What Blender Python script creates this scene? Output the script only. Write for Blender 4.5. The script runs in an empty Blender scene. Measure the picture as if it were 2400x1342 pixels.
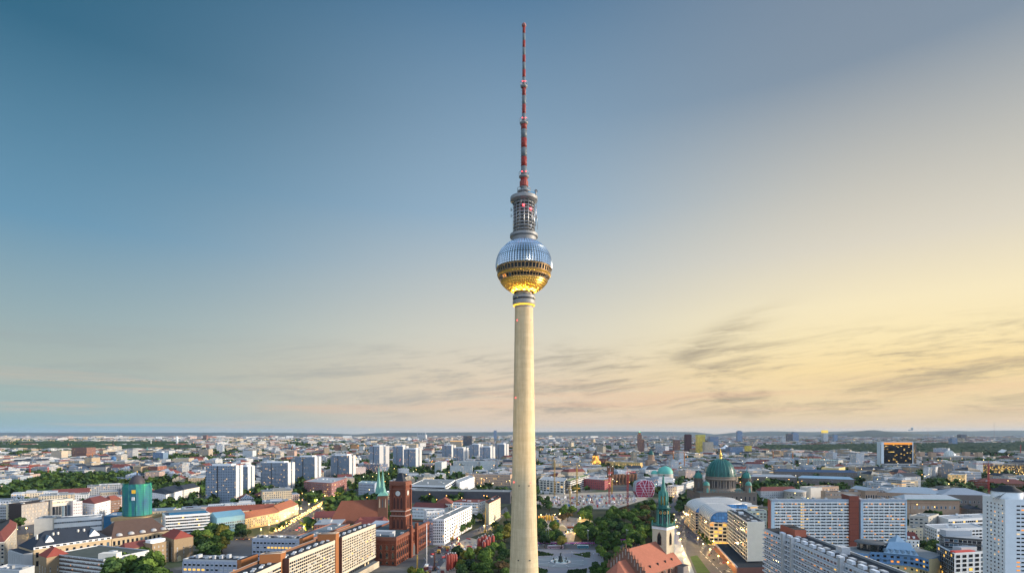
import bpy, math, random, hashlib
from math import sin, cos, pi, sqrt, atan2, radians, floor
from mathutils import Vector, Matrix, noise
R = random.Random(11)
S = bpy.context.scene
C = S.collection
# ------------------------------------------------------------------ camera, sky, sun, exposure
F, HZ, EYE = 1280.0, 1013.0, 125.0          # focal length and horizon row in photo pixels, eye height in metres
cam_d = bpy.data.cameras.new("camera"); cam = bpy.data.objects.new("camera", cam_d); C.objects.link(cam)
cam.location = (0, 0, EYE); cam.rotation_euler = (radians(90), 0, 0)
cam_d.sensor_width = 36; cam_d.lens = 36 * F / 2400; cam_d.shift_y = (HZ - 671) / 2400
cam_d.clip_start = 1; cam_d.clip_end = 120000
S.camera = cam
S.view_settings.view_transform = 'Standard'; S.view_settings.look = 'None'
S.view_settings.exposure = 0.7; S.view_settings.gamma = 1; S.view_settings.use_curve_mapping = False
S.cycles.max_bounces = 6; S.cycles.diffuse_bounces = 3; S.cycles.glossy_bounces = 3
S.cycles.volume_bounces = 0; S.cycles.transparent_max_bounces = 6
S.cycles.sample_clamp_indirect = 4.0

def lin(r, g, b):
    return tuple(((c / 255 + .055) / 1.055) ** 2.4 if c > 10 else c / 255 / 12.92 for c in (r, g, b))
class NT:
    """small helper for node trees"""
    def __init__(s, tree): s.t = tree; s.n = tree.nodes; s.l = tree.links
    def new(s, typ, **kw):
        n = s.n.new(typ)
        for k, v in kw.items(): setattr(n, k, v)
        return n
    def put(s, sock, v):
        if isinstance(v, bpy.types.NodeSocket): s.l.new(v, sock)
        else: sock.default_value = v
    def m(s, op, a, b=0.0, c=0.0, clamp=False):
        n = s.n.new('ShaderNodeMath'); n.operation = op; n.use_clamp = clamp
        s.put(n.inputs[0], a); s.put(n.inputs[1], b); s.put(n.inputs[2], c)
        return n.outputs[0]
    def mix(s, f, a, b, typ='MIX'):
        n = s.n.new('ShaderNodeMix'); n.data_type = 'RGBA'; n.blend_type = typ
        s.put(n.inputs[0], f)
        for i, v in ((6, a), (7, b)): s.put(n.inputs[i], v if isinstance(v, bpy.types.NodeSocket) else (*v[:3], 1))
        return n.outputs[2]
    def ramp(s, f, stops, interp='LINEAR'):
        n = s.n.new('ShaderNodeValToRGB'); cr = n.color_ramp; cr.interpolation = interp
        while len(cr.elements) < len(stops): cr.elements.new(.5)
        for e, (p, c) in zip(cr.elements, stops): e.position = p; e.color = (*c, 1) if len(c) == 3 else c
        s.put(n.inputs[0], f); return n.outputs[0]
    def step(s, f, a, b):
        n = s.n.new('ShaderNodeMapRange'); n.interpolation_type = 'SMOOTHSTEP'
        s.put(n.inputs[0], f); n.inputs[1].default_value = a; n.inputs[2].default_value = b
        return n.outputs[0]
    def noise(s, vec, scale, detail=3, rough=.5, dims='3D'):
        n = s.n.new('ShaderNodeTexNoise'); n.noise_dimensions = dims
        if vec is not None: s.l.new(vec, n.inputs['Vector'])
        n.inputs['Scale'].default_value = scale; n.inputs['Detail'].default_value = detail; n.inputs['Roughness'].default_value = rough
        return n.outputs[0]
    def comb(s, x, y, z):
        n = s.n.new('ShaderNodeCombineXYZ')
        for i, v in enumerate((x, y, z)): s.put(n.inputs[i], v)
        return n.outputs[0]
    def sep(s, v):
        n = s.n.new('ShaderNodeSeparateXYZ'); s.l.new(v, n.inputs[0]); return n.outputs

SUN_EL, SUN_AZ = 13.0, 88.0               # sunset side: the sun stands to the side of the view, measured from +Y towards +X
W = bpy.data.worlds.new("World"); S.world = W; W.use_nodes = True
SKYK = 2 ** -.7                           # keeps the visible sky at the photograph's values under the exposure above
def make_sky():
    k = NT(W.node_tree); k.n.clear()
    out = k.new('ShaderNodeOutputWorld'); bg = k.new('ShaderNodeBackground'); k.l.new(bg.outputs[0], out.inputs[0])
    x, y, z = k.sep(k.new('ShaderNodeTexCoord').outputs['Generated'])
    hor = k.m('MAXIMUM', k.m('SQRT', k.m('ADD', k.m('MULTIPLY', x, x), k.m('MULTIPLY', y, y))), .02)
    p = k.m('MAXIMUM', k.m('DIVIDE', z, hor), 0.0)           # tangent of the elevation
    pr = k.m('MINIMUM', p, 1.0)
    sx = k.m('DIVIDE', x, hor)                               # sine of the azimuth
    L = lambda *c: tuple(v * SKYK for v in lin(*c))
    left = k.ramp(pr, [(0, L(146, 178, 186)), (.035, L(158, 183, 182)), (.1, L(170, 182, 176)), (.17, L(150, 174, 180)), (.3, L(106, 152, 180)), (.577, L(54, 106, 135)), (1, L(38, 88, 119))])
    cen = k.ramp(pr, [(0, L(218, 203, 186)), (.04, L(230, 206, 180)), (.1, L(228, 211, 186)), (.18, L(217, 213, 198)), (.4, L(152, 179, 200)), (.79, L(90, 128, 160)), (1, L(78, 118, 152))])
    righ = k.ramp(pr, [(0, L(224, 203, 178)), (.03, L(236, 211, 170)), (.1, L(253, 225, 166)), (.15, L(254, 234, 184)), (.2, L(251, 235, 194)), (.292, L(224, 216, 198)), (.577, L(134, 150, 166)), (1, L(106, 128, 154))])
    col = k.mix(k.step(sx, -.72, .02), left, cen)
    col = k.mix(k.step(sx, -.04, .6), col, righ)
    # thin evening clouds low over the horizon
    wv = k.comb(k.m('MULTIPLY', sx, 2.6), k.m('ADD', k.m('MULTIPLY', p, 24), k.m('MULTIPLY', sx, -1.2)), 0)
    warp = k.noise(k.comb(k.m('MULTIPLY', sx, 5), k.m('MULTIPLY', p, 14), 3.1), 1.0, 2)
    n1 = k.noise(k.comb(k.m('ADD', k.m('MULTIPLY', sx, 3.8), warp), k.m('ADD', k.m('MULTIPLY', p, 27), k.m('ADD', k.m('MULTIPLY', warp, .8), k.m('MULTIPLY', sx, -2.2))), 1.7), 1.9, 10, .68)
    band = k.m('MULTIPLY', k.step(p, .004, .05), k.m('SUBTRACT', 1.0, k.step(p, .115, .19)))
    side = k.m('MULTIPLY_ADD', k.step(sx, -.55, .15), .6, .4)
    cl = k.m('MULTIPLY', k.m('MULTIPLY', k.step(n1, .42, .74), band), k.m('MULTIPLY', side, .95))
    fx = k.m('SUBTRACT', sx, .335); ft = k.m('DIVIDE', k.m('SUBTRACT', k.m('SUBTRACT', p, .150), k.m('MULTIPLY', fx, .5)), .022)
    fe = k.m('EXPONENT', k.m('MULTIPLY', k.m('ADD', k.m('MULTIPLY', ft, ft), k.m('POWER', k.m('ABSOLUTE', k.m('DIVIDE', fx, .075)), 2.0)), -1.0))
    cl = k.m('MAXIMUM', cl, k.m('MULTIPLY', k.m('MULTIPLY', fe, k.step(n1, .34, .62)), .9))      # one feathered cloud
    ccol = k.mix(k.step(sx, -.5, .5), L(156, 164, 166), L(172, 158, 134))
    col = k.mix(cl, col, ccol)
    pk = k.noise(k.comb(k.m('MULTIPLY', sx, 1.6), k.m('MULTIPLY', p, 34), 8.3), 1.6, 4, .55)
    col = k.mix(k.m('MULTIPLY', k.m('MULTIPLY', k.step(pk, .5, .7), .35), k.m('SUBTRACT', 1.0, k.step(p, .05, .12))), col, L(236, 190, 160))
    # the unseen half of the sky behind the viewer, brightened to light the building fronts
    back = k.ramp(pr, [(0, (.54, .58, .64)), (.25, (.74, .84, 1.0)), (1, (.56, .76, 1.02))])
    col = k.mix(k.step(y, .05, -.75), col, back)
    top = k.step(z, .62, .98)
    col = k.mix(top, col, (.45, .60, .84))
    sky = k.new('ShaderNodeTexSky'); sky.sky_type = 'NISHITA'; sky.sun_disc = False
    sky.sun_elevation = radians(SUN_EL); sky.sun_rotation = radians(SUN_AZ)
    nis = k.mix(1.0, sky.outputs[0], (.06, .06, .06), 'MULTIPLY')
    col = k.mix(.03, col, nis)
    below = k.step(z, -.002, -.05)
    col = k.mix(below, col, (.10, .13, .16))
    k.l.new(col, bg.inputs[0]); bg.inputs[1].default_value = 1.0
make_sky()
sun_d = bpy.data.lights.new("sun", 'SUN'); sun = bpy.data.objects.new("sun", sun_d); C.objects.link(sun)
sun_d.energy = 4.3; sun_d.angle = radians(8); sun_d.color = (1.0, .84, .66)
_e, _a = radians(SUN_EL), radians(SUN_AZ)
sun.rotation_euler = Vector((-cos(_e) * sin(_a), -cos(_e) * cos(_a), -sin(_e))).to_track_quat('-Z', 'Y').to_euler()
# ------------------------------------------------------------------ helpers
def at(px, py, z=0.0):
    """photo pixel + height -> point in the world"""
    D = F * (EYE - z) / (py - HZ)
    return Vector(((px - 1200) / F * D, D, z))
def atd(px, D, z=0.0): return Vector(((px - 1200) / F * D, D, z))
def zat(py, D): return EYE - (py - HZ) * D / F
def pix(v):
    return (1200 + v[0] / v[1] * F, HZ + (EYE - v[2]) / v[1] * F)

MATS = {}
def mat(name, rgb, rough=.8, metal=0.0, var=.16, scale=.25, orand=.0, spec=.3, bump=0.0):
    if name in MATS: return MATS[name]
    m = bpy.data.materials.new(name); m.use_nodes = True; MATS[name] = m
    k = NT(m.node_tree); b = k.n['Principled BSDF']
    b.inputs['Roughness'].default_value = rough; b.inputs['Metallic'].default_value = metal
    b.inputs['Specular IOR Level'].default_value = spec
    tc = k.new('ShaderNodeNewGeometry').outputs['Position']
    n1 = k.noise(tc, scale, 4, .6); n2 = k.noise(tc, scale * .13, 2)
    f = k.m('ADD', k.m('MULTIPLY', n1, .6), k.m('MULTIPLY', n2, .4))
    v = k.m('MULTIPLY_ADD', k.m('SUBTRACT', f, .5), var * 3.2, 1.0)
    if orand:
        v = k.m('MULTIPLY', v, k.m('MULTIPLY_ADD', k.new('ShaderNodeObjectInfo').outputs['Random'], orand, 1 - orand / 2))
    col = k.mix(1.0, rgb, k.comb(v, v, v), 'MULTIPLY')
    k.l.new(col, b.inputs['Base Color'])
    if bump:
        bn = k.new('ShaderNodeBump'); bn.inputs['Strength'].default_value = bump; k.l.new(n1, bn.inputs['Height']); k.l.new(bn.outputs[0], b.inputs['Normal'])
    return m
def glow(name, rgb, s):
    if name in MATS: return MATS[name]
    m = bpy.data.materials.new(name); m.use_nodes = True; MATS[name] = m
    b = m.node_tree.nodes['Principled BSDF']; b.inputs['Base Color'].default_value = (*[c * .3 for c in rgb], 1)
    b.inputs['Emission Color'].default_value = (*rgb, 1); b.inputs['Emission Strength'].default_value = s
    return m
def facade(name, wall, bay=3.2, flr=3.2, ww=.5, wh=.5, glass=(.014, .022, .034), lit=.05, rough=.8, base=0.0, band=None, top=1e9, litcol=(1, .46, .10), lits=.7, orand=.3):
    """wall with window openings laid out in metres on the UV map (u along the wall, v up)"""
    if name in MATS: return MATS[name]
    m = bpy.data.materials.new(name); m.use_nodes = True; MATS[name] = m
    k = NT(m.node_tree); b = k.n['Principled BSDF']
    uv = k.new('ShaderNodeUVMap').outputs[0]; u, v, _ = k.sep(uv)
    uu = k.m('DIVIDE', u, bay); vv = k.m('DIVIDE', k.m('SUBTRACT', v, base), flr)
    fu = k.m('FRACT', uu); fv = k.m('FRACT', vv)
    def inside(f, w, off=.5): return k.m('LESS_THAN', k.m('ABSOLUTE', k.m('SUBTRACT', f, off)), w / 2)
    win = k.m('MULTIPLY', inside(fu, ww), inside(fv, wh, .52))
    win = k.m('MULTIPLY', win, k.m('GREATER_THAN', v, base))
    if top < 1e8: win = k.m('MULTIPLY', win, k.m('LESS_THAN', v, top))
    oi = k.new('ShaderNodeObjectInfo').outputs['Random']
    wn = k.new('ShaderNodeTexWhiteNoise'); wn.noise_dimensions = '3D'
    k.l.new(k.comb(k.m('FLOOR', uu), k.m('FLOOR', vv), k.m('MULTIPLY', oi, 91.7)), wn.inputs[0])
    r = wn.outputs[0]; rc = wn.outputs[1]
    islit = k.m('MULTIPLY', win, k.m('LESS_THAN', r, lit))
    pos = k.new('ShaderNodeNewGeometry').outputs['Position']
    g = k.m('MULTIPLY_ADD', k.noise(pos, .22, 4, .6), .34, .83)
    g = k.m('MULTIPLY', g, k.m('MULTIPLY_ADD', oi, orand, 1 - orand / 2))
    wc = k.mix(1.0, wall, k.comb(g, g, g), 'MULTIPLY')
    if band: wc = k.mix(k.m('LESS_THAN', fv, .12), wc, band)
    gc = k.mix(k.m('MULTIPLY', r, .8), glass, (glass[0] * 2.4 + .02, glass[1] * 2.4 + .03, glass[2] * 2.4 + .045))
    k.l.new(k.mix(win, wc, gc), b.inputs['Base Color'])
    k.l.new(k.m('MULTIPLY_ADD', win, .18 - rough, rough), b.inputs['Roughness'])
    lc = k.mix(k.sep(rc)[1], litcol, (1, .68, .25))
    k.l.new(lc, b.inputs['Emission Color'])
    k.l.new(k.m('MULTIPLY', islit, k.m('MULTIPLY_ADD', k.sep(rc)[2], lits, lits * .4)), b.inputs['Emission Strength'])
    return m

class MB:
    """collects faces (with metre UVs) and builds ONE mesh object"""
    def __init__(s): s.v = []; s.ix = {}; s.f = []; s.mi = []; s.uv = []; s.sm = []; s.mats = []
    def vid(s, p):
        key = (round(p[0] * 500), round(p[1] * 500), round(p[2] * 500))
        i = s.ix.get(key)
        if i is None: i = s.ix[key] = len(s.v); s.v.append((p[0], p[1], p[2]))
        return i
    def face(s, pts, m, uvs=None, smooth=False):
        ids = [s.vid(p) for p in pts]; use = []
        for j, i in enumerate(ids):
            if not use or ids[use[-1]] != i: use.append(j)
        if len(use) > 2 and ids[use[0]] == ids[use[-1]]: use.pop()
        if len(use) < 3 or len({ids[j] for j in use}) < len(use): return
        if m not in s.mats: s.mats.append(m)
        s.f.append([ids[j] for j in use]); s.mi.append(s.mats.index(m)); s.sm.append(smooth)
        for j in use: s.uv.extend(uvs[j] if uvs else (pts[j][0], pts[j][1]))
    def wall(s, a, b, z0, z1, m, u0=0.0):
        """vertical quad, a->b runs left to right seen from outside"""
        L = sqrt((b[0] - a[0]) ** 2 + (b[1] - a[1]) ** 2)
        s.face([(a[0], a[1], z0), (b[0], b[1], z0), (b[0], b[1], z1), (a[0], a[1], z1)], m, [(u0, z0), (u0 + L, z0), (u0 + L, z1), (u0, z1)])
        return u0 + L
    def prism(s, poly, z0, z1, wm, rm=None, bottom=False):
        """poly counter-clockwise seen from above"""
        if area(poly) < 0: poly = poly[::-1]
        u = 0.0
        for i in range(len(poly)): u = s.wall(poly[i], poly[(i + 1) % len(poly)], z0, z1, wm, u)
        if rm: s.face([(p[0], p[1], z1) for p in poly], rm)
        if bottom: s.face([(p[0], p[1], z0) for p in poly[::-1]], rm or wm)
    def box(s, c, d, m, rz=0.0, top=None):
        """c: centre of the bottom, d: sizes"""
        ca, sa = cos(rz), sin(rz); hx, hy = d[0] / 2, d[1] / 2
        P = [(c[0] + x * ca - y * sa, c[1] + x * sa + y * ca) for x, y in ((-hx, -hy), (hx, -hy), (hx, hy), (-hx, hy))]
        s.prism(P, c[2], c[2] + d[2], m, top or m, True)
    def tube(s, a, b, r, m, n=6, r2=None, cap=True, smooth=True):
        a, b = Vector(a), Vector(b); d = (b - a); r2 = r if r2 is None else r2
        q = d.to_track_quat('Z', 'Y'); X, Y = q @ Vector((1, 0, 0)), q @ Vector((0, 1, 0))
        A = [a + X * r * cos(2 * pi * i / n) + Y * r * sin(2 * pi * i / n) for i in range(n)]
        B = [b + X * r2 * cos(2 * pi * i / n) + Y * r2 * sin(2 * pi * i / n) for i in range(n)]
        for i in range(n): j = (i + 1) % n; s.face([A[i], A[j], B[j], B[i]], m, smooth=smooth)
        if cap: s.face(B, m); s.face(A[::-1], m)
    def lathe(s, prof, m, n=32, c=(0, 0, 0), smooth=True, a0=0.0, mats=None):
        rings = [[(c[0] + r * cos(a0 + 2 * pi * i / n), c[1] + r * sin(a0 + 2 * pi * i / n), c[2] + z) for i in range(n)] for r, z in prof]
        for k in range(len(prof) - 1):
            mm = mats[k] if mats else m
            for i in range(n):
                j = (i + 1) % n; w = 2 * pi * max(prof[k][0], .1) / n
                s.face([rings[k][i], rings[k][j], rings[k + 1][j], rings[k + 1][i]], mm, [(i * w, prof[k][1]), (i * w + w, prof[k][1]), (i * w + w, prof[k + 1][1]), (i * w, prof[k + 1][1])], smooth)
    def hip(s, P, z, h, m, inset=None, over=.5, gm=None):
        """pitched roof on a four-cornered plan P (counter-clockwise); inset 0 = gables"""
        if area(P) < 0: P = P[::-1]
        P = [Vector((p[0], p[1], 0)) for p in P]
        if (P[1] - P[0]).length < (P[2] - P[1]).length: P = P[1:] + P[:1]
        cx = sum(P, Vector()) / 4
        P = [cx + (p - cx) * (1 + over / max(1, (p - cx).length)) for p in P]
        a, b, c, d = P; e0 = (d + a) / 2; e1 = (b + c) / 2; L = (e1 - e0).length; dr = (e1 - e0) / L
        ins = (d - a).length / 2 if inset is None else inset
        ins = min(ins, L * .49); r0 = e0 + dr * ins; r1 = e1 - dr * ins
        V = lambda p, zz: (p.x, p.y, zz)
        s.face([V(a, z), V(b, z), V(r1, z + h), V(r0, z + h)], m); s.face([V(c, z), V(d, z), V(r0, z + h), V(r1, z + h)], m)
        s.face([V(b, z), V(c, z), V(r1, z + h)], gm or m); s.face([V(d, z), V(a, z), V(r0, z + h)], gm or m)
        s.face([V(d, z), V(c, z), V(b, z), V(a, z)], m)
        return V(r0, z + h), V(r1, z + h)
    def mesh(s, name, off=(0, 0, 0)):
        me = bpy.data.meshes.new(name)
        me.from_pydata([(v[0] - off[0], v[1] - off[1], v[2] - off[2]) for v in s.v], [], s.f)
        for m in s.mats: me.materials.append(m)
        me.polygons.foreach_set('material_index', s.mi); me.polygons.foreach_set('use_smooth', s.sm)
        ul = me.uv_layers.new(name='UVMap'); ul.data.foreach_set('uv', s.uv)
        me.update(); return me
    def build(s, name, parent=None, off=None, **tags):
        if not s.f: return None
        o0 = off if off is not None else (parent.location if parent else (0, 0, 0))
        o = bpy.data.objects.new(name, s.mesh(name, o0)); C.objects.link(o)
        if parent: o.parent = parent
        elif off is not None: o.location = off
        for k, v in tags.items(): o[k] = v
        return o
def area(P): return sum(P[i][0] * P[(i + 1) % len(P)][1] - P[(i + 1) % len(P)][0] * P[i][1] for i in range(len(P))) / 2
def thing(name, label, cat, loc, group=None):
    o = bpy.data.objects.new(name, None); C.objects.link(o); o.location = loc; o.empty_display_size = .1
    o['label'] = label; o['category'] = cat
    if group: o['group'] = group
    return o
def tag(o, label, cat, group=None):
    o['label'] = label; o['category'] = cat
    if group: o['group'] = group
    return o
def struct(o): o['kind'] = 'structure'; return o
def kids(o): return list(o.children)
def dup(root, loc, rz=0.0, sc=1.0, label=None, group=None):
    r = root.copy(); C.objects.link(r); r.location = loc; r.rotation_euler = (0, 0, rz); r.scale = (sc, sc, sc) if not isinstance(sc, tuple) else sc
    if label: r['label'] = label
    if group: r['group'] = group
    for ch in KIDS(root):
        c = ch.copy(); C.objects.link(c); c.parent = r
    return r
_kc = {}
def KIDS(o):
    if o.name not in _kc: _kc[o.name] = list(o.children)
    return _kc[o.name]
# keep-out footprints (world) and protected picture rectangles for the infill
KEEP, PROT, ANCH = [], [], []
def keep(poly, grow=3.0):
    cx = sum(p[0] for p in poly) / len(poly); cy = sum(p[1] for p in poly) / len(poly)
    out = []
    for p in poly:
        dx, dy = p[0] - cx, p[1] - cy; L = max(.1, sqrt(dx * dx + dy * dy)); out.append((p[0] + dx / L * grow, p[1] + dy / L * grow))
    xs = [p[0] for p in out]; ys = [p[1] for p in out]
    KEEP.append((min(xs), max(xs), min(ys), max(ys), out))
def inpoly(x, y, P):
    c = False; j = len(P) - 1
    for i in range(len(P)):
        if (P[i][1] > y) != (P[j][1] > y) and x < (P[j][0] - P[i][0]) * (y - P[i][1]) / (P[j][1] - P[i][1]) + P[i][0]: c = not c
        j = i
    return c
def free(x, y):
    for a, b, c, d, P in KEEP:
        if a <= x <= b and c <= y <= d and inpoly(x, y, P): return False
    return True
def poly_ok(P):
    n = len(P)
    for i in range(n):
        a, b = P[i], P[(i + 1) % n]
        for t in (0, .33, .66):
            if not free(a[0] + (b[0] - a[0]) * t, a[1] + (b[1] - a[1]) * t): return False
    return free(sum(p[0] for p in P) / n, sum(p[1] for p in P) / n)
def protect(x0, x1, y0, y1, D): PROT.append((x0, x1, y0, y1, D))
def anchor(px, py, D, phrase): ANCH.append((px, py, D, phrase))

# ------------------------------------------------------------------ windows
PANE = {
 'dark': mat('window glass dark', (.010, .015, .024), .12, 0, .3, .5, spec=.4),
 'blue': mat('window glass sky', (.07, .12, .17), .1, 0, .3, .5, spec=.8),
 'curtain': mat('window with curtain', (.34, .36, .37), .5, 0, .2, .5),
 'lit': glow('window lit orange', (1.0, .36, .06), .62),
 'gold': glow('window lit yellow', (1.0, .56, .10), .72),
 'pale': glow('window lit pale', (1.0, .74, .40), .5)}
FRAME_W = mat('window frame white', (.62, .63, .64), .6)
FRAME_D = mat('window frame dark', (.07, .075, .08), .6)
_wm = {}
def win_mesh(w, h, kind, fr):
    key = (round(w, 2), round(h, 2), kind, fr.name)
    if key in _wm: return _wm[key]
    b = MB(); t = min(.14, w * .08); d = .14; p = PANE[kind]
    X, Z = w / 2, h / 2
    o = [(-X, -d, -Z), (X, -d, -Z), (X, -d, Z), (-X, -d, Z)]; bk = [(q[0], 0, q[2]) for q in o]
    i = [(-X + t, -d, -Z + t), (X - t, -d, -Z + t), (X - t, -d, Z - t), (-X + t, -d, Z - t)]; r = [(q[0], -.05, q[2]) for q in i]
    for k in range(4):
        j = (k + 1) % 4
        b.face([o[k], o[j], i[j], i[k]], fr); b.face([bk[k], bk[j], o[j], o[k]], fr); b.face([i[k], i[j], r[j], r[k]], fr)
    b.face(r, p)
    _wm[key] = b.mesh('window'); return _wm[key]
def pick(kinds):
    t = R.random() * sum(kinds.values())
    for k, v in kinds.items():
        t -= v
        if t <= 0: return k
    return k
K_RES = dict(dark=.68, blue=.14, curtain=.13, lit=.03, gold=.02)
K_OFF = dict(dark=.77, blue=.17, curtain=.03, gold=.03)
K_DRK = dict(dark=.9, blue=.1)
K_LIT = dict(dark=.3, gold=.45, lit=.2, pale=.05)
WINS = {}
def add_win(root, c, t, w, h, kind, fr=FRAME_W): WINS.setdefault(root.name, (root, []))[1].append((c, t, w, h, kind, fr))
def win_row(root, a, b, z0, z1, cols, rows, ww, wh, kinds=K_RES, fr=FRAME_W, m0=.0, m1=.0, sink=0.0, skip=None):
    """grid of windows on the wall a->b (left to right seen from outside)"""
    a = Vector((a[0], a[1], 0)); b = Vector((b[0], b[1], 0)); L = (b - a).length; t = (b - a) / L; n = Vector((t.y, -t.x, 0))
    for i in range(cols):
        s = m0 + (L - m0 - m1) * (i + .5) / cols
        for j in range(rows):
            if skip and skip(i, j): continue
            z = z0 + (z1 - z0) * (j + .5) / rows
            kd = kinds(i, j) if callable(kinds) else pick(kinds)
            add_win(root, a + t * s + n * .01 + Vector((0, 0, z)), t, ww, wh, kd, fr)
def flush_windows(limit=100):
    for root, L in WINS.values():
        L.sort(key=lambda w: (w[0] - Vector((0, 0, EYE))).length)
        rest = MB()
        for n, (c, t, w, h, kind, fr) in enumerate(L):
            if n < limit:
                o = bpy.data.objects.new('window', win_mesh(w, h, kind, fr)); C.objects.link(o); o.parent = root
                o.location = c - root.location; o.rotation_euler = (0, 0, atan2(t.y, t.x))
            else:
                n_ = Vector((t.y, -t.x, 0)) * .1; X = t * (w / 2); Z = Vector((0, 0, h / 2)); e = t * .1; ez = Vector((0, 0, .1))
                rest.face([c - X - Z + n_, c + X - Z + n_, c + X + Z + n_, c - X + Z + n_], fr)
                n2 = n_ * 1.4
                rest.face([c - X + e - Z + ez + n2, c + X - e - Z + ez + n2, c + X - e + Z - ez + n2, c - X + e + Z - ez + n2], PANE[kind])
        if rest.f: rest.build('window', root, kind='stuff')

# ------------------------------------------------------------------ common materials
WHITE = mat('white render', (.72, .74, .76), .8)
OFFW = mat('off white render', (.68, .64, .57), .8)
CREAM = mat('cream render', (.66, .57, .41), .8)
GREYL = mat('light grey concrete', (.42, .44, .46), .85)
GREYM = mat('mid grey concrete', (.25, .27, .29), .85)
GREYD = mat('dark grey', (.08, .09, .10), .8)
BLUEG = mat('blue grey render', (.30, .37, .46), .8)
ROOFD = mat('roof felt dark', (.022, .028, .035), .9, var=.35, scale=.3)
ROOFG = mat('roof felt grey', (.17, .19, .20), .9, var=.3, scale=.3)
ROOFL = mat('roof light grey', (.29, .32, .35), .8, var=.25, scale=.2)
SLATE = mat('slate roof', (.022, .030, .045), .7, var=.25, scale=.5)
TILE = mat('red roof tiles', (.20, .062, .043), .85, var=.3, scale=.35)
TILEO = mat('orange roof tiles', (.27, .10, .056), .85, var=.25, scale=.35)
TILED = mat('dark red roof tiles', (.15, .045, .04), .85, var=.3, scale=.4)
BRICK = mat('dark red brick', (.185, .052, .030), .85, var=.28, scale=.5)
BRICKO = mat('orange brick', (.40, .150, .055), .85, var=.2, scale=.5)
BRICKB = mat('brown brick', (.17, .085, .05), .85, var=.25, scale=.5)
SAND = mat('sandstone', (.40, .28, .20), .85, var=.22)
STONE = mat('dark weathered stone', (.15, .13, .12), .85, var=.35, scale=.3)
COPPER = mat('green copper', (.065, .24, .20), .6, var=.3, scale=.4)
COPPERD = mat('dark green copper', (.014, .095, .085), .5, var=.35, scale=.5)
GOLD = mat('gilding', (.85, .52, .12), .35, .7, var=.1)
STEEL = mat('steel', (.45, .47, .5), .4, .8)
ALU = mat('rooftop sheet metal', (.45, .48, .52), .5, .2)
GLASSB = mat('blue curtain glass', (.03, .13, .26), .1, 0, .3, .3, spec=.9)
GLASSD = mat('dark curtain glass', (.010, .015, .02), .12, 0, .3, .3, spec=.8)

# ------------------------------------------------------------------ blocks
def plan(pts, H, depth=None):
    P = [at(x, y, H) for x, y in pts]
    if depth is None and len(P) == 3: return P + [P[0] + P[2] - P[1]]
    t = (P[-1] - P[0]).normalized(); n = Vector((-t.y, t.x, 0))
    return P + [p + n * (depth or 14) for p in reversed(P)]
def units(root, P, H, n, seed=0, m=None):
    """sheds, vents and skylights standing on a flat roof"""
    r = random.Random(seed); o, ux, uy = P[0], P[1] - P[0], P[-1] - P[0]
    if len(P) != 4: o, ux, uy = P[0], P[len(P) // 2 - 1] - P[0], P[-1] - P[0]
    rz = atan2(ux.y, ux.x); rf = next((c for c in root.children if c.name.startswith('roof')), root)
    for i in range(n):
        a, b = (i + .3 + .4 * r.random()) / n, .3 + .4 * r.random()
        c = o + ux * a + uy * b; w = min(ux.length / n * .5, 1.5 + 5 * r.random()); d = min(uy.length * .35, 1.5 + 3.5 * r.random())
        k = MB(); k.box((c.x, c.y, H + .02), (max(w, .8), max(d, .8), .7 + 2.0 * r.random() ** 2), m or r.choice([ALU, GREYL, GREYM, WHITE]), rz)
        k.build('rooftop_unit', rf, root.location)
def blk(name, label, cat, H, pts, wall=WHITE, roof=ROOFD, depth=None, wins=(), group=None, nu=3, par=.7, z0=0.0, phrase=None, hip=None, prot=True, rim=None, keepit=True):
    """a building from the roof-edge pixels of its visible walls (left to right)"""
    P = plan(pts, H, depth); P2 = [Vector((p.x, p.y, 0)) for p in P]
    c = sum(P2, Vector()) / len(P2); root = thing(name, label, cat, (c.x, c.y, 0), group)
    w = MB(); w.prism(P2, z0, H, wall); w.build('wall', root)
    k = MB()
    if hip:
        h, mt, ins = hip; k.hip(P2, H, h, mt, ins)
    else:
        k.face([(p.x, p.y, H - .05) for p in (P2 if area(P2) > 0 else P2[::-1])], roof)
    k.build('roof', root)
    if not hip and par:
        b = MB(); Q = P2 if area(P2) > 0 else P2[::-1]; cc = c
        I = [p + (cc - p).normalized() * .7 for p in Q]; n = len(Q); pm = rim or wall
        for i in range(n):
            j = (i + 1) % n
            O = [p + (p - cc).normalized() * .12 for p in (Q[i], Q[j])]
            b.face([(O[0].x, O[0].y, H - .4), (O[1].x, O[1].y, H - .4), (O[1].x, O[1].y, H + par), (O[0].x, O[0].y, H + par)], pm)
            b.face([(O[0].x, O[0].y, H + par), (O[1].x, O[1].y, H + par), (I[j].x, I[j].y, H + par), (I[i].x, I[i].y, H + par)], pm)
            b.face([(I[j].x, I[j].y, H - .04), (I[i].x, I[i].y, H - .04), (I[i].x, I[i].y, H + par), (I[j].x, I[j].y, H + par)], pm)
        b.build('parapet', root)
        if nu: units(root, P2, H, nu, int(pts[0][0] * 7 + pts[0][1]))
    for e in wins:
        i, cols, rows, ww, wh = e[:5]; o = dict(e[5]) if len(e) > 5 else {}
        za, zb = o.pop('z', (2.0 + z0, H - 1.0))
        win_row(root, P2[i], P2[i + 1], za, zb, cols, rows, ww, wh, **o)
    if keepit: keep([(p.x, p.y) for p in P2], 5)
    xs = [x for x, y in pts]; ys = [y for x, y in pts]
    D = min(p.y for p in P)
    if prot: protect(min(xs), max(xs), min(ys) - 4, HZ + F * EYE / D - (0 if prot is True else prot), D)
    if phrase: anchor(sum(xs) / len(xs), sum(ys) / len(ys) + 8, D, phrase)
    return root, P2
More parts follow.
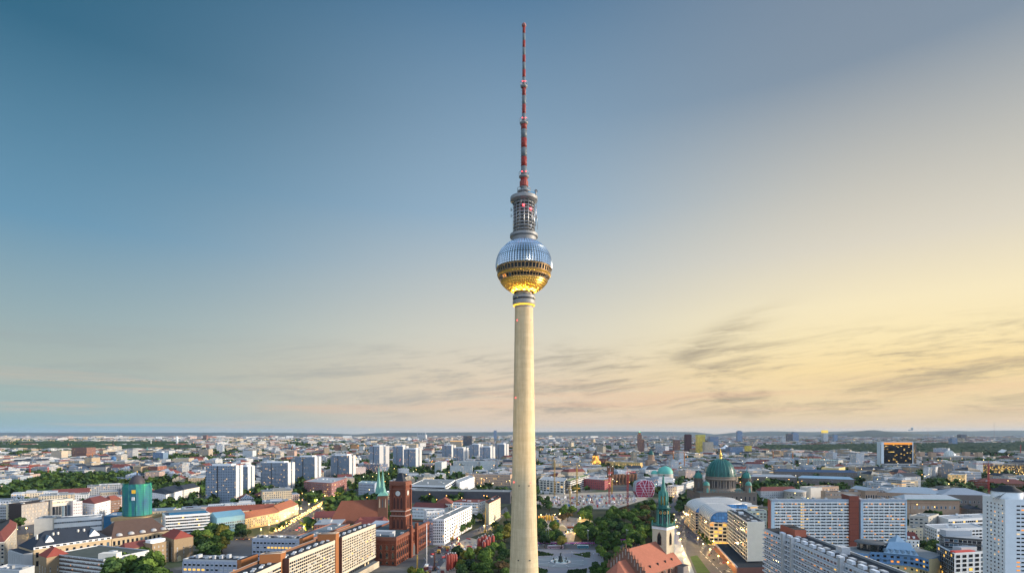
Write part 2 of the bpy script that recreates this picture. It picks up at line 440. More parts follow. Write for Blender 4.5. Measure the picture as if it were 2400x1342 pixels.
# ------------------------------------------------------------------ ground
def ground_mat():
    m = bpy.data.materials.new('city ground'); m.use_nodes = True
    k = NT(m.node_tree); b = k.n['Principled BSDF']; b.inputs['Roughness'].default_value = .95
    p = k.new('ShaderNodeNewGeometry').outputs['Position']
    big = k.noise(p, .0016, 5, .6); mid = k.noise(p, .012, 4, .6); fine = k.noise(p, .12, 4, .6)
    vor = k.new('ShaderNodeTexVoronoi'); k.l.new(p, vor.inputs['Vector']); vor.inputs['Scale'].default_value = .02
    cells = k.sep(vor.outputs['Color'])[0]
    grey = k.mix(fine, (.03, .032, .036), (.10, .10, .10))
    grey = k.mix(k.m('MULTIPLY', cells, .5), grey, (.20, .19, .18))
    green = k.mix(mid, (.018, .035, .014), (.035, .065, .02))
    col = k.mix(k.step(k.m('ADD', k.m('MULTIPLY', big, .6), k.m('MULTIPLY', mid, .5)), .50, .58), grey, green)
    far = k.m('DIVIDE', k.sep(p)[1], 1000.0)
    city = k.mix(k.step(cells, .45, .8), (.022, .034, .024), (.09, .085, .085))
    col = k.mix(k.step(far, 4.0, 8.0), col, city)
    k.l.new(col, b.inputs['Base Color']); return m
g = MB(); gm = ground_mat()
ys = [-300, 1500, 6000, 20000, 42000]; 
for y0, y1 in zip(ys, ys[1:]):
    g.face([(-44000, y0, 0), (44000, y0, 0), (44000, y1, 0), (-44000, y1, 0)], gm)
struct(g.build('ground'))
ASPH = mat('asphalt', (.085, .087, .095), .75, var=.25, scale=.15)
ASPHL = mat('worn asphalt', (.10, .10, .105), .8, var=.25, scale=.12)
PAVE = mat('plaza paving', (.20, .20, .22), .8, var=.14, scale=.5)
PAVEL = mat('light paving', (.34, .35, .37), .8, var=.12, scale=.5)
SANDG = mat('building site sand', (.36, .31, .25), .95, var=.3, scale=.12)
GRASS = mat('lawn', (.045, .095, .022), .95, var=.3, scale=.3)
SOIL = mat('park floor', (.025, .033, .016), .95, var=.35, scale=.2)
LINE = mat('road paint', (.6, .6, .58), .7)
_z = [0.004]
def sheet(name, pts, m, world=False, keepout=True, up=None):
    P = [Vector(p).to_3d() if world else at(*p) for p in pts]
    if area([(p.x, p.y) for p in P]) < 0: P = P[::-1]
    z = up if up is not None else _z[0]
    if up is None: _z[0] += .006
    b = MB(); b.face([(p.x, p.y, z) for p in P], m); o = b.build(name); o['kind'] = 'structure'
    if keepout: keep([(p.x, p.y) for p in P], 1)
    return o
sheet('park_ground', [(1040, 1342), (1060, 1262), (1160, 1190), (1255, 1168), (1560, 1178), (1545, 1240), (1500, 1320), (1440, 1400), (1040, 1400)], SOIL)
sheet('plaza_ground', [(1225, 1400), (1235, 1290), (1252, 1268), (1405, 1268), (1412, 1300), (1440, 1420)], PAVE)
sheet('building_site_ground', [(985, 1400), (1010, 1285), (1075, 1253), (1140, 1268), (1150, 1290), (1075, 1290), (1060, 1400)], SANDG)
sheet('building_site_ground', [(1245, 1182), (1262, 1158), (1480, 1150), (1520, 1168), (1440, 1192), (1330, 1192)], SANDG)
sheet('building_site_ground', [(1262, 1222), (1300, 1208), (1345, 1212), (1390, 1214), (1352, 1234), (1345, 1268), (1322, 1268), (1318, 1240), (1270, 1240)], SANDG)
# Rathaus street: long road up the left side of the park
sheet('road', [(985, 1330), (1010, 1285), (1130, 1232), (1186, 1186), (1192, 1196), (1150, 1240), (1078, 1268), (1030, 1330)], ASPH)
# cross street behind the fountain
sheet('road', [(1225, 1284), (1232, 1276), (1412, 1276), (1545, 1272), (1540, 1284), (1410, 1288)], ASPHL)
# wide boulevard on the right
sheet('road', [(1588, 1420), (1573, 1250), (1566, 1200), (1560, 1172), (1588, 1172), (1612, 1208), (1660, 1262), (1710, 1300), (1800, 1420)], ASPH)
sheet('road', [(1560, 1173), (1545, 1163), (1580, 1150), (1640, 1142), (1655, 1147), (1600, 1160), (1588, 1173)], ASPHL)
sheet('path', [(1590, 1400), (1578, 1290), (1568, 1205), (1575, 1205), (1592, 1260), (1618, 1318), (1650, 1400)], PAVEL)
sheet('lawn', [(1617, 1303), (1634, 1300), (1668, 1345), (1690, 1380), (1650, 1380)], GRASS)
# boulevard on the left
sheet('road', [(560, 1300), (608, 1262), (668, 1232), (764, 1172), (782, 1173), (748, 1210), (712, 1250), (700, 1300)], ASPH)
sheet('road', [(440, 1330), (520, 1285), (535, 1261), (612, 1260), (606, 1300), (560, 1342), (500, 1400), (440, 1400)], ASPHL)
sheet('road', [(15, 1342), (22, 1300), (30, 1258), (40, 1215), (52, 1214), (70, 1262), (72, 1342)], ASPH)
sheet('lawn', [(60, 1043), (420, 1039.5), (420, 1045), (60, 1047.5)], mat('meadow', (.14, .20, .06), .95, var=.15, scale=.01), keepout=False)
# painted lane lines
for (x0, y0), (x1, y1) in (((700, 1245), (771, 1174)), ((665, 1245), (768, 1174)), ((1640, 1290), (1730, 1380)), ((1606, 1215), (1690, 1300)), ((1582, 1190), (1640, 1262))):
    a, b2 = at(x0, y0), at(x1, y1); t = (b2 - a).normalized(); n = Vector((t.y, -t.x, 0)) * .25
    b = MB(); L = (b2 - a).length; s = 0
    while s < L:
        p, q = a + t * s, a + t * min(L, s + 8); s += 14
        b.face([(p.x - n.x, p.y - n.y, .19), (p.x + n.x, p.y + n.y, .19), (q.x + n.x, q.y + n.y, .19), (q.x - n.x, q.y - n.y, .19)][::-1], LINE)
    b.build('road_marking', kind='structure')
# hills on the horizon
def hill(name, px0, px1, D, tops, m):
    b = MB(); n = len(tops); rows = []
    for r, f in ((0, 0), (600, .55), (1500, 1), (2600, .6), (3600, 0)):
        rows.append([((px0 + (px1 - px0) * i / (n - 1) - 1200) / F * D, D + r, max(0, tops[i] * f)) for i in range(n)])
    for j in range(4):
        for i in range(n - 1): b.face([rows[j][i], rows[j][i + 1], rows[j + 1][i + 1], rows[j + 1][i]], m, smooth=True)
    b.build(name, kind='structure')
WOODS = mat('wooded hills', (.030, .048, .042), .95, var=.3, scale=.004)
hill('hills', 2040, 2300, 12500, [0, 70, 105, 128, 160, 182, 190, 170, 140, 128, 120, 112, 100, 70, 0], WOODS)
hill('hills', 1700, 2600, 22000, [0, 120, 165, 185, 170, 150, 168, 190, 200, 180, 170, 185, 205, 190, 210, 220, 215, 160, 0], WOODS)
hill('hills', 800, 1720, 26000, [0, 105, 130, 125, 140, 150, 158, 150, 165, 180, 190, 175, 170, 150, 0], WOODS)
hill('hills', -300, 840, 26000, [0, 110, 125, 118, 130, 126, 122, 128, 120, 100, 0], WOODS)

# ------------------------------------------------------------------ television tower
TX, TY = (1228 - 1200) / F * 320, 320.0
CONC = None
def tower():
    t = thing('television_tower', 'tall concrete television tower with silver sphere and red striped antenna', 'tower', (TX, TY, 0))
    def shaft_mat():
        m = bpy.data.materials.new('tower shaft concrete'); m.use_nodes = True; k = NT(m.node_tree); b = k.n['Principled BSDF']
        b.inputs['Roughness'].default_value = .8
        p = k.new('ShaderNodeNewGeometry').outputs['Position']; x, y, z = k.sep(p)
        line = k.m('LESS_THAN', k.m('FRACT', k.m('DIVIDE', z, 2.5)), .10)
        ring = k.noise(k.comb(0, 0, k.m('FLOOR', k.m('DIVIDE', z, 2.5))), 7.3, 1)
        st = k.noise(k.comb(k.m('MULTIPLY', x, .9), k.m('MULTIPLY', y, .9), k.m('MULTIPLY', z, .05)), 1.0, 5, .65)
        st2 = k.noise(p, .35, 4, .6)
        v = k.m('ADD', k.m('MULTIPLY', ring, .22), k.m('ADD', k.m('MULTIPLY', st, .46), k.m('MULTIPLY', st2, .2)))
        col = k.ramp(v, [(.36, (.45, .355, .215)), (.60, (.66, .54, .345))])
        col = k.mix(k.m('MULTIPLY', line, .16), col, (.34, .28, .19))
        k.l.new(col, b.inputs['Base Color']); return m
    SM = shaft_mat()
    prof = [(16, 0), (13.2, 8), (11.2, 18), (9.7, 30), (8.55, 43), (7.7, 65), (7.15, 90), (6.45, 125), (5.8, 163), (5.3, 197.6)]
    b = MB()
    fine = []
    for (r0, z0), (r1, z1) in zip(prof, prof[1:]):
        for i in range(4): fine.append((r0 + (r1 - r0) * i / 4, z0 + (z1 - z0) * i / 4))
    b.lathe(fine + [prof[-1]], SM, 64); b.build('shaft', t, (0, 0, 0))
    GREYT = mat('tower grey metal', (.25, .255, .26), .55, .2, .15, .6)
    DARKT = mat('tower dark steel', (.05, .055, .06), .6, .2)
    for z in (52.0, 94.5):
        for a in (-pi / 2 - .42, -pi / 2 + .40):
            r = 8.35 if z < 60 else 7.1
            k = MB(); c = Vector((r * cos(a), r * sin(a), z)); o = Vector((cos(a), sin(a), 0))
            k.tube(c - o * .3, c + o * .12, .38, DARKT, 10); pass
            ob = bpy.data.objects.new('vent_hole', k.mesh('vent_hole')); C.objects.link(ob); ob.parent = t
    # collar under the sphere
    b = MB(); b.lathe([(5.25, 197.6), (5.5, 199.0), (6.45, 199.6), (6.6, 200.1), (6.6, 202.0), (6.3, 202.2)], GREYT, 48, smooth=False)
    b.lathe([(6.3, 203.0), (6.6, 203.1), (6.6, 204.6), (6.3, 204.9), (4.8, 204.9)], GREYT, 48, smooth=False); b.build('collar', t, (0, 0, 0))
    b = MB(); b.lathe([(6.05, 202.15), (6.05, 203.05)], DARKT, 48); b.build('collar_groove', t, (0, 0, 0))
    b = MB(); b.lathe([(5.75, 198.75), (6.5, 199.35), (6.42, 199.15), (5.8, 198.6)], glow('collar lamp ring glow', (1.0, .52, .05), 1.1), 48); b.build('collar_lamp_ring', t, (0, 0, 0))
    b = MB(); b.lathe([(4.75, 204.9), (4.75, 206.9)], SM, 48); b.lathe([(4.95, 205.2), (4.95, 205.6)], DARKT, 48); b.build('neck', t, (0, 0, 0))
    # sphere of pyramid panels
    cz, Rr = 222.0, 16.15
    def panels(name, lat0, lat1, rows, cols, m, h=.62, parent=t):
        b = MB()
        for j in range(rows):
            a0, a1 = lat0 + (lat1 - lat0) * j / rows, lat0 + (lat1 - lat0) * (j + 1) / rows
            for i in range(cols):
                o0, o1 = 2 * pi * i / cols, 2 * pi * (i + 1) / cols
                P = [Vector((Rr * cos(la) * cos(lo), Rr * cos(la) * sin(lo), cz + Rr * sin(la))) for la, lo in ((a0, o0), (a0, o1), (a1, o1), (a1, o0))]
                c = sum(P, Vector()) / 4; n = (c - Vector((0, 0, cz))).normalized(); c = c + n * h * min(1, (P[1] - P[0]).length / 1.2)
                for q in range(4): b.face([P[q], P[(q + 1) % 4], c], m)
        return b.build(name, parent, (0, 0, 0))
    def steel(nm, rgb, rough):
        m = bpy.data.materials.new(nm); m.use_nodes = True; k = NT(m.node_tree); bs = k.n['Principled BSDF']
        bs.inputs['Metallic'].default_value = 1; bs.inputs['Roughness'].default_value = rough
        p = k.new('ShaderNodeNewGeometry').outputs['Position']
        v = k.m('MULTIPLY_ADD', k.noise(p, .9, 3), .4, .8); k.l.new(k.mix(1.0, rgb, k.comb(v, v, v), 'MULTIPLY'), bs.inputs['Base Color']); return m
    SS = steel('stainless steel panels', (.43, .53, .63), .24)
    SG = steel('steel panels with floodlight tint', (.80, .52, .13), .36)  # same steel, with the yellow of the floodlights put into its colour
    A = math.asin
    la = lambda z: A(max(-1, min(1, z / Rr)))
    panels('upper_sphere', la(-1.2), la(4.6), 5, 64, SS); panels('upper_sphere', la(4.8), la(9.8), 5, 64, SS); panels('upper_sphere', la(10.2), la(14.2), 4, 48, SS, .3)
    panels('lower_sphere', la(-15.25), la(-8.9), 8, 60, SG, .5)
    panels('middle_band', la(-6.2), la(-5.1), 1, 64, SG, .5)
    b = MB()
    for z0, z1 in ((9.8, 10.2), (4.6, 4.8)):
        r0, r1 = sqrt(Rr ** 2 - z0 ** 2) - .12, sqrt(Rr ** 2 - z1 ** 2) - .12; b.lathe([(r0, cz + z0), (r1, cz + z1)], DARKT, 64)
    b.build('panel_seam', t, (0, 0, 0))
    BRONZ = mat('bronze window frame', (.30, .20, .10), .45, .5)
    def wband(z0, z1, n):
        r0, r1 = sqrt(Rr ** 2 - z0 ** 2), sqrt(Rr ** 2 - z1 ** 2)
        b = MB()
        for i in range(n):
            for f0, f1, m, e in ((0, .24, BRONZ, .12), ):
                a0, a1 = 2 * pi * (i + f0) / n, 2 * pi * (i + f1) / n
                b.face([((r0 + e) * cos(a0), (r0 + e) * sin(a0), cz + z0), ((r0 + e) * cos(a1), (r0 + e) * sin(a1), cz + z0), ((r1 + e) * cos(a1), (r1 + e) * sin(a1), cz + z1), ((r1 + e) * cos(a0), (r1 + e) * sin(a0), cz + z1)], m)
        for zz in (z0, z1):
            rr = sqrt(Rr ** 2 - zz ** 2); b.lathe([(rr - .1, cz + zz - .32), (rr + .28, cz + zz - .25), (rr + .28, cz + zz + .25), (rr - .1, cz + zz + .32)], BRONZ, 64)
        b.build('window_frame_ring', t, (0, 0, 0))
        for i in range(n):
            a0, a1 = 2 * pi * (i + .24) / n, 2 * pi * (i + 1) / n
            k = MB(); km = PANE['lit'] if R.random() < .04 else (PANE['blue'] if R.random() < .06 else GLASSD); e = -.2
            k.face([((r0 + e) * cos(a0), (r0 + e) * sin(a0), cz + z0), ((r0 + e) * cos(a1), (r0 + e) * sin(a1), cz + z0), ((r1 + e) * cos(a1), (r1 + e) * sin(a1), cz + z1), ((r1 + e) * cos(a0), (r1 + e) * sin(a0), cz + z1)], km)
            ob = bpy.data.objects.new('window', k.mesh('window')); C.objects.link(ob); ob.parent = t
    wband(-4.75, -1.75, 48); wband(-8.6, -6.5, 50)
    # platform and antenna cage above the sphere
    b = MB(); b.lathe([(6.9, 236.2), (7.2, 238.6), (8.2, 239.1), (8.2, 240.6), (7.6, 240.7), (7.6, 240.2), (3.0, 240.2)], GREYT, 48, smooth=False); b.build('lower_platform', t, (0, 0, 0))
    b = MB(); b.lathe([(3.1, 240.2), (3.1, 261)], mat('cage core', (.10, .105, .11), .7), 24); b.build('cage_core', t, (0, 0, 0))
    for i in range(9):
        z = 242.4 + i * 1.95; k = MB(); k.lathe([(4.6, z), (6.2, z), (6.2, z + .55), (4.6, z + .55), (4.6, z)], mat('cage deck metal', (.30, .31, .32), .5, .3), 32); k.build('cage_deck', t, (0, 0, 0))
    for i in range(16):
        a = 2 * pi * i / 16; k = MB(); k.tube((6.35 * cos(a), 6.35 * sin(a), 240.4), (6.35 * cos(a), 6.35 * sin(a), 260), .16, STEEL, 5); k.build('cage_post', t, (0, 0, 0))
    for i in range(14):
        a = R.uniform(0, 2 * pi); z = R.uniform(242, 258); k = MB(); c, s = cos(a), sin(a)
        k.tube((6.4 * c, 6.4 * s, z), (7.5 * c, 7.5 * s, z), .1, DARKT, 4); k.tube((7.5 * c, 7.5 * s, z - .9), (7.5 * c, 7.5 * s, z + 1.1), .22, R.choice([DARKT, GREYT, WHITE]), 5); k.build('antenna_panel', t, (0, 0, 0))
    RED = glow('red beacon', (1.0, .05, .06), 5.0)
    for a, z in ((-pi / 2 - .05, 255.1), (-pi / 2 + .62, 253.4)):
        k = MB(); c, s = cos(a), sin(a); k.box((6.6 * c, 6.6 * s, z), (1.1, .4, .9), RED, a + pi / 2); k.build('beacon', t, (0, 0, 0))
    b = MB(); b.lathe([(5.0, 258.8), (6.6, 259.4), (8.0, 260.4), (8.0, 262.3), (7.7, 262.4), (7.7, 261.9), (2.4, 261.9)], GREYT, 48, smooth=False); b.build('upper_platform', t, (0, 0, 0))
    k = MB(); k.box((4.2, -4.5, 262), (4.2, 1.6, 1.7), mat('blue machine housing', (.10, .26, .42), .6), .3); k.tube((6.4, -4.2, 262), (6.9, -4.2, 264.6), .5, GREYT, 6); k.tube((6.9, -4.4, 264.3), (6.9, -3.4, 264.9), .9, GREYT, 10); k.build('maintenance_crane', t, (0, 0, 0))
    k = MB(); k.tube((7.6, -3.0, 261), (6.3, -4.6, 246), .14, STEEL, 5); k.tube((7.1, -3.6, 255), (7.9, -2.0, 243), .14, STEEL, 5); k.build('cable', t, (0, 0, 0))
    MW = mat('mast white paint', (.68, .69, .70), .55); MR = mat('mast red paint', (.23, .024, .018), .55, var=.12); MG = mat('mast grey paint', (.12, .145, .16), .5, var=.1)
    b = MB(); b.lathe([(2.9, 261.9), (2.45, 263), (2.4, 266.4)], MW, 24, mats=[MR, MW]); b.build('mast_base', t, (0, 0, 0))
    z = lambda zy: 378.25 - (40 + zy / 3.19) / 4
    def ring(zy0, zy1, r, red=True):
        z0, z1 = z(zy1), z(zy0); k = MB(); k.lathe([(r * .62, z0 - .5), (r * .95, z0), (r, z0 + .3), (r, z0 + .7), (r * .6, z0 + .75)], GREYT, 24); k.build('mast_platform', t, (0, 0, 0))
        rl = MB(); rl.lathe([(r * .97, z1 - .05), (r * 1.02, z1 + .1), (r * .97, z1 + .25)], GREYT, 24); n = 8
        for i in range(n):
            a = 2 * pi * i / n; rl.tube((r * .98 * cos(a), r * .98 * sin(a), z0 + .6), (r * .98 * cos(a), r * .98 * sin(a), z1 + .1), .07, GREYT, 4)
        rl.build('mast_railing', t, (0, 0, 0))
        if red:
            for a in (-pi / 2 - .5, -pi / 2 + .5):
                k = MB(); k.lathe([(0, -.35), (.35, 0), (0, .35)], RED, 8, (r * .8 * cos(a), r * .8 * sin(a), z1)); k.build('beacon', t, (0, 0, 0))
    seq = [(75, 125, MR, .82), (125, 178, MG, .82), (178, 230, MR, .84), (230, 288, MG, .84), (288, 342, MR, .92), (342, 395, MG, .9), (395, 452, MR, .95), (452, 515, MG, .9),
           (515, 590, MR, 1.06), (590, 655, MG, 1.06), (655, 725, MR, 1.06), (725, 790, MG, 1.2), (790, 843, MR, 1.68), (843, 908, MG, 1.68), (908, 980, MR, 1.68), (980, 1048, MG, 1.68), (1048, 1118, MR, 1.7), (1118, 1190, MG, 1.7), (1190, 1268, MR, 1.95), (1268, 1310, MG, 1.95)]
    for a, c, m, r in seq:
        k = MB(); k.lathe([(r * .9, z(c)), (r, z(c) + .05), (r, z(a) - .05), (r * .9, z(a))], m, 16); k.build('mast_section', t, (0, 0, 0))
        if 515 <= a < 725 or 790 <= a < 1118:
            n = max(2, int((c - a) / 22))
            for i in range(n):
                zz = z(a + (c - a) * (i + .5) / n)
                d = MB()
                for s in (0, 1, 2, 3):
                    an = s * pi / 2 + pi / 4 * (a > 780) + .2; d.tube((0, 0, zz), ((r + .75) * cos(an), (r + .75) * sin(an), zz), .11, GREYT, 4)
                d.build('dipole_row', t, (0, 0, 0))
    ring(490, 525, 2.05); ring(765, 800, 2.45); ring(1165, 1200, 2.95); ring(1285, 1312, 3.9, False)
    k = MB(); k.lathe([(1.95, z(1270)), (2.5, z(1268)), (2.5, z(1230)), (1.95, z(1228))], mat('red lattice', (.25, .05, .04), .6), 12, smooth=False); k.build('antenna_cage', t, (0, 0, 0))
    k = MB(); k.lathe([(.5, z(76)), (1.25, z(70)), (1.3, z(58)), (.9, z(50)), (.2, z(46))], mat('mast tip', (.30, .13, .13), .6), 12); k.build('mast_tip', t, (0, 0, 0))
    k = MB(); k.tube((0, 0, z(50)), (0, 0, z(40)), .1, GREYT, 4); k.build('lightning_rod', t, (0, 0, 0))
    # warning lamps on the shaft
    for zz, pxs in ((190.0, (-4, 4)), (145.2, (-5, 6)), (96.3, (-6, 4))):
        for dx in pxs:
            rr = 5.4 if zz > 180 else 6.15 if zz > 140 else 7.1
            x = dx; y = -sqrt(max(.1, rr * rr - x * x)); k = MB(); k.lathe([(0, -.3), (.34, 0), (0, .3)], RED, 8, (x, y - .15, zz)); k.build('beacon', t, (0, 0, 0))
    # floodlights that wash the underside of the sphere with yellow light, standing on the collar
    for i in range(12):
        a = 2 * pi * i / 12; k = MB(); c, s = cos(a), sin(a)
        k.box((6.2 * c, 6.2 * s, 204.95), (.7, .4, .5), DARKT, a + pi / 2); k.build('floodlight', t, (0, 0, 0))
        d = bpy.data.lights.new('floodlight_lamp', 'SPOT'); d.energy = 5000; d.color = (1, .62, .10); d.spot_size = radians(95); d.spot_blend = .8; d.shadow_soft_size = .4
        o = bpy.data.objects.new('floodlight_lamp', d); C.objects.link(o); o.parent = t; o.location = (6.9 * c, 6.9 * s, 205.6)
        o.rotation_euler = Vector((.25 * c, .25 * s, 1)).to_track_quat('-Z', 'Y').to_euler()
    # floodlights standing round the foot wash the shaft and the underside of the sphere
    for i in (0, 1, 5, 6, 7):
        a = 2 * pi * (i + .5) / 8; k = MB(); c, s = cos(a), sin(a); k.box((46 * c, 46 * s, 0), (1.6, 1.2, 1.4), DARKT, a + pi / 2); k.build('floodlight', t, (0, 0, 0))
        d = bpy.data.lights.new('floodlight_lamp', 'SPOT'); d.energy = 3.6e5; d.color = (1, .72, .33); d.spot_size = radians(17); d.spot_blend = 1; d.shadow_soft_size = .8
        o = bpy.data.objects.new('floodlight_lamp', d); C.objects.link(o); o.parent = t; o.location = (46 * c, 46 * s, 3)
        o.rotation_euler = Vector((-41 * c, -41 * s, 150)).to_track_quat('-Z', 'Y').to_euler()
    protect(1188, 1260, 40, 1342, TY); keep([(TX - 20, TY - 20), (TX + 20, TY - 20), (TX + 20, TY + 20), (TX - 20, TY + 20)])
    anchor(1226, 1150, 320, 'the concrete television tower')
tower()
# ------------------------------------------------------------------ buildings on the right
TILEW = mat('white facade panels', (.64, .70, .75), .7, var=.1)
def partbox(root, name, c, d, m, rz=0.0, top=None):
    k = MB(); k.box(c, d, m, rz, top); return k.build(name, root)
def right_side():
    # white point block at the right edge
    r, P = blk('apartment_tower', 'tall white tiled apartment tower with paired windows, cut off by the picture edge', 'apartment tower', 78,
        [(2303, 1161), (2356, 1171), (2500, 1174)], TILEW, ROOFG, nu=2, phrase='the tall white tower')
    z = dict(z=(2, 76.5))
    win_row(r, P[0], P[1], 3, 75.5, 5, 26, 1.7, 1.25, dict(dark=.72, blue=.1, curtain=.06, lit=.06, pale=.06), FRAME_W, 4.0, .6)
    win_row(r, P[1], P[2], 3, 75.5, 6, 26, 2.4, 1.3, dict(dark=.78, blue=.06, curtain=.04, lit=.09, pale=.03), FRAME_W, 6.4, 13)
    c = (P[1] + P[2]) / 2 + Vector((-9, 12, 0))
    k = MB(); k.lathe([(8.6, 78), (8.6, 83.2), (8.2, 83.4)], TILEW, 28, (c.x, c.y, 0)); k.build('plant_room', r)
    k = MB(); k.lathe([(8.9, 83.3), (4.6, 86.2), (4.4, 87.2), (0, 87.6)], ROOFD, 28, (c.x, c.y, 0)); k.build('plant_room_roof', r)
    for i in range(3):
        k = MB(); k.tube((c.x - 9 - i * 1.0, c.y - 3 + i, 78), (c.x - 8 + i * 2, c.y - 6, 82 + i), .16, GREYD, 4); k.build('rooftop_pipe', r)
    # modern white office with black bands in front of it
    r, P = blk('office_building', 'modern white framed office block with red awning in front of the white tower', 'office building', 29, [(2195, 1275), (2237, 1297), (2335, 1291)], mat('crisp white panels', (.62, .67, .72), .7), ROOFG, nu=0)
    win_row(r, P[1], P[2], 3.5, 28.5, 6, 7, 3.9, 2.4, dict(dark=.85, blue=.1, gold=.05), FRAME_D, .5, 4)
    for j in range(8):
        za = 3.5 + j * 3.57
        a, b = P[0], P[1]; t = (b - a).normalized(); n = Vector((t.y, -t.x, 0)); k = MB()
        q = [a + n * .02, b + n * .02, b + n * .35, a + n * .35]; k.prism(q, za - .55, za + .35, GREYD, GREYD, True); k.build('facade_band', r)
    win_row(r, P[0], P[1], 3.5, 28.5, 10, 7, 3.0, 2.2, dict(dark=.68, blue=.12, gold=.2), FRAME_D)
    Q = plan([(2201, 1247.6), (2214, 1256), (2300, 1263)], 38)
    k = MB(); k.prism([(p.x, p.y) for p in Q], 29, 37.2, GLASSD, ROOFG); k.build('setback_storey', r)
    k = MB(); cc = sum(Q, Vector()) / 4; k.prism([(p + (p - cc).normalized() * 1.2) for p in Q], 37.2, 38.2, GREYD, ROOFL, True); k.build('roof_slab', r)
    win_row(r, Q[1], Q[2], 29.5, 37, 8, 2, 3.2, 2.6, dict(dark=.8, blue=.2)); win_row(r, Q[0], Q[1], 29.5, 37, 4, 2, 3.2, 2.6, dict(dark=.8, blue=.2))
    p = sum(Q, Vector()) / 4; partbox(r, 'penthouse', (p.x - 1, p.y + 3, 38.2), (20, 8, 4.4), ALU, -.1)
    t = (P[2] - P[1]).normalized()
    partbox(r, 'awning', (P[1] + t * 12 + Vector((-t.y, t.x, 0)) * 3.0)[:2] + (29.3,), (20, 4.2, 1.2), mat('red awning', (.52, .07, .06), .7), atan2(t.y, t.x))
    partbox(r, 'rooftop_unit', (P[1] + t * 22 + Vector((-t.y, t.x, 0)) * 9)[:2] + (29,), (16, 7, 3.2), ALU, atan2(t.y, t.x))
    # blue and cream hotel with the curved front
    BL = mat('blue stucco', (.13, .26, .45), .75); CR = mat('cream stucco', (.55, .49, .30), .8)
    chain = [(1979, 1290), (2036, 1297), (2040, 1292), (2064, 1293), (2084, 1295), (2112, 1297), (2132, 1299), (2155, 1303), (2177, 1310)]
    H = 22; PP = [at(x, y, H) for x, y in chain]; back = [at(2209, 1298, H), at(2150, 1283, H), at(2040, 1279, H), at(1985, 1280, H)]
    P2 = [Vector((p.x, p.y, 0)) for p in PP + back]; c = sum(P2, Vector()) / len(P2)
    r = thing('hotel', 'blue and cream hotel with curved balcony front and round dark roof pavilion', 'hotel', (c.x, c.y, 0)); keep([(p.x, p.y) for p in P2], 4)
    k = MB(); k.prism(P2, 0, 12.5, CR); k.build('lower_wall', r); k = MB(); k.prism(P2, 12.5, H, BL); k.build('upper_wall', r)
    k = MB(); k.face([(p.x, p.y, H + .03) for p in P2], ROOFG); k.build('roof', r)
    for i in range(len(chain) - 1):
        L = (P2[i + 1] - P2[i]).length
        if L < 3: continue
        nc = max(1, int(L / 3.4))
        win_row(r, P2[i], P2[i + 1], 1.0, 12, nc, 3, 1.6, 1.7, dict(dark=.75, gold=.15, lit=.1), FRAME_D)
        win_row(r, P2[i], P2[i + 1], 13.2, 21, nc, 2, 2.2, 1.9, dict(dark=.45, blue=.2, lit=.25, gold=.1), FRAME_D)
        if i >= 3:
            t = (P2[i + 1] - P2[i]) / L; n = Vector((t.y, -t.x, 0))
            for z in (12.6, 16.4):
                k = MB(); k.prism([P2[i] + n * .02, P2[i + 1] + n * .02, P2[i + 1] + n * 1.3, P2[i] + n * 1.3], z, z + 1.2, BL, BL, True); k.build('balcony', r)
    e0, e1 = P2[8], P2[9]; k = MB(); t = (e1 - e0).normalized(); n = Vector((t.y, -t.x, 0)); Ls = (e1 - e0).length
    pts = [e0 + n * .15 + Vector((0, 0, 0))] + [e0 + n * .15 + t * Ls * s for s in (1.0,)]
    k.face([tuple(e0 + n * .15), tuple(e1 + n * .15), tuple(e1 + n * .15 + Vector((0, 0, 10))), tuple(e0 + t * Ls * .85 + n * .15 + Vector((0, 0, 16))), tuple(e0 + t * Ls * .6 + n * .15 + Vector((0, 0, 20.5))), tuple(e0 + n * .15 + Vector((0, 0, 22.4)))], CR); k.build('end_wall', r)
    d = at(2040, 1268, 29); k = MB(); k.lathe([(10.2, 22), (10.2, 28)], GLASSD, 32, (d.x, d.y, 0)); k.build('pavilion', r)
    k = MB(); k.lathe([(0, 29.3), (11, 29.2), (12.2, 28.6), (12.2, 28.1), (10, 27.9)], GREYD, 40, (d.x, d.y, 0)); k.build('pavilion_roof', r)
    MZ = mat('blue zinc roof', (.22, .34, .46), .5, .2, var=.1)
    Q = plan([(2072, 1289), (2152, 1296)], 24, 16); k = MB(); k.hip([Vector((p.x, p.y, 0)) for p in Q], 22, 9, MZ, 5); k.build('mansard_roof', r)
    for i in range(6):
        s = (i + .5) / 6; p = Q[0] + (Q[1] - Q[0]) * s; partbox(r, 'dormer', (p.x, p.y + 2.0, 23.2), (1.8, 3.2, 2.4), MZ)
    d = at(2114, 1268, 30); k = MB(); k.lathe([(7, 24), (7, 29), (0, 35)], MZ, 4, (d.x, d.y + 6, 0), False, pi / 4); k.build('pyramid_roof', r)
    anchor(2090, 1300, 450, 'the blue curved hotel'); protect(1975, 2215, 1262, 1342, 400)
    # low flat roofs in front of the hotel
    r, P = blk('low_building', 'low flat grey building with a yellow stair hut below the blue hotel', 'building', 11, [(1958, 1302), (2000, 1330), (2090, 1322)], GREYM, ROOFG, nu=5)
    p = at(2011, 1312, 13); partbox(r, 'stair_hut', (p.x, p.y, 11), (4, 3, 3.6), mat('yellow cladding', (.55, .36, .06), .7))
    # long terraced slab in the corner
    SLB = mat('pale blue grey panels', (.60, .65, .72), .7, var=.14)
    a, b2 = at(1791.5, 1237, 50), at(2040, 1342, 50); t = (b2 - a).normalized(); b2 = a + t * ((b2 - a).length + 40); n = Vector((t.y, -t.x, 0))
    if n.x > 0: n = -n
    P2 = [Vector((q.x, q.y, 0)) for q in (a, b2, b2 - n * 17, a - n * 17)]; c = sum(P2, Vector()) / 4
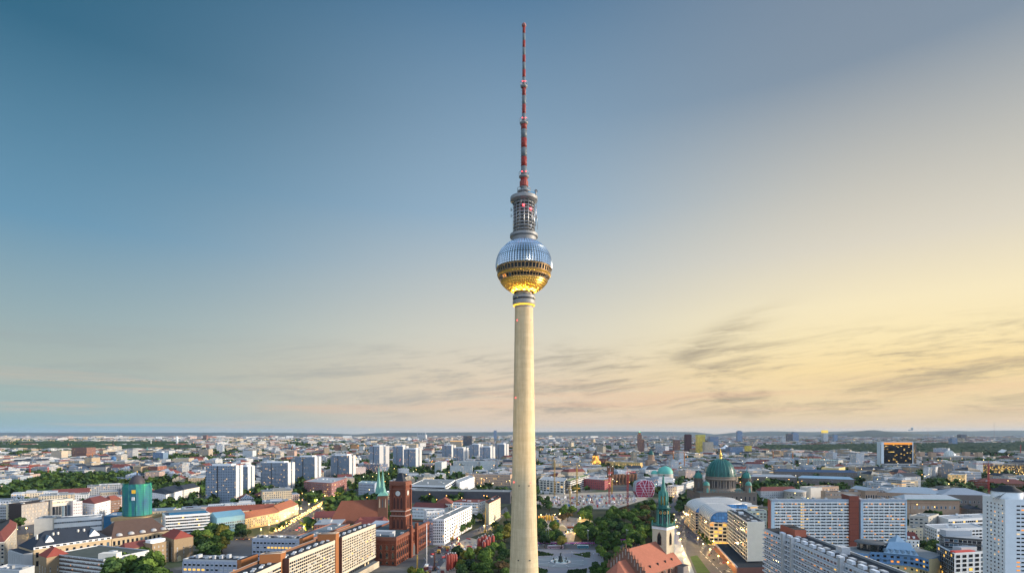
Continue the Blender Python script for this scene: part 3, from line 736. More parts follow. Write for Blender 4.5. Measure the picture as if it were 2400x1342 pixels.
    r = thing('apartment_block', 'long pale blue apartment slab with continuous balconies and skylights along its roof', 'apartment block', (c.x, c.y, 0)); keep([(p.x, p.y) for p in P2], 4)
    k = MB(); k.prism(P2, 0, 50, SLB); k.build('wall', r)
    k = MB(); k.face([(p.x, p.y, 50.03) for p in P2][::1], ROOFD); k.build('roof', r)
    L = (b2 - a).length
    for j in range(13):
        z = 6.5 + j * 3.45; k = MB(); o = 1.5 if j < 12 else .6
        k.prism([P2[0] + n * .02, P2[1] + n * .02, P2[1] + n * o, P2[0] + n * o], z, z + 1.15, SLB, ROOFL, True); k.build('balcony_band', r)
    win_row(r, P2[0], P2[1], 4.2, 49.0, 44, 13, 2.4, 1.9, dict(dark=.52, blue=.22, curtain=.12, lit=.08, gold=.06), FRAME_W)
    for s in (.20, .275, .62):
        q = P2[0] + t * L * s; k = MB(); k.prism([q + n * .3, q + t * 2.6 + n * .3, q + t * 2.6 + n * 2.6, q + n * 2.6], 0, 52.5, GREYL, GREYL); k.build('stair_shaft', r)
    for i in range(13):
        q = P2[0] + t * (L * (.16 + i * .062)) - n * 1.6; partbox(r, 'roof_terrace_wall', (q.x, q.y, 50.03), (L * .03, 2.2, 2.0), SLB, atan2(t.y, t.x))
    for i in range(16):
        q = P2[0] + t * (L * (.10 + i * .055)) - n * 8.5; partbox(r, 'skylight', (q.x, q.y, 50.03), (4.6, 2.4, .9), ALU, atan2(t.y, t.x))
    k = MB(); k.prism([P2[3] + n * .8, P2[2] + n * .8, P2[2] - n * .1, P2[3] - n * .1], 49.5, 51.4, GREYM, ALU); k.build('parapet', r)
    for s in (.075, .135):
        q = P2[0] + t * L * (s + .03) - n * 11; partbox(r, 'lift_house', (q.x, q.y, 50.03), (13, 8, 5.2), mat('salmon brick', (.42, .13, .08), .85), atan2(t.y, t.x), ROOFD)
    q = P2[0] + t * L * .50 - n * 12; partbox(r, 'plant_box', (q.x, q.y, 50.03), (7, 5, 4.2), ALU, atan2(t.y, t.x))
    protect(1791, 2040, 1232, 1342, 300); anchor(1900, 1290, 380, 'the terraced slab')
    # beige gable slab beside the boulevard
    r, P = blk('hotel_slab', 'slab hotel with blank beige gable and white window grid on a dark podium', 'hotel', 44, [(1705, 1193), (1751, 1223.5), (1792, 1223)], mat('hotel grid white', (.64, .67, .68), .7, var=.08), ROOFD, nu=8, z0=9.0, phrase='the beige gable slab')
    win_row(r, P[0], P[1], 9.5, 43.5, 14, 10, 4.2, 2.5, dict(dark=.93, blue=.05, lit=.02), FRAME_D)
    t = (P[2] - P[1]).normalized(); n = Vector((t.y, -t.x, 0)); k = MB()
    k.prism([P[1] + n * .02, P[2] + n * .02, P[2] + n * .3, P[1] + n * .3], 9.2, 44.6, mat('beige gable panels', (.66, .62, .52), .8, var=.1), GREYL); k.build('gable_wall', r)
    u = (P[1] - P[0]).normalized(); w = (P[2] - P[1]).normalized()
    A = P[0] - w * 13 - u * 3; B = P[1] - w * 13 + u * 16; Cc = P[2] + w * 4 + u * 16; Dd = P[2] + w * 4 - (P[1] - P[0]) - u * 3
    k = MB(); k.prism([A, B, Cc, Dd], 0, 7.5, mat('podium red brown', (.20, .09, .07), .8), ROOFD); k.build('podium', r); keep([(p.x, p.y) for p in (A, B, Cc, Dd)], 3)
    k = MB(); k.prism([P[0] + u * 2 + w * 1, P[1] - u * 2 + w * 1, P[2] - u * 2 - w * 1, P[2] - w - (P[1] - P[0]) + u * 2], 7.5, 9.2, GREYD, GREYD, True); k.build('recessed_storey', r)
    k = MB(); k.prism([A - w * .4, B - w * .4, B + w * .6, A + w * .6], 6.4, 8.2, mat('pink fascia', (.40, .30, .30), .8), GREYL); k.build('canopy', r)
    protect(1689, 1792, 1188, 1340, 440)
    # white green block behind it
    blk('apartment_block', 'greenish white block with square windows directly behind the beige gable slab', 'apartment block', 36, [(1722, 1196), (1797, 1198)], mat('mint render', (.52, .58, .52), .8), ROOFD, 16, [(0, 9, 10, 2.6, 1.7)], nu=4)
    # two big balcony slabs with the brown stair tower
    BW = mat('balcony white', (.76, .80, .81), .7, var=.06); D0 = 549
    def slab(px0, px1, name_label, nb, frame_l, phrase):
        H = 57; P2 = [Vector((p.x, p.y, 0)) for p in (atd(px0, D0), atd(px1, D0), atd(px1, D0) + Vector((4.5, 15.5, 0)), atd(px0, D0) + Vector((4.5, 15.5, 0)))]
        c = sum(P2, Vector()) / 4; r = thing('apartment_block', name_label, 'apartment block', (c.x, c.y, 0), 'balcony slabs beside the brown stair tower'); keep([(p.x, p.y) for p in P2], 5)
        k = MB(); k.prism(P2, 0, H, mat('slab back wall', (.30, .36, .40), .8)); k.build('wall', r)
        k = MB(); k.face([(p.x, p.y, H + .03) for p in P2], ROOFG); k.build('roof', r)
        k = MB(); y = P2[0].y
        k.prism([P2[0] + Vector((0, -2.2, 0)), P2[1] + Vector((0, -2.2, 0)), P2[1] + Vector((0, .5, 0)), P2[0] + Vector((0, .5, 0))], H - 1.2, H + 1.2, BLUEG, ROOFL, True); k.build('cornice', r)
        for q, wd in ((P2[0], 2.6), (P2[1] - Vector((1.2, 0, 0)), 1.2)):
            k = MB(); k.prism([q + Vector((0, -2.3, 0)), q + Vector((wd, -2.3, 0)), q + Vector((wd, .2, 0)), q + Vector((0, .2, 0))], 0, H - 1.25, mat('pale blue side frame', (.40, .54, .66), .7), None); k.build('side_frame', r)
        L = P2[1].x - P2[0].x
        for j in range(18):
            z = 3.0 + j * 3.02; k = MB(); k.prism([P2[0] + Vector((2.7, -2.0, 0)), P2[1] + Vector((-1.3, -2.0, 0)), P2[1] + Vector((-1.3, -.01, 0)), P2[0] + Vector((2.7, -.01, 0))], z - .1, z + 1.15, BW, GREYL, True); k.build('balcony_band', r)
        for i in range(1, nb):
            x = P2[0].x + 2.7 + (L - 4) * i / nb; k = MB(); k.prism([(x - .12, y - 1.9), (x + .12, y - 1.9), (x + .12, y - .02), (x - .12, y - .02)], 2.9, H - 1.3, BW, None); k.build('partition', r)
        def kd(i, j):
            if nb > 11 and i in (14, 15) : return 'gold' if R.random() < .8 else 'lit'
            return pick(dict(dark=.60, blue=.13, curtain=.16, lit=.06, gold=.02))
        win_row(r, P2[0], P2[1], 4.0, 55.2, nb * 3, 17, 1.75, 1.75, kd, FRAME_W, 2.7, 1.3)
        units(r, P2, H, 6, int(px0), ALU)
        anchor((px0 + px1) / 2, 1220, D0, phrase)
        return r, P2
    r, P = slab(1807, 1991, 'wide balcony slab with a lit yellow stair column and a brick gable end', 13, 1, 'the wide balcony slab')
    k = MB(); d = P[3] - P[0]; n = Vector((-d.y, d.x, 0)).normalized()
    k.prism([P[3] + n * .5, P[0] + n * .5 + d * .02, P[0] + d * .02, P[3]], 0, 56.6, mat('brick gable', (.30, .09, .06), .85), None); k.build('gable_wall', r)
    slab(2014, 2122, 'narrower balcony slab to the right of the brown stair tower', 8, 0, 'the narrower balcony slab')
    P2 = [Vector((p.x, p.y, 0)) for p in (atd(1991.4, D0 - 4), atd(2013, D0 - 4), atd(2013, D0 - 4) + Vector((4.5, 21, 0)), atd(1991.4, D0 - 4) + Vector((4.5, 21, 0)))]
    P2 = [P2[0], P2[1], P2[2], P2[3]]
    c = sum(P2, Vector()) / 4; r = thing('stair_tower', 'brown red tiled stair tower standing between two balcony slabs', 'stair tower', (c.x, c.y, 0))
    def tiles(): return facade('brown red tiles', (.22, .065, .045), 2.4, 3.0, .94, .94, (.19, .055, .04), 0.0, .7)
    BT = tiles(); k = MB(); k.prism(P2, 0, 62, mat('stair tower tiles', (.21, .062, .042), .75, var=.12), None); k.build('wall', r); k = MB(); k.face([(p.x, p.y, 62) for p in P2], ROOFG); k.build('roof', r)
    for j in range(10):
        k = MB(); z = 5 + j * 5.7; k.prism([P2[0] + Vector((0, -.08, 0)), P2[1] + Vector((0, -.08, 0)), P2[1] + Vector((0, -.01, 0)), P2[0] + Vector((0, -.01, 0))], z, z + .28, mat('joint dark', (.12, .04, .03), .8), None); k.build('joint', r)
    keep([(p.x, p.y) for p in P2]); protect(1793, 2122, 1160, 1290, 535); anchor(2002, 1200, 545, 'the brown stair tower')
    # cream gable house and red roofed house next to it
    blk('apartment_block', 'cream block with two window columns beside the narrower balcony slab', 'apartment block', 22, [(2124, 1238), (2163, 1239)], CREAM, ROOFG, 12, [(0, 4, 6, 1.3, 1.7)], nu=1)
    r, P = blk('gabled_house', 'small white house with steep red roof below the cream block', 'house', 14, [(2118, 1262), (2155, 1264)], WHITE, ROOFG, 10, [(0, 4, 3, 1.3, 1.6)], hip=(7, TILED, 3), nu=0)
    for s in (.35, .68):
        p = P[0] + (P[1] - P[0]) * s; partbox(r, 'dormer', (p.x, p.y + 1.4, 15), (1.8, 2.4, 2), WHITE)
    # grey blocks behind the trees
    blk('office_building', 'beige office with square windows below the sandstone gallery', 'office building', 24, [(2131, 1209), (2176, 1211), (2200, 1204)], mat('beige grey render', (.40, .38, .34), .8), ROOFG, None, [(0, 4, 5, 3.2, 2.0), (1, 3, 5, 3, 2)], nu=3)
    blk('office_building', 'long low building with a blue glass storey in front of the museum roofs', 'office building', 22, [(2197, 1208), (2223, 1217), (2330, 1212)], WHITE, ROOFL, None, [(1, 22, 2, 3.6, 2.4, dict(kinds=dict(dark=.5, blue=.4, gold=.1), z=(12, 21))), (1, 22, 3, 1.6, 1.6, dict(z=(1, 11)))], nu=5)
    blk('terraced_building', 'white terraced building with roof gardens between trees and the banded office', 'building', 24, [(2168, 1229), (2196, 1240), (2310, 1236)], WHITE, ROOFL, None, [(1, 14, 6, 3.4, 1.9, dict(kinds=K_OFF)), (0, 6, 6, 3, 1.9)], nu=6)
    # sandstone gallery
    r, P = blk('gallery', 'sandstone gallery with tall pilasters and a teal edged glass roof', 'gallery', 28, [(2122, 1170), (2249, 1171)], SAND, ROOFL, 30, [(0, 11, 1, 2.6, 4.2, dict(z=(12, 22), kinds=dict(blue=.6, curtain=.4), m0=4, m1=4)), (0, 11, 1, 2.4, 3.4, dict(z=(2, 9), kinds=dict(blue=.7, curtain=.3), m0=4, m1=4))], par=0, nu=0, phrase='the sandstone gallery')
    a, b2 = P[0], P[1]; L = (b2 - a).length
    for i in range(13):
        x = a.x + L * (i + .25) / 12.5; k = MB(); k.lathe([(.75, 9.5), (.62, 23.5), (.9, 24)], SAND, 8, (x, a.y - .5, 0)); k.build('pilaster', r)
    for z, o in ((9.3, .9), (24, 1.1), (27.6, 1.6)):
        k = MB(); k.prism([a + Vector((-o, -o, 0)), b2 + Vector((o, -o, 0)), b2 + Vector((o, .3, 0)), a + Vector((-o, .3, 0))], z - .6, z, SAND, SAND, True); k.build('cornice', r)
    Q = [Vector((p.x, p.y, 0)) for p in P]; k = MB(); k.hip(Q, 28.6, 5.5, mat('pale zinc roof', (.36, .40, .43), .5, .1), 9, 1.2); k.build('glazed_roof', r); k = MB(); k.prism([a + Vector((-2, -2, 0)), b2 + Vector((2, -2, 0)), b2 + Vector((2, .2, 0)), a + Vector((-2, .2, 0))], 28.05, 28.75, COPPER, COPPER, True); k.build('roof_edge', r)
    k = MB(); cc = sum(Q, Vector()) / 4
    for i in range(3):
        s0, s1 = .17 + i * .225, .17 + i * .225 + .20
        A = Vector((a.x + L * s0, a.y + 3, 30.0)); B = Vector((a.x + L * s1, a.y + 3, 30.0)); Cq = Vector((a.x + L * s1, a.y + 14, 34.0)); Dq = Vector((a.x + L * s0, a.y + 14, 34.0))
        g2 = MB(); g2.face([A, B, Cq, Dq], mat('pale roof glass', (.50, .58, .62), .25)); g2.face([A - Vector((0, 0, .4)), B - Vector((0, 0, .4)), B, A], COPPER); g2.build('roof_glazing', r)
    protect(2104, 2250, 1150, 1206, 760)
    # museum roofs
    blk('museum', 'long museum wing with pale grey metal roof behind the sandstone gallery', 'museum', 26, [(2080, 1153), (2215, 1158)], SAND, ROOFL, 34, [(0, 24, 2, 1.6, 3, dict(kinds=K_DRK))], hip=(9, mat('pale zinc roof', (.36, .40, .43), .5, .1), 20))
    blk('museum', 'brown stone museum with grey hipped roof beside the tall white tower', 'museum', 27, [(2208, 1158), (2330, 1160)], STONE, ROOFL, 42, [(0, 12, 1, 2.2, 4, dict(kinds=K_DRK, z=(10, 22)))], hip=(9, mat('grey zinc roof', (.27, .31, .36), .5, .1), 28))
    r, P = blk('portico_building', 'small stone temple front with grey pediment beside the white tower', 'museum', 17, [(2268, 1192), (2304, 1193)], STONE, ROOFG, 20, [], hip=(4, SLATE, 0), prot=False)
    for i in range(6):
        p = P[0] + (P[1] - P[0]) * ((i + .5) / 6); k = MB(); k.lathe([(.7, 0), (.6, 15), (.9, 15.5)], STONE, 8, (p.x, p.y - 1.2, 0)); k.build('column', r)
    # courtyards and institutes above the wide balcony slab
    blk('institute', 'grey long building with dark red roof behind the wide balcony slab', 'institute', 20, [(1783, 1150), (1872, 1149)], GREYL, ROOFD, 16, [(0, 18, 4, 1.4, 1.9)], hip=(7, TILED, 7))
    q = at(1863, 1147, 24); r = thing('drum_building', 'round pale building with a shallow white roof behind the wide balcony slab', 'building', (q.x, q.y, 0)); keep([(q.x - 20, q.y - 20), (q.x + 20, q.y - 20), (q.x + 20, q.y + 20), (q.x - 20, q.y + 20)])
    k = MB(); k.lathe([(17.5, 0), (17.5, 21), (18.2, 21.3), (18.2, 22.3)], OFFW, 36, (q.x, q.y, 0)); k.build('wall', r); k = MB(); k.lathe([(18.2, 22.3), (9, 24.8), (0, 25.3)], ROOFL, 36, (q.x, q.y, 0)); k.build('roof', r)
    for i in range(9):
        an = -pi / 2 + (i - 4) * .3; c = Vector((q.x + 17.5 * cos(an), q.y + 17.5 * sin(an), 17)); add_win(r, c, Vector((-sin(an), cos(an), 0)), 1.6, 2.2, 'dark')
    protect(1840, 1890, 1143, 1164, q.y)
    r, P = blk('theatre', 'pale cube building with brightly lit entrance behind the wide balcony slab', 'theatre', 27, [(1900, 1143), (1927, 1142)], OFFW, ROOFL, 24, [(0, 4, 1, 3.4, 6, dict(z=(1, 9), kinds=dict(gold=1, pale=1)))], nu=1)
    blk('institute', 'classical stone building with flat cornice left of the museum courtyard', 'institute', 26, [(1927, 1141), (1966, 1139)], SAND, ROOFG, 22, [(0, 9, 3, 1.8, 2.6)], nu=2)
    blk('institute', 'pinkish stone range with low flat roof before the brown stair tower', 'institute', 24, [(1935, 1152), (2026, 1153)], mat('pink sandstone', (.44, .33, .25), .85), ROOFD, 18, [(0, 24, 3, 1.4, 2)], nu=4)
    r, P = blk('temple_building', 'stone museum with triangular pediment beyond the brown stair tower', 'museum', 28, [(2028, 1149), (2056, 1149)], SAND, ROOFL, 40, [(0, 5, 1, 2.4, 6, dict(z=(12, 24), kinds=K_DRK))], hip=(5, mat('pale zinc roof', (.36, .40, .43), .5, .1), 0, ), nu=0)
    blk('museum', 'museum wing with rows of white skylights right of the pediment', 'museum', 25, [(2056, 1153), (2110, 1156)], SAND, ROOFD, 24, [(0, 14, 2, 1.5, 2.5)], nu=7)
    blk('museum', 'very long low museum range with blue roof behind the green dome', 'museum', 22, [(1817, 1104), (2010, 1107)], STONE, ROOFD, 22, [(0, 40, 2, 1.6, 2.4, dict(kinds=K_DRK))], hip=(6, mat('blue slate roof', (.04, .075, .14), .6), 10))
    blk('museum', 'long range with pale blue glazed roof in front of the blue roofed museum', 'museum', 20, [(1872, 1119), (2002, 1123)], STONE, ROOFG, 26, [(0, 30, 2, 1.6, 2.4, dict(kinds=K_DRK))], hip=(5, mat('pale blue roof', (.26, .38, .47), .4), 8))
    blk('museum', 'low hall with grey roofs left of the pale blue glazed roof', 'museum', 18, [(1760, 1116), (1868, 1118)], STONE, ROOFG, 34, [(0, 24, 2, 1.6, 2.4, dict(kinds=K_DRK))], hip=(5, ROOFL, 10))
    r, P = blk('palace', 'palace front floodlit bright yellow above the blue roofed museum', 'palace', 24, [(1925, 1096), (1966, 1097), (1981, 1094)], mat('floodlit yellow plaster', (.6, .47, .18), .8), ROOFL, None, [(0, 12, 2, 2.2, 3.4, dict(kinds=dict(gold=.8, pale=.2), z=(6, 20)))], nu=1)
    # black office slab with white side walls
    D1 = 1862; P2 = [Vector((p.x, p.y, 0)) for p in (atd(2064, D1), atd(2139, D1), atd(2148, D1 + 40), atd(2073, D1 + 40))]
    c = sum(P2, Vector()) / 4; r = thing('office_tower', 'black glass office tower with white side walls and an orange lit top floor', 'office tower', (c.x, c.y, 0)); keep([(p.x, p.y) for p in P2], 10)
    fm = facade('black tower curtain wall', (.012, .011, .012), 5.2, 3.3, .9, .45, (.010, .010, .012), .075, .35, base=8, top=83, litcol=(1, .58, .06), lits=1.0, orand=0); fm.node_tree.nodes['Principled BSDF'].inputs['Specular IOR Level'].default_value = .06
    k = MB(); k.prism(P2, 0, 84, fm, ROOFD); k.build('curtain_wall', r)
    k = MB(); a, b2 = P2[0], P2[1]; k.prism([a + Vector((9, -1, 0)), b2 + Vector((-2, -1, 0)), b2 + Vector((-2, -.1, 0)), a + Vector((9, -.1, 0))], 84.1, 91.5, glow('orange lit top floor', (1.0, .36, .04), .5), ROOFD); k.build('lit_top_floor', r)
    wm = mat('white tower side wall', (.58, .66, .72), .7, var=.05)
    for q, w in ((a, 9.0), (b2 - Vector((2.5, 0, 0)), 2.5)):
        k = MB(); k.prism([q + Vector((0, -3, 0)), q + Vector((w, -3, 0)), q + Vector((w + 14, 40, 0)), q + Vector((14, 40, 0))], 0, 93, wm, wm); k.build('side_wall', r)
    k = MB(); k.prism([b2 + Vector((0, -2.9, 0)), b2 + Vector((.1, -2.9, 0)) + Vector((18, 30, 0)), b2 + Vector((14, 38, 0)), b2 + Vector((0, 1, 0))], 0, 92.8, wm, wm); k.build('end_wall', r)
    k = MB(); k.prism([a + Vector((8, 0, 0)), b2, b2 + Vector((12, 36, 0)), a + Vector((20, 36, 0))], 91.6, 93.4, wm, ROOFD, True); k.build('roof', r)
    k = MB(); k.box((a.x + 55, a.y - 14, 0), (112, 20, 20), facade('podium white bands', (.5, .52, .54), 4, 6.4, .96, .4, lit=.05), 0, ROOFG); k.build('podium', r)
    protect(2060, 2150, 1033, 1106, D1 - 20); anchor(2106, 1075, D1, 'the black office tower')
    # parliament with the glass dome
    q = atd(2225, 2330); r = thing('parliament', 'pale stone parliament with four corner towers and a glass dome', 'parliament', (q.x, q.y, 0))
    k = MB(); k.box((q.x, q.y, 0), (215, 80, 24), facade('parliament stone', (.36, .33, .29), 6, 11, .35, .6, lit=.08)); k.build('wall', r)
    for sx in (-98, 98):
        for sy in (-32, 32):
            k = MB(); k.box((q.x + sx, q.y + sy, 24.1), (22, 18, 17), SAND); k.build('corner_tower', r)
    k = MB(); k.lathe([(20.5 * cos(t * pi / 24), 24.5 + 24 * sin(t * pi / 24)) for t in range(13)], mat('dome glass', (.45, .46, .42), .12, 0, .15, .3, spec=1), 28, (q.x, q.y, 0)); k.build('dome', r)
    rb = mat('dome steel rib', (.7, .7, .68), .4)
    for i in range(14):
        an = 2 * pi * i / 14; k = MB(); pr = None
        for t in range(8):
            A = (q.x + 20.8 * cos(t * pi / 16) * cos(an), q.y + 20.8 * cos(t * pi / 16) * sin(an), 24.5 + 24.3 * sin(t * pi / 16))
            if pr: k.tube(pr, A, .45, rb, 4)
            pr = A
        k.build('dome_rib', r)
    k = MB(); k.lathe([(2, 25), (5, 33), (1, 41)], glow('lit dome core', (1, .7, .35), 1.0), 10, (q.x, q.y, 0)); k.build('dome_core', r)
    k = MB(); k.box((q.x, q.y, 24.05), (120, 50, 1.5), ROOFL); k.build('roof', r)
    keep([(q.x - 112, q.y - 45), (q.x + 112, q.y - 45), (q.x + 112, q.y + 45), (q.x - 112, q.y + 45)]); protect(2164, 2292, 1046, 1085, q.y - 40); anchor(2228, 1065, 2330, 'the glass domed parliament')
    # hall with the swept white roof
    q = atd(2333, 2900); r = thing('congress_hall', 'white saddle shaped concert hall roof against the dark park', 'hall', (q.x, q.y, 0))
    k = MB(); WS = mat('white shell roof', (.65, .62, .6), .6); SHD = mat('terracotta shell soffit', (.38, .2, .15), .8); n = 12
    for i in range(n):
        u0, u1 = -1 + 2 * i / n, -1 + 2 * (i + 1) / n
        f = lambda u: (q.x + 52 * u, 12 + 20 * u * u)
        x0, z0 = f(u0); x1, z1 = f(u1)
        k.face([(x0, q.y - 20 * (1 - .5 * abs(u0)), z0), (x1, q.y - 20 * (1 - .5 * abs(u1)), z1), (x1, q.y + 20, z1 + 5), (x0, q.y + 20, z0 + 5)], WS)
        k.face([(x0, q.y - 20 * (1 - .5 * abs(u0)), z0 - 5 * (1 - abs(u0))), (x1, q.y - 20 * (1 - .5 * abs(u1)), z1 - 5 * (1 - abs(u1))), (x1, q.y - 20 * (1 - .5 * abs(u1)), z1), (x0, q.y - 20 * (1 - .5 * abs(u0)), z0)], SHD)
    k.build('shell_roof', r); k = MB(); k.box((q.x, q.y + 4, 0), (70, 34, 11), SHD); k.build('wall', r); protect(2308, 2360, 1048, 1070, 2850)
    # blocks by the railway and government offices
    for i, (x0, x1, yt, D, w, lab) in enumerate([(2164, 2181, 1097, 1500, .62, 'white block nearest the black tower in the street canyon'), (2184, 2197, 1094, 1560, .56, 'middle white block of the street canyon'), (2199, 2212, 1090, 1640, .5, 'farther white block of the street canyon')]):
        H = zat(yt, D); P2 = [atd(x0, D), atd(x1 - 4, D), atd(x1 + 2, D + 60), atd(x0 + 5, D + 60)]; c = sum(P2, Vector()) / 4
        r = thing('apartment_block', lab, 'apartment block', (c.x, c.y, 0)); k = MB(); k.prism(P2, 0, H, facade('street canyon white', (w, w * 1.03, w * 1.07), 3.4, 3.3, .5, .5, lit=.06), ROOFG); k.build('wall', r)
        k = MB(); k.box((c.x, c.y, H), (10, 20, 3), ALU); k.build('roof_storey', r); keep([(p.x, p.y) for p in P2], 4)
    protect(2160, 2215, 1086, 1135, 1500)
    FL = facade('lit yellow office', (.42, .36, .22), 2.2, 3.4, .55, .7, (.2, .16, .06), .75, .5, lits=.7)
    blk('office_building', 'glass office glowing pale yellow with slatted facade near the railway', 'office building', 26, [(2221, 1112), (2262, 1112), (2275, 1104)], FL, ROOFL, None, nu=4)
    blk('office_building', 'striped white and glass office behind the pale yellow glass office', 'office building', 30, [(2262, 1106), (2300, 1106)], facade('white stripe office', (.6, .6, .62), 3, 3.6, .95, .45, lit=.04), ROOFL, 40, nu=3)
    blk('office_building', 'dark office with rows of golden lit windows at the picture edge', 'office building', 28, [(2316, 1090), (2450, 1090)], facade('golden lit office', (.05, .045, .04), 2.4, 3.6, .8, .5, (.02, .02, .02), .45, .4, litcol=(1, .56, .05), lits=.8), ROOFD, 40, nu=4)
    blk('brick_building', 'dark red brick hall with sawtooth roofs below the golden lit office', 'brick hall', 16, [(2290, 1130), (2420, 1134)], BRICKB, ROOFD, 60, [(0, 20, 2, 1.6, 2, dict(kinds=K_DRK))], hip=(8, TILED, 20))
    blk('brick_building', 'small red brick wing right of the pale yellow glass office', 'brick building', 18, [(2283, 1128), (2330, 1129)], BRICK, ROOFD, 26, [(0, 10, 3, 1.4, 1.8, dict(kinds=K_DRK))], nu=2)
right_side()
# ------------------------------------------------------------------ church, cathedral and the park side
def pointed_win(b, c, t, w, h, m, fr, d=.15):
    """pointed-arch opening; c bottom centre on the wall, t along the wall"""
    t = Vector(t); n = Vector((t.y, -t.x, 0)); pts = [(-w / 2, 0), (w / 2, 0), (w / 2, h * .62), (w * .3, h * .86), (0, h), (-w * .3, h * .86), (-w / 2, h * .62)]
    f = lambda s, o: [tuple(Vector(c) + t * x * s + Vector((0, 0, z * s - (s - 1) * h * .4)) + n * o) for x, z in pts]
    b.face(f(1.16, d * .5), fr); b.face(f(1.0, d), m)
def church():
    """church with the red tiled roof and the copper lantern tower"""
    d = Vector((.70, .714, 0)).normalized(); n = Vector((d.y, -d.x, 0)); W0 = Vector((135, 495, 0))
    root = thing('church', 'brick church with large red tiled roof and pale tower carrying a green copper lantern', 'church', (W0.x, W0.y, 0))
    L, hw, ez, rz = 57, 18.5, 10.0, 28.0
    E = W0 - d * L; TB = mat('church brick', (.20, .105, .075), .85, var=.3); RT = mat('salmon red roof tiles', (.33, .118, .074), .85, var=.24, scale=.6)
    P = [E - n * hw, E + n * hw, W0 + n * hw + d * 3, W0 - n * hw + d * 3]
    k = MB(); k.prism(P, 0, ez, TB); k.build('nave_wall', root); keep([(p.x, p.y) for p in P], 4)
    V = lambda p, z: (p.x, p.y, z)
    k = MB(); W3 = W0 + d * 3
    for s in (-1, 1):
        q = [V(E + n * s * (hw + 1), ez - .6), V(W3 + n * s * (hw + 1), ez - .6), V(W3, rz), V(E, rz)]; k.face(q if s > 0 else q[::-1], RT)
    k.face([V(W3 + n * hw, ez), V(W3 - n * hw, ez), V(W3, rz)], TB); k.face([V(E - n * hw, ez), V(E + n * hw, ez), V(E, rz)], TB); k.build('nave_roof', root)
    for s in (.22, .44, .66, .86):
        c = E + d * L * s + n * (hw * .80); z = ez + (rz - ez) * .20 + .3; k = MB(); k.lathe([(1.0, -.8), (1.0, .8), (0, 1.6)], mat('dormer dark', (.05, .03, .025), .8), 10, (c.x, c.y, z)); k.build('dormer', root)
    # stepped east gable with white blind niches
    k = MB()
    for i in range(-6, 7):
        w = hw / 6.5; zz = ez + (rz - ez) * (1 - abs(i) / 6.8) + 1.4; c = E + n * (i * w * 1.0) - d * .6
        k.prism([c - n * w * .5 - d * .5, c + n * w * .5 - d * .5, c + n * w * .5 + d * .5, c - n * w * .5 + d * .5], 0, zz, TB, TB)
    k.build('stepped_gable', root)
    for i in range(-6, 7):
        w = hw / 6.5; zz = ez + (rz - ez) * (1 - abs(i) / 6.8) + 1.4; c = E + n * (i * w * 1.0) - d * .6
        k = MB(); k.lathe([(.55, zz), (.5, zz + 2.2), (0, zz + 4.2)], TB, 6, (c.x, c.y, 0)); k.build('pinnacle', root)
        if abs(i) < 6:
            k = MB(); o = c - d * .56; k.face([V(o - n * .5, zz - 6), V(o + n * .5, zz - 6), V(o + n * .5, zz - 1), V(o - n * .5, zz - 1)][::-1], mat('blind niche plaster', (.5, .47, .44), .8)); k.face([V(o - n * .5, zz - 6), V(o + n * .5, zz - 6), V(o + n * .5, zz - 1), V(o - n * .5, zz - 1)], mat('blind niche plaster', (.5, .47, .44), .8)); k.build('blind_niche', root)
    # choir
    ch = 9.5; Cc = E - d * 1.2; PE = [Cc - n * ch, Cc - n * ch - d * 13, Cc - n * 4 - d * 19, Cc + n * 4 - d * 19, Cc + n * ch - d * 13, Cc + n * ch]
    k = MB(); k.prism(PE, 0, 10, TB); k.build('choir_wall', root)
    k = MB(); ap = V(Cc - d * 11, 20); r0 = V(Cc, 20)
    PE2 = [p + (p - (Cc - d * 8)).normalized() * .8 for p in PE]
    for i in range(5):
        a, b = V(PE2[i], 9.8), V(PE2[i + 1], 9.8)
        k.face([b, a, ap] if i in (1, 2, 3) else ([b, a, r0, ap] if i == 0 else [b, a, ap, r0]), RT)
    k.build('choir_roof', root)
    for s in (.06, .26, .46, .66, .86):
        c = E + d * (L * s + 4) + n * (hw + .02); k = MB(); pointed_win(k, V(c, 1.5), d, 2.6, 7, GLASSD, mat('window stone trim', (.32, .28, .24), .8)); k.build('window', root)
        c2 = E + d * L * s + n * hw; k = MB(); k.prism([c2 - d * .7, c2 - d * .7 + n * 1.6, c2 + d * .7 + n * 1.6, c2 + d * .7], 0, 8.4, TB, TB); k.build('buttress', root)
    k = MB(); c = W0 - d * 2 + n * (hw + 3.5); k.box((c.x, c.y, 0), (10, 7, 9), mat('grey vestry', (.20, .18, .17), .85), atan2(d.y, d.x), ROOFD); k.build('vestry', root)
    # tower
    CS = mat('pale tower stone', (.50, .44, .32), .85, var=.2, scale=.6); wt = 7.0
    T0 = W0 + d * 4.2 + n * .5; T0 = Vector((atd(1557.5, 487).x, 487 + 4.0, 0)); hz = 42.0
    def sq(h, z0, z1, m, nm, top=None):
        q = [T0 - d * h - n * h, T0 - d * h + n * h, T0 + d * h + n * h, T0 + d * h - n * h]; k = MB(); k.prism(q, z0, z1, m, top or m, True); return k.build(nm, root)
    sq(wt, 0, hz - 3, CS, 'tower_wall'); sq(wt + .35, hz - 3, hz - .4, WHITE, 'tower_frieze'); sq(wt + 1.1, hz - .4, hz, COPPERD, 'tower_cornice')
    for fn, tt in ((-d, n), (n, d)):
        c = T0 + fn * (wt + .02); k = MB(); pointed_win(k, V(c, hz - 16.5), tt, 3.8, 10.5, GLASSD, mat('tower window trim', (.22, .13, .09), .8)); k.build('tower_window', root)
        k = MB(); pointed_win(k, V(T0 + fn * (wt + .02), hz - 30), tt, 1.4, 7, GREYD, CS); k.build('tower_slit', root)
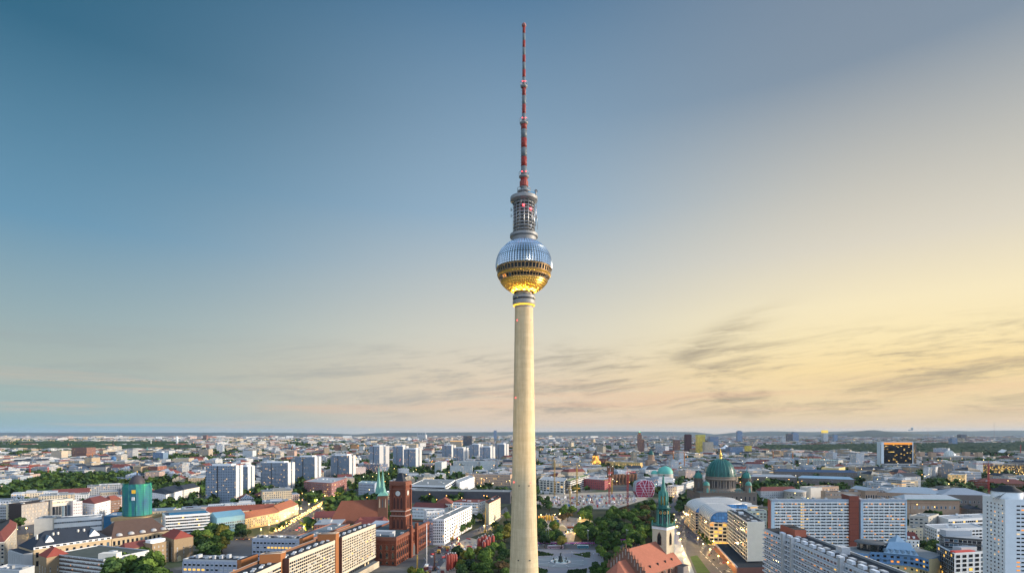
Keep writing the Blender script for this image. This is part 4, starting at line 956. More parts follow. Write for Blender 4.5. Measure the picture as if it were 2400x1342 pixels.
    # balustrade of the gallery
    G = MB(); q = [T0 - d * wt - n * wt, T0 - d * wt + n * wt, T0 + d * wt + n * wt, T0 + d * wt - n * wt]
    for i in range(4):
        a, b = q[i], q[(i + 1) % 4]; G.tube(V(a, hz + 1.5), V(b, hz + 1.5), .22, COPPER, 5)
        for j in range(9): p = a + (b - a) * j / 8; G.tube(V(p, hz), V(p, hz + 1.5), .16, COPPER, 4)
    G.build('balustrade', root)
    for p in q:
        k = MB(); k.lathe([(.8, hz), (.7, hz + 2.2), (.95, hz + 2.4), (.35, hz + 3.4), (.5, hz + 4), (0, hz + 4.8)], COPPER, 8, (p.x, p.y, 0)); k.build('corner_urn', root)
    a0 = atan2(d.y, d.x) + pi / 8
    # dark belfry storey with columns and gilded clock faces
    k = MB(); k.lathe([(5.6, hz), (5.4, hz + 1), (4.6, hz + 1.2), (4.6, hz + 15.2)], mat('belfry dark copper', (.012, .05, .045), .5, var=.3), 8, (T0.x, T0.y, 0), False, a0); k.build('belfry', root)
    for i in range(8):
        an = a0 + 2 * pi * i / 8; c = (T0.x + 5.3 * cos(an), T0.y + 5.3 * sin(an), 0); k = MB(); k.lathe([(.75, hz), (.6, hz + 1.2), (.5, hz + 1.4), (.45, hz + 13.2), (.75, hz + 14.4)], COPPER, 8, c); k.build('belfry_column', root)
        an2 = an + pi / 8; f = Vector((cos(an2), sin(an2), 0)); tt = Vector((-f.y, f.x, 0)); c = Vector((T0.x, T0.y, hz + 11.6)) + f * 4.55
        k = MB(); nn = 14; k.face([tuple(c + tt * 1.25 * cos(2 * pi * j / nn) + Vector((0, 0, 1.25 * sin(2 * pi * j / nn))) + f * .18) for j in range(nn)], GOLD)
        k.face([tuple(c + tt * .85 * cos(2 * pi * j / nn) + Vector((0, 0, .85 * sin(2 * pi * j / nn))) + f * .24) for j in range(nn)], GREYD); k.build('clock_face', root)
        k = MB(); c = Vector((T0.x, T0.y, hz + 2)) + f * 4.3; pointed_win(k, tuple(c), tt, 1.5, 6.5, GREYD, COPPER, .3); k.build('belfry_opening', root)
    k = MB(); k.lathe([(4.6, hz + 14.2), (6.3, hz + 15), (6.5, hz + 15.7), (5.4, hz + 15.9), (5.0, hz + 18.0), (4.4, hz + 18.4)], COPPERD, 8, (T0.x, T0.y, 0), False, a0); k.build('belfry_cornice', root)
    h2 = hz + 18.2
    # open upper lantern
    k = MB(); k.lathe([(2.2, h2), (2.2, h2 + 9)], mat('lantern inside gold', (.42, .27, .06), .7), 8, (T0.x, T0.y, 0), False, a0); k.build('lantern_core', root)
    for i in range(8):
        an = a0 + 2 * pi * i / 8; k = MB(); c = Vector((T0.x + 3.7 * cos(an), T0.y + 3.7 * sin(an), 0)); k.tube(V(c, h2), V(c, h2 + 8), .75, COPPER, 6); k.lathe([(.8, h2 + 8), (.7, h2 + 10), (0, h2 + 13)], COPPER, 6, (c.x, c.y, 0)); k.build('lantern_pier', root)
        an2 = an + pi / 8; f = Vector((cos(an2), sin(an2), 0)); tt = Vector((-f.y, f.x, 0)); c = Vector((T0.x, T0.y, h2 + 8.6)) + f * 3.3
        k = MB(); k.face([tuple(c - tt * 1.4 - Vector((0, 0, 1.4))), tuple(c), tuple(c + Vector((0, 0, 4.2)))], COPPER); k.face([tuple(c), tuple(c + tt * 1.4 - Vector((0, 0, 1.4))), tuple(c + Vector((0, 0, 4.2)))], COPPER); k.build('lantern_gable', root)
    k = MB(); k.lathe([(3.7, h2 + 8.2), (3.0, h2 + 11), (2.2, h2 + 14), (1.5, h2 + 18), (.8, h2 + 23.5), (.75, h2 + 24), (1.1, h2 + 24.4), (.4, h2 + 25), (.45, h2 + 25.6), (.12, h2 + 26.2), (.08, h2 + 29.5)], COPPER, 8, (T0.x, T0.y, 0), False, a0); k.build('spire', root)
    k = MB(); k.tube(V(T0 - n * .8, h2 + 28.6), V(T0 + n * .8, h2 + 28.6), .1, COPPER, 4); k.tube(V(T0, h2 + 28), V(T0, h2 + 29.9), .1, COPPER, 4); k.build('cross', root)
    protect(1430, 1605, 1100, 1342, 420); anchor(1545, 1290, 460, 'the red roofed church')
church()
def fountain():
    c = at(1313.6, 1316); root = thing('fountain', 'round stone fountain with dark bronze figures in the middle of the plaza', 'fountain', (c.x, c.y, 0))
    ST = mat('fountain stone', (.55, .55, .56), .8); BZ = mat('dark bronze', (.03, .045, .045), .5, .3); WTR = mat('fountain water', (.30, .42, .45), .08, 0, .05, .3, spec=.8)
    k = MB(); n = 48; prof = []
    def rr(a): return 8.4 + 1.2 * abs(cos(2 * a)) ** .6
    for z0, z1, k0, k1 in ((0, 1.1, 1.0, 1.0), (1.1, 1.1, 1.0, .9), (1.1, .7, .9, .9)):
        for i in range(n):
            a, b = 2 * pi * i / n, 2 * pi * (i + 1) / n
            k.face([(c.x + rr(a) * k0 * cos(a), c.y + rr(a) * k0 * sin(a), z0), (c.x + rr(b) * k0 * cos(b), c.y + rr(b) * k0 * sin(b), z0), (c.x + rr(b) * k1 * cos(b), c.y + rr(b) * k1 * sin(b), z1), (c.x + rr(a) * k1 * cos(a), c.y + rr(a) * k1 * sin(a), z1)], ST)
    k.build('basin', root)
    k = MB(); k.face([(c.x + rr(2 * pi * i / n) * .9 * cos(2 * pi * i / n), c.y + rr(2 * pi * i / n) * .9 * sin(2 * pi * i / n), .8) for i in range(n)], WTR); k.build('water', root)
    k = MB(); k.lathe([(2.6, .8), (2.1, 2.5), (1.5, 4.5), (1.9, 5.2), (1.2, 6.0), (.6, 6.2)], BZ, 14, (c.x, c.y, 0)); k.build('pedestal', root)
    k = MB(); k.lathe([(.35, 6.2), (.6, 7.0), (.5, 7.6), (.75, 8.2), (.3, 8.6), (.36, 9.0), (0, 9.4)], BZ, 8, (c.x, c.y, 0)); k.tube((c.x + .5, c.y, 8.2), (c.x + 1.3, c.y - .2, 9.0), .16, BZ, 5); k.tube((c.x + 1.3, c.y - .2, 6.8), (c.x + 1.3, c.y - .2, 10.2), .08, BZ, 4); k.build('trident_statue', root)
    for i in range(4):
        a = pi / 4 + i * pi / 2; p = (c.x + 8.6 * cos(a), c.y + 8.6 * sin(a), 1.1); k = MB(); k.lathe([(.9, 0), (.7, .6), (.75, 1.2), (.3, 1.6), (.35, 2.0), (0, 2.3)], BZ, 8, p); k.tube((p[0], p[1], p[2] + .4), (p[0] + 1.2 * sin(a), p[1] - 1.2 * cos(a), p[2] + .3), .35, BZ, 6, .2); k.build('seated_figure', root)
        k = MB(); a = i * pi / 2; p = (c.x + 4.6 * cos(a), c.y + 4.6 * sin(a), .8); k.lathe([(.7, 0), (.5, .8), (0, 1.6)], BZ, 8, p); k.build('bronze_creature', root)
        k = MB(); a = pi / 4 + i * pi / 2; pr = None
        for s in range(8):
            f = s / 7; q = (c.x + (7.5 - 4.5 * f) * cos(a), c.y + (7.5 - 4.5 * f) * sin(a), 1.6 + 3.6 * sin(f * pi * .8) ); 
            if pr: k.tube(pr, q, .07, mat('water jet', (.65, .7, .72), .2), 4)
            pr = q
        k.build('water_jet', root)
    anchor(1313, 1318, 520, 'the round fountain'); keep([(c.x - 14, c.y - 14), (c.x + 14, c.y - 14), (c.x + 14, c.y + 14), (c.x - 14, c.y + 14)])
    # paved circle with pale rays
    b = MB(); cc = mat('fountain circle paving', (.19, .215, .23), .8, var=.1, scale=.4); b.face([(c.x + 27 * cos(2 * pi * i / 48), c.y + 22 * sin(2 * pi * i / 48), .22) for i in range(48)], cc); b.build('plaza_ground', kind='structure')
    for i in range(8):
        a = 2 * pi * (i + .4) / 8; t = Vector((cos(a), sin(a), 0)); n2 = Vector((-t.y, t.x, 0)) * .45; b = MB()
        p, q = c + t * 11, c + t * (24 if abs(cos(a)) > .5 else 20); b.face([tuple(x)[:2] + (.23,) for x in (p - n2, q - n2, q + n2, p + n2)], PAVEL); b.build('plaza_marking', kind='structure')
fountain()
def dome_prof(r, h, n=10, z=0.0, top=0.04): return [(max(r * cos(pi / 2 * i / n), r * top), z + h * sin(pi / 2 * i / n)) for i in range(n + 1)]
def ribbed(root, name, c, r, h, z, m, rm, nr, w=.35, n=32):
    k = MB(); k.lathe(dome_prof(r, h, 12, z), m, n, (c.x, c.y, 0)); dm = k.build(name, root)
    for i in range(nr):
        a = 2 * pi * i / nr; k = MB(); pr = None
        for j in range(9):
            t = pi / 2 * j / 9; p = (c.x + (r + .1) * cos(t) * cos(a), c.y + (r + .1) * cos(t) * sin(a), z + (h + .1) * sin(t))
            if pr: k.tube(pr, p, w, rm, 4)
            pr = p
        k.build(name + '_rib', dm, root.location)
def cathedral():
    D = 886; c = atd(1688.8, D + 28); root = thing('cathedral', 'dark stone cathedral with a huge ribbed green dome and four domed corner towers', 'cathedral', (c.x, c.y, 0))
    DS = mat('cathedral dark stone', (.095, .078, .068), .85, var=.4, scale=.35); DS2 = mat('cathedral pale stone', (.20, .165, .135), .85, var=.3, scale=.3)
    k = MB(); k.box((c.x, c.y, 0), (92, 66, 27), facade('cathedral wall', (.16, .13, .11), 7, 12, .3, .55, (.02, .02, .025), .02)); k.build('wall', root)
    k = MB(); k.box((c.x, c.y, 27.02), (94, 68, 1.6), DS2, 0, mat('cathedral terrace', (.10, .14, .13), .8)); k.build('cornice', root)
    for i in range(20):
        x = c.x - 44 + 88 * i / 19; k = MB(); k.box((x, c.y - 33.4, 28.6), (1.1, 1.1, 2.4), DS2); k.build('roof_statue', root)
    r = 22.6; z0 = 27
    k = MB(); k.lathe([(25.5, z0), (25.5, z0 + 3.5), (24.6, z0 + 4), (24.6, z0 + 7)], DS2, 48, (c.x, c.y, 0)); k.build('drum_base', root)
    k = MB(); k.lathe([(21.6, z0 + 7), (21.6, z0 + 20)], facade('drum wall', (.11, .09, .08), 5.6, 13, .34, .62, (.02, .02, .025), 0, base=z0 + 7), 48, (c.x, c.y, 0), False); k.build('drum', root)
    for i in range(32):
        a = 2 * pi * (i + .5 * (i % 2) * .5) / 32; k = MB(); k.lathe([(.95, z0 + 7), (.8, z0 + 8), (.72, z0 + 17.5), (1.05, z0 + 19)], mat('drum columns', (.25, .215, .19), .85, var=.3), 8, (c.x + 23.3 * cos(a), c.y + 23.3 * sin(a), 0)); k.build('drum_column', root)
    k = MB(); k.lathe([(22, z0 + 19.2), (24.8, z0 + 20), (24.8, z0 + 21.4), (24, z0 + 21.6), (24, z0 + 24.4), (24.6, z0 + 24.8), (24.2, z0 + 25.4), (22, z0 + 25.4)], DS2, 48, (c.x, c.y, 0)); k.build('drum_cornice', root)
    ribbed(root, 'dome', c, 23.2, 29, z0 + 25.3, mat('dome copper', (.014, .085, .078), .42, var=.4, scale=.3), mat('dome copper rib', (.04, .20, .18), .5), 24, .42, 48)
    for i in range(12):
        a = 2 * pi * (i + .5) / 12; k = MB(); p = (c.x + 22.6 * cos(a), c.y + 22.6 * sin(a), z0 + 31); k.lathe([(1.3, -1), (1.3, 1), (0, 2.4)], COPPERD, 8, p); k.build('dome_dormer', root)
    k = MB(); zz = z0 + 53.6; k.lathe([(3.4, zz - .8), (3.2, zz), (2.2, zz + .6), (2.1, zz + 6), (2.9, zz + 6.6), (1.9, zz + 7.4), (1.4, zz + 10), (.5, zz + 12.5), (.9, zz + 13.4), (.3, zz + 14.2), (.2, zz + 18)], GOLD, 12, (c.x, c.y, 0)); k.tube((c.x - 1.2, c.y, zz + 16.8), (c.x + 1.2, c.y, zz + 16.8), .2, GOLD, 4); k.build('golden_lantern', root)
    for sx, sy in ((-1, 0), (1, 0)):
        p = Vector((c.x + sx * 40, c.y - 8, 0))
        k = MB(); k.lathe([(8.6, z0), (8.6, z0 + 7), (7.4, z0 + 7.5), (7.2, z0 + 18.5), (8.2, z0 + 19.2), (8.2, z0 + 20.6), (7, z0 + 20.8), (6.8, z0 + 23)], DS, 12, (p.x, p.y, 0), False); k.build('corner_tower', root)
        for i in range(6):
            a = 2 * pi * (i + .25) / 6; k = MB(); f = Vector((cos(a), sin(a), 0)); tt = Vector((-f.y, f.x, 0)); pointed_win(k, (p.x + 7.15 * cos(a), p.y + 7.15 * sin(a), z0 + 8.5), tt, 2.2, 8.5, GREYD if i % 3 else mat('pale louvre', (.4, .33, .22), .8), DS2, .3); k.build('tower_window', root)
        ribbed(root, 'tower_dome', p, 6.9, 9.6, z0 + 23, mat('corner dome copper', (.03, .18, .155), .5, var=.3, scale=.5), COPPERD, 10, .22, 20)
        k = MB(); k.lathe([(1.2, z0 + 32), (.7, z0 + 34.2), (.9, z0 + 34.6), (0, z0 + 37)], COPPER, 8, (p.x, p.y, 0)); k.build('tower_finial', root)
    for sx in (-1, 1):
        p = Vector((c.x + sx * 34, c.y - 29, 0)); k = MB(); k.lathe([(5.2, z0), (5.0, z0 + 11), (5.7, z0 + 11.6), (5.6, z0 + 12.6)], DS2, 10, (p.x, p.y, 0), False); k.build('turret', root)
        k = MB(); k.lathe(dome_prof(5.0, 6.4, 8, z0 + 12.6) + [(.3, z0 + 21.5)], COPPER, 20, (p.x, p.y, 0)); k.build('turret_dome', root)
        k = MB(); pointed_win(k, (p.x, p.y - 5.0, z0 + 1.5), (1, 0, 0), 3.2, 8, mat('turret copper panel', (.13, .36, .33), .5), DS2, .3); k.build('turret_window', root)
    k = MB(); k.box((c.x, c.y + 5, 28.7), (58, 50, 3), mat('cathedral terrace roof', (.13, .2, .19), .7)); k.build('terrace', root)
    keep([(c.x - 48, c.y - 36), (c.x + 48, c.y - 36), (c.x + 48, c.y + 36), (c.x - 48, c.y + 36)], 8); protect(1612, 1758, 1045, 1185, 850); anchor(1688, 1120, 880, 'the green domed cathedral')
cathedral()
def barrel_hotel():
    STN = mat('hotel stone', (.50, .45, .38), .8); RF = mat('pale ribbed metal roof', (.58, .58, .57), .45, .2, var=.15)
    SK = facade('blue atrium glass', (.02, .07, .15), 3.0, 3.2, .9, .9, (.02, .085, .20), 0.0, .15, orand=0)
    def block(label, pl, pf, pr, Hc, rows, cl, cf, lit, top):
        P3 = [at(x, y, Hc) for x, y in (pl, pf, pr)]; P2 = [Vector((p.x, p.y, 0)) for p in P3]; P2.append(P2[0] + P2[2] - P2[1]); c = sum(P2, Vector()) / 4
        r = thing('barrel_roof_building', label, 'office building', (c.x, c.y, 0)); k = MB(); k.prism(P2, 0, Hc, STN); k.build('wall', r); keep([(p.x, p.y) for p in P2], 4)
        win_row(r, P2[0], P2[1], 5, Hc - .5, cl, rows, 2.7, 2.2, dict(dark=.70, blue=.2, gold=.1), FRAME_D)
        win_row(r, P2[1], P2[2], 5, Hc - .5, cf, rows, 3.7, 2.6, dict(dark=.6, gold=.25, lit=.15) if lit else K_OFF, FRAME_D)
        win_row(r, P2[1], P2[2], .3, 4.8, cf, 1, 4.2, 3.6, dict(gold=1) if lit else K_OFF, FRAME_D)
        win_row(r, P2[0], P2[1], .3, 4.6, cl, 1, 3.0, 3.4, dict(gold=.8, lit=.2) if lit else dict(gold=.3, dark=.7), FRAME_D)
        # half-round roof running back along the left facade, glass arch over the front
        u = (P2[2] - P2[1]); Lu = u.length; u = u / Lu; v = (P2[0] - P2[1]); Lv = v.length; v = v / Lv; n = 12; k = MB(); g2 = MB(); rb = MB()
        prof = [(0, 0)] + [(.01 + .30 * (1 - cos(pi / 2 * i / 8)), sin(pi / 2 * i / 8)) for i in range(9)] + [(.9, 1.02), (1.0, .9)]
        o = P2[1] + u * 1.5 + v * 1.5; Wd = Lu - 3
        pt = lambda s, z, q: tuple(o + u * Wd * s + v * q + Vector((0, 0, Hc + .1 + z * top)))
        for (s0, a0), (s1, a1) in zip(prof, prof[1:]):
            k.face([pt(s0, a0, 6), pt(s1, a1, 6), pt(s1, a1, Lv - 3), pt(s0, a0, Lv - 3)], RF, [(0, 0)] * 4)
        k.face([pt(s, a, Lv - 3) for s, a in prof][::-1], RF); k.build('barrel_roof', r)
        arc = [pt(s, a, 1.0 + 5 * (a)) for s, a in prof]
        for i in range(len(arc) - 1):
            z = Hc + .1; b0 = (arc[i][0], arc[i][1], z); b1 = (arc[i + 1][0], arc[i + 1][1], z)
        base = [pt(s, 0, .2) for s, a in prof]
        us = lambda s, a: (s * Wd, a * top)
        for i in range(len(prof) - 1):
            s0, a0 = prof[i]; s1, a1 = prof[i + 1]
            g2.face([pt(s0, 0, .2), pt(s1, 0, .2), pt(s1, a1, 5.6), pt(s0, a0, 5.6)], SK, [us(s0, 0), us(s1, 0), us(s1, a1), us(s0, a0)])
        g2.build('glass_arch', r)
        pr = None
        for s, a in prof:
            q = pt(s, a, 5.8)
            if pr: rb.tube(pr, q, .55, RF, 5)
            pr = q
        rb.build('arch_rim', r)
        for i in range(8):
            q = 10 + (Lv - 16) * i / 8; j = MB(); pr = None
            for s, a in prof[1:]:
                w = pt(s, a + .012, q)
                if pr: j.tube(pr, w, .22, mat('roof seam', (.3, .31, .32), .5), 4)
                pr = w
            j.build('roof_rib', r)
        return r
    block('nearer barrel roofed building with blue glass arch and golden lit storeys', (1630.5, 1197), (1663, 1223), (1745, 1226), 25.6, 5, 17, 8, True, 11)
    block('farther barrel roofed building with long blue glass arch before the cathedral', (1604.4, 1181.6), (1629, 1201), (1757, 1199), 25.6, 6, 13, 14, False, 9)
    protect(1602, 1760, 1164, 1282, 590); anchor(1680, 1230, 610, 'the barrel roofed buildings')
barrel_hotel()
def site_and_palaces():
    # exhibition box
    PUR = mat('magenta panels', (.30, .03, .07), .7, var=.15); D = 1060
    c = atd(1512, D); root = thing('exhibition_box', 'magenta exhibition box wrapped in crossing white struts beside the building site', 'exhibition box', (c.x, c.y, 0))
    w0, w1, zt = 18.0, 14.0, 33.0; n2 = 10; prof = [(-w1, 0), (w1, 0), (w0, 10), (w0, 24), (w0 * .72, 30), (w0 * .2, zt), (-w0 * .35, zt - .5), (-w0 * .85, 29), (-w0, 24), (-w0, 10)]
    k = MB(); fr = [(c.x + x, c.y, z) for x, z in prof]; bk = [(c.x + x, c.y + 24, z) for x, z in prof]; k.face(fr, PUR)
    for i in range(len(fr)): j = (i + 1) % len(fr); k.face([fr[j], fr[i], bk[i], bk[j]], PUR if prof[i][1] < 23 else ROOFL)
    k.face(bk[::-1], PUR); k.build('wall', root)
    WS = mat('white strut', (.62, .52, .66), .6)
    for z in (4, 9, 14, 19, 24): k = MB(); k.tube((c.x - w0 * (.8 if z < 5 else 1), c.y - .3, z), (c.x + w0 * (.8 if z < 5 else 1), c.y - .3, z), .32, WS, 4); k.build('louvre_band', root)
    for a, b in (((-5, 31), (7, 0)), ((3, 32), (-8, 0)), ((7, 32), (7.5, 0)), ((-12, 28), (2, 2)), ((17, 20), (9, 0)), ((-17, 22), (-6, 31)), ((10, 30), (17.5, 14))):
        k = MB(); k.tube((c.x + a[0], c.y - .7, a[1]), (c.x + b[0], c.y - .7, b[1]), .5, WS, 5); k.build('strut', root)
    for i in range(len(prof)):
        j = (i + 1) % len(prof); k = MB(); k.tube((c.x + prof[i][0], c.y - .4, prof[i][1]), (c.x + prof[j][0], c.y - .4, prof[j][1]), .4, WS, 5); k.build('edge_frame', root)
    keep([(c.x - 22, c.y - 5), (c.x + 22, c.y - 5), (c.x + 22, c.y + 28), (c.x - 22, c.y + 28)]); protect(1485, 1538, 1128, 1176, D); anchor(1512, 1155, D, 'the magenta exhibition box')
    # red academy
    RB = facade('red academy brick', (.30, .07, .075), 5.4, 5.2, .36, .55, (.06, .045, .055), .02)
    blk('academy', 'cubic red brick building with a regular window grid on the building site edge', 'academy', 21, [(1366, 1121), (1417, 1125), (1433, 1119)], RB, ROOFL, None, nu=3, phrase='the cubic red academy')
    # brick church with pinnacles
    r, P = blk('brick_church', 'dark brick church with buttresses and small pinnacles behind the red academy', 'church', 23, [(1427, 1113), (1433, 1113.5), (1493, 1111)], BRICKB, ROOFL, None, [], par=1.5, nu=0)
    for i in range(8):
        p = P[1] + (P[2] - P[1]) * ((i + .2) / 7.6); k = MB(); k.box((p.x, p.y - .8, 0), (1.6, 1.8, 23), BRICKB); k.lathe([(.8, 23), (.7, 25.5), (0, 28)], BRICKB, 6, (p.x, p.y - .8, 0)); k.build('buttress', r)
        if i < 7: q = p + (P[2] - P[1]) * .065; k = MB(); pointed_win(k, (q.x, q.y, 3), (P[2] - P[1]).normalized(), 3, 15, GLASSD, BRICKB); k.build('window', r)
    for dx in (0, 9):
        p = P[0] + Vector((dx, 4, 0)); k = MB(); k.box((p.x, p.y, 0), (6.5, 6.5, 41), BRICKB); k.build('church_tower', r)
        for sx in (-3, 3):
            for sy in (-3, 3): k = MB(); k.lathe([(.7, 41), (.6, 44), (0, 47)], BRICKB, 6, (p.x + sx, p.y + sy, 0)); k.build('pinnacle', r)
    # ministry
    WB = facade('ministry ribbon', (.58, .57, .53), 14, 4.4, .9, .52, (.02, .025, .03), 0.0, base=3)
    blk('ministry', 'white ministry wing with black window ribbons and a green roof', 'ministry', 25, [(1326, 1125), (1337, 1127), (1381, 1113)], WB, mat('green roof', (.14, .2, .06), .9), None, nu=2, phrase='the white ministry')
    blk('ministry', 'pale ministry wing with deep glass court beside the green roofed wing', 'ministry', 25, [(1262, 1124), (1274, 1115), (1330, 1119)], facade('ministry wing', (.55, .52, .46), 9, 5, .7, .7, (.03, .035, .04), .04, base=2), ROOFL, None, nu=4)
    # green domes
    q = atd(1559, 1390); r = thing('domed_church', 'round church with wide shallow turquoise dome in front of the city roofs', 'church', (q.x, q.y, 0)); TQ = mat('turquoise copper', (.10, .37, .31), .55, var=.12, scale=.2)
    k = MB(); k.lathe([(20.5, 0), (20.5, 19), (21, 19.5), (21, 21)], OFFW, 36, (q.x, q.y, 0)); k.build('wall', r); k = MB(); k.lathe(dome_prof(19.5, 19, 10, 21), TQ, 36, (q.x, q.y, 0)); k.build('dome', r)
    q2 = q + Vector((-28, -2, 0)); k = MB(); k.lathe([(9, 0), (9, 20)], OFFW, 24, (q2.x, q2.y, 0)); k.build('chapel_wall', r); k = MB(); k.lathe(dome_prof(9, 9, 8, 20), TQ, 24, (q2.x, q2.y, 0)); k.build('chapel_dome', r)
    keep([(q.x - 40, q.y - 24), (q.x + 24, q.y - 24), (q.x + 24, q.y + 24), (q.x - 40, q.y + 24)]); protect(1518, 1585, 1088, 1116, 1360); anchor(1559, 1105, 1380, 'the turquoise domed church')
    q = atd(1529, 1180); r = thing('pavilion', 'small white pavilion with turquoise cone roof near the exhibition box', 'pavilion', (q.x, q.y, 0)); k = MB(); k.lathe([(7.5, 0), (7.5, 11)], WHITE, 12, (q.x, q.y, 0), False); k.build('wall', r); k = MB(); k.lathe([(8.5, 11), (5, 14), (0, 16)], TQ, 24, (q.x, q.y, 0)); k.build('roof', r)
    # palaces on the avenue
    PW = facade('palace cream', (.60, .58, .54), 4.2, 5.2, .4, .5, (.08, .09, .11), .04)
    blk('palace', 'white palace with classical window rows along the avenue beside the cathedral', 'palace', 20, [(1563, 1138), (1586, 1140), (1602, 1137)], PW, ROOFL, None, nu=1)
    blk('palace', 'cream palace range at the near end of the avenue', 'palace', 21, [(1598, 1132), (1609, 1133), (1627, 1128)], PW, ROOFL, None, nu=1)
site_and_palaces()
# ------------------------------------------------------------------ town hall and the slabs in front of it
def town_hall():
    H = 25.6; u = Vector((.985, -.172, 0)).normalized(); v = Vector((.172, .985, 0)).normalized()
    N = at(928, 1261, H); N = Vector((N.x, N.y, 0)); root = thing('town_hall', 'red brick town hall with square clock tower and rows of round arched windows', 'town hall', (N.x, N.y, 0))
    Lv, Lu = 100, 42
    P = [N - u * Lu, N, N + v * Lv, N + v * Lv - u * Lu]; TB = mat('town hall brick', (.15, .047, .028), .85, var=.25, scale=.6); TRM = mat('town hall cornice', (.19, .075, .05), .85, var=.2)
    k = MB(); k.prism(P, 0, H, TB); k.build('wall', root); keep([(p.x, p.y) for p in P], 4)
    k = MB(); k.face([(p.x, p.y, H - .6) for p in P], mat('town hall roof', (.05, .075, .085), .8, var=.3)); k.build('roof', root)
    for z, o, h in ((4.6, .35, .7), (13.6, .35, .6), (19.6, .3, .5), (23.4, .8, 2.4)):
        k = MB(); q = [P[0] - v * o, P[1] - v * o + u * o, P[2] + u * o, P[2], P[1], P[0]]
        for a, b in ((0, 1), (1, 2)): k.prism([q[a], q[b], P[b], P[a]], z, z + h, TRM, TRM, True)
        k.build('cornice', root)
    k = MB()
    for a, b in ((0, 1), (1, 2), (2, 3), (3, 0)):
        t = (P[b] - P[a]).normalized(); n = Vector((t.y, -t.x, 0)); k.prism([P[a], P[b], P[b] - n * .8, P[a] - n * .8], H - .6, H + 1.0, TRM, TRM)
    k.build('parapet', root)
    ARCH = GLASSD; fr = mat('arch brick trim', (.30, .105, .06), .85)
    for a, L, t, cnt in ((P[0], Lu, u, 7), (P[1], Lv, v, 19)):
        n = Vector((t.y, -t.x, 0))
        for i in range(cnt):
            s = L * (i + .5) / cnt; c = a + t * s + n * .05
            for z, h, w in ((6.2, 6.6, 2.7), (14.6, 4.6, 2.4), (1.0, 3.2, 2.2)):
                k = MB(); pointed_win(k, (c.x, c.y, z), t, w, h, ARCH, fr); k.build('arched_window', root)
        for i in range(cnt + 1):
            s = min(L * i / cnt, L - .3); c = a + t * s; k = MB(); q = [c - t * .45, c + t * .45, c + t * .45 + n * .5, c - t * .45 + n * .5][::-1]; k.prism(q, 0, 23.4, TB, TB); k.build('pilaster', root)
    # central projecting bay of the long front
    for s in (36, 52):
        c = N + v * s + u * .4; k = MB(); k.prism([c - v * 2.2, c - v * 2.2 + u * 2.4, c + v * 2.2 + u * 2.4, c + v * 2.2], 0, 32, TB, TRM); k.build('corner_turret', root)
    c = N + v * 44 + u * 1.2; k = MB(); pointed_win(k, (c.x + u.x * .3, c.y + u.y * .3, .5), v, 6, 12, GREYD, fr, .3); k.build('portal', root)
    # clock tower
    T = atd(936.5, 566); T = Vector((T.x, T.y + 6, 0)); w = 7.6
    def sq(h, z0, z1, nm, m=TB, top=None):
        q = [T - u * h - v * h, T + u * h - v * h, T + u * h + v * h, T - u * h + v * h]; b = MB(); b.prism(q, z0, z1, m, top or m, True); return b.build(nm, root)
    sq(w, 0, 70, 'tower_wall')
    for z, o, h in ((24, .9, 1.2), (38.0, .9, .8), (43.2, .7, .6), (66, .6, .8), (70, .9, 1.2), (71.2, 1.5, 1.4), (72.6, 1.0, 1.8)): sq(w + o, z, z + h, 'tower_cornice', TRM)
    ZR = mat('tower pale string course', (.42, .34, .30), .8); sq(w + .95, 43.8, 44.5, 'string_course', ZR); sq(w + .95, 38.8, 39.3, 'string_course', ZR)
    for sx in (-1, 1):
        for sy in (-1, 1):
            c = T + u * sx * w + v * sy * w
            for z0, z1, r in ((24, 38, 1.5), (44.5, 66, 1.2), (66.8, 70, 1.4)):
                k = MB(); k.box((c.x, c.y, z0), (r * 2, r * 2, z1 - z0), TB, atan2(u.y, u.x)); k.build('corner_pier', root)
    for fn, tt in ((-v, u), (u, v)):
        for z0, h, wd, offs in ((26, 10.5, 2.4, (-4.2, 0, 4.2)), (46, 13, 2.6, (-3.8, 0, 3.8)), (40.2, 2.6, 1.6, (-4, 0, 4))):
            for o in offs:
                c = T + fn * (w + .05) + tt * o; k = MB(); pointed_win(k, (c.x, c.y, z0), tt, wd, h, mat('tower recess', (.06, .022, .018), .8), fr, .25); k.build('arched_window', root)
        c = T + fn * (w + .1) + Vector((0, 0, 62.2)); n = 24
        disc = lambda r, o: [tuple(c + tt * r * cos(2 * pi * i / n) + Vector((0, 0, r * sin(2 * pi * i / n))) + fn * o) for i in range(n)]
        k = MB(); k.face(disc(3.0, .2), mat('clock rim', (.10, .09, .09), .6)); k.face(disc(2.45, .3), mat('clock face white', (.62, .62, .58), .6)); k.face(disc(1.55, .36), mat('clock inner', (.30, .31, .31), .6)); k.face(disc(1.2, .4), mat('clock face white', (.62, .62, .58), .6))
        for ang, L2 in ((-2.3, 1.9), (-1.9 + pi, 1.3)):
            dv = tt * cos(ang) + Vector((0, 0, sin(ang))); pv = tt * -sin(ang) + Vector((0, 0, cos(ang))); o = c + fn * .45
            k.face([tuple(o + pv * .13), tuple(o - pv * .13), tuple(o + dv * L2 - pv * .06), tuple(o + dv * L2 + pv * .06)], GREYD); k.face([tuple(o + pv * .13), tuple(o - pv * .13), tuple(o + dv * L2 - pv * .06), tuple(o + dv * L2 + pv * .06)][::-1], GREYD)
        k.build('clock', root)
    k = MB(); k.lathe([(6.6, 74.4), (3.2, 80.5), (3.0, 82.5), (.25, 83)], SLATE, 4, (T.x, T.y, 0), False, pi / 4 - .17); k.build('tower_roof', root)
    k = MB(); k.tube((T.x, T.y, 82), (T.x, T.y, 100), .16, GREYD, 5, .08); k.build('flagpole', root)
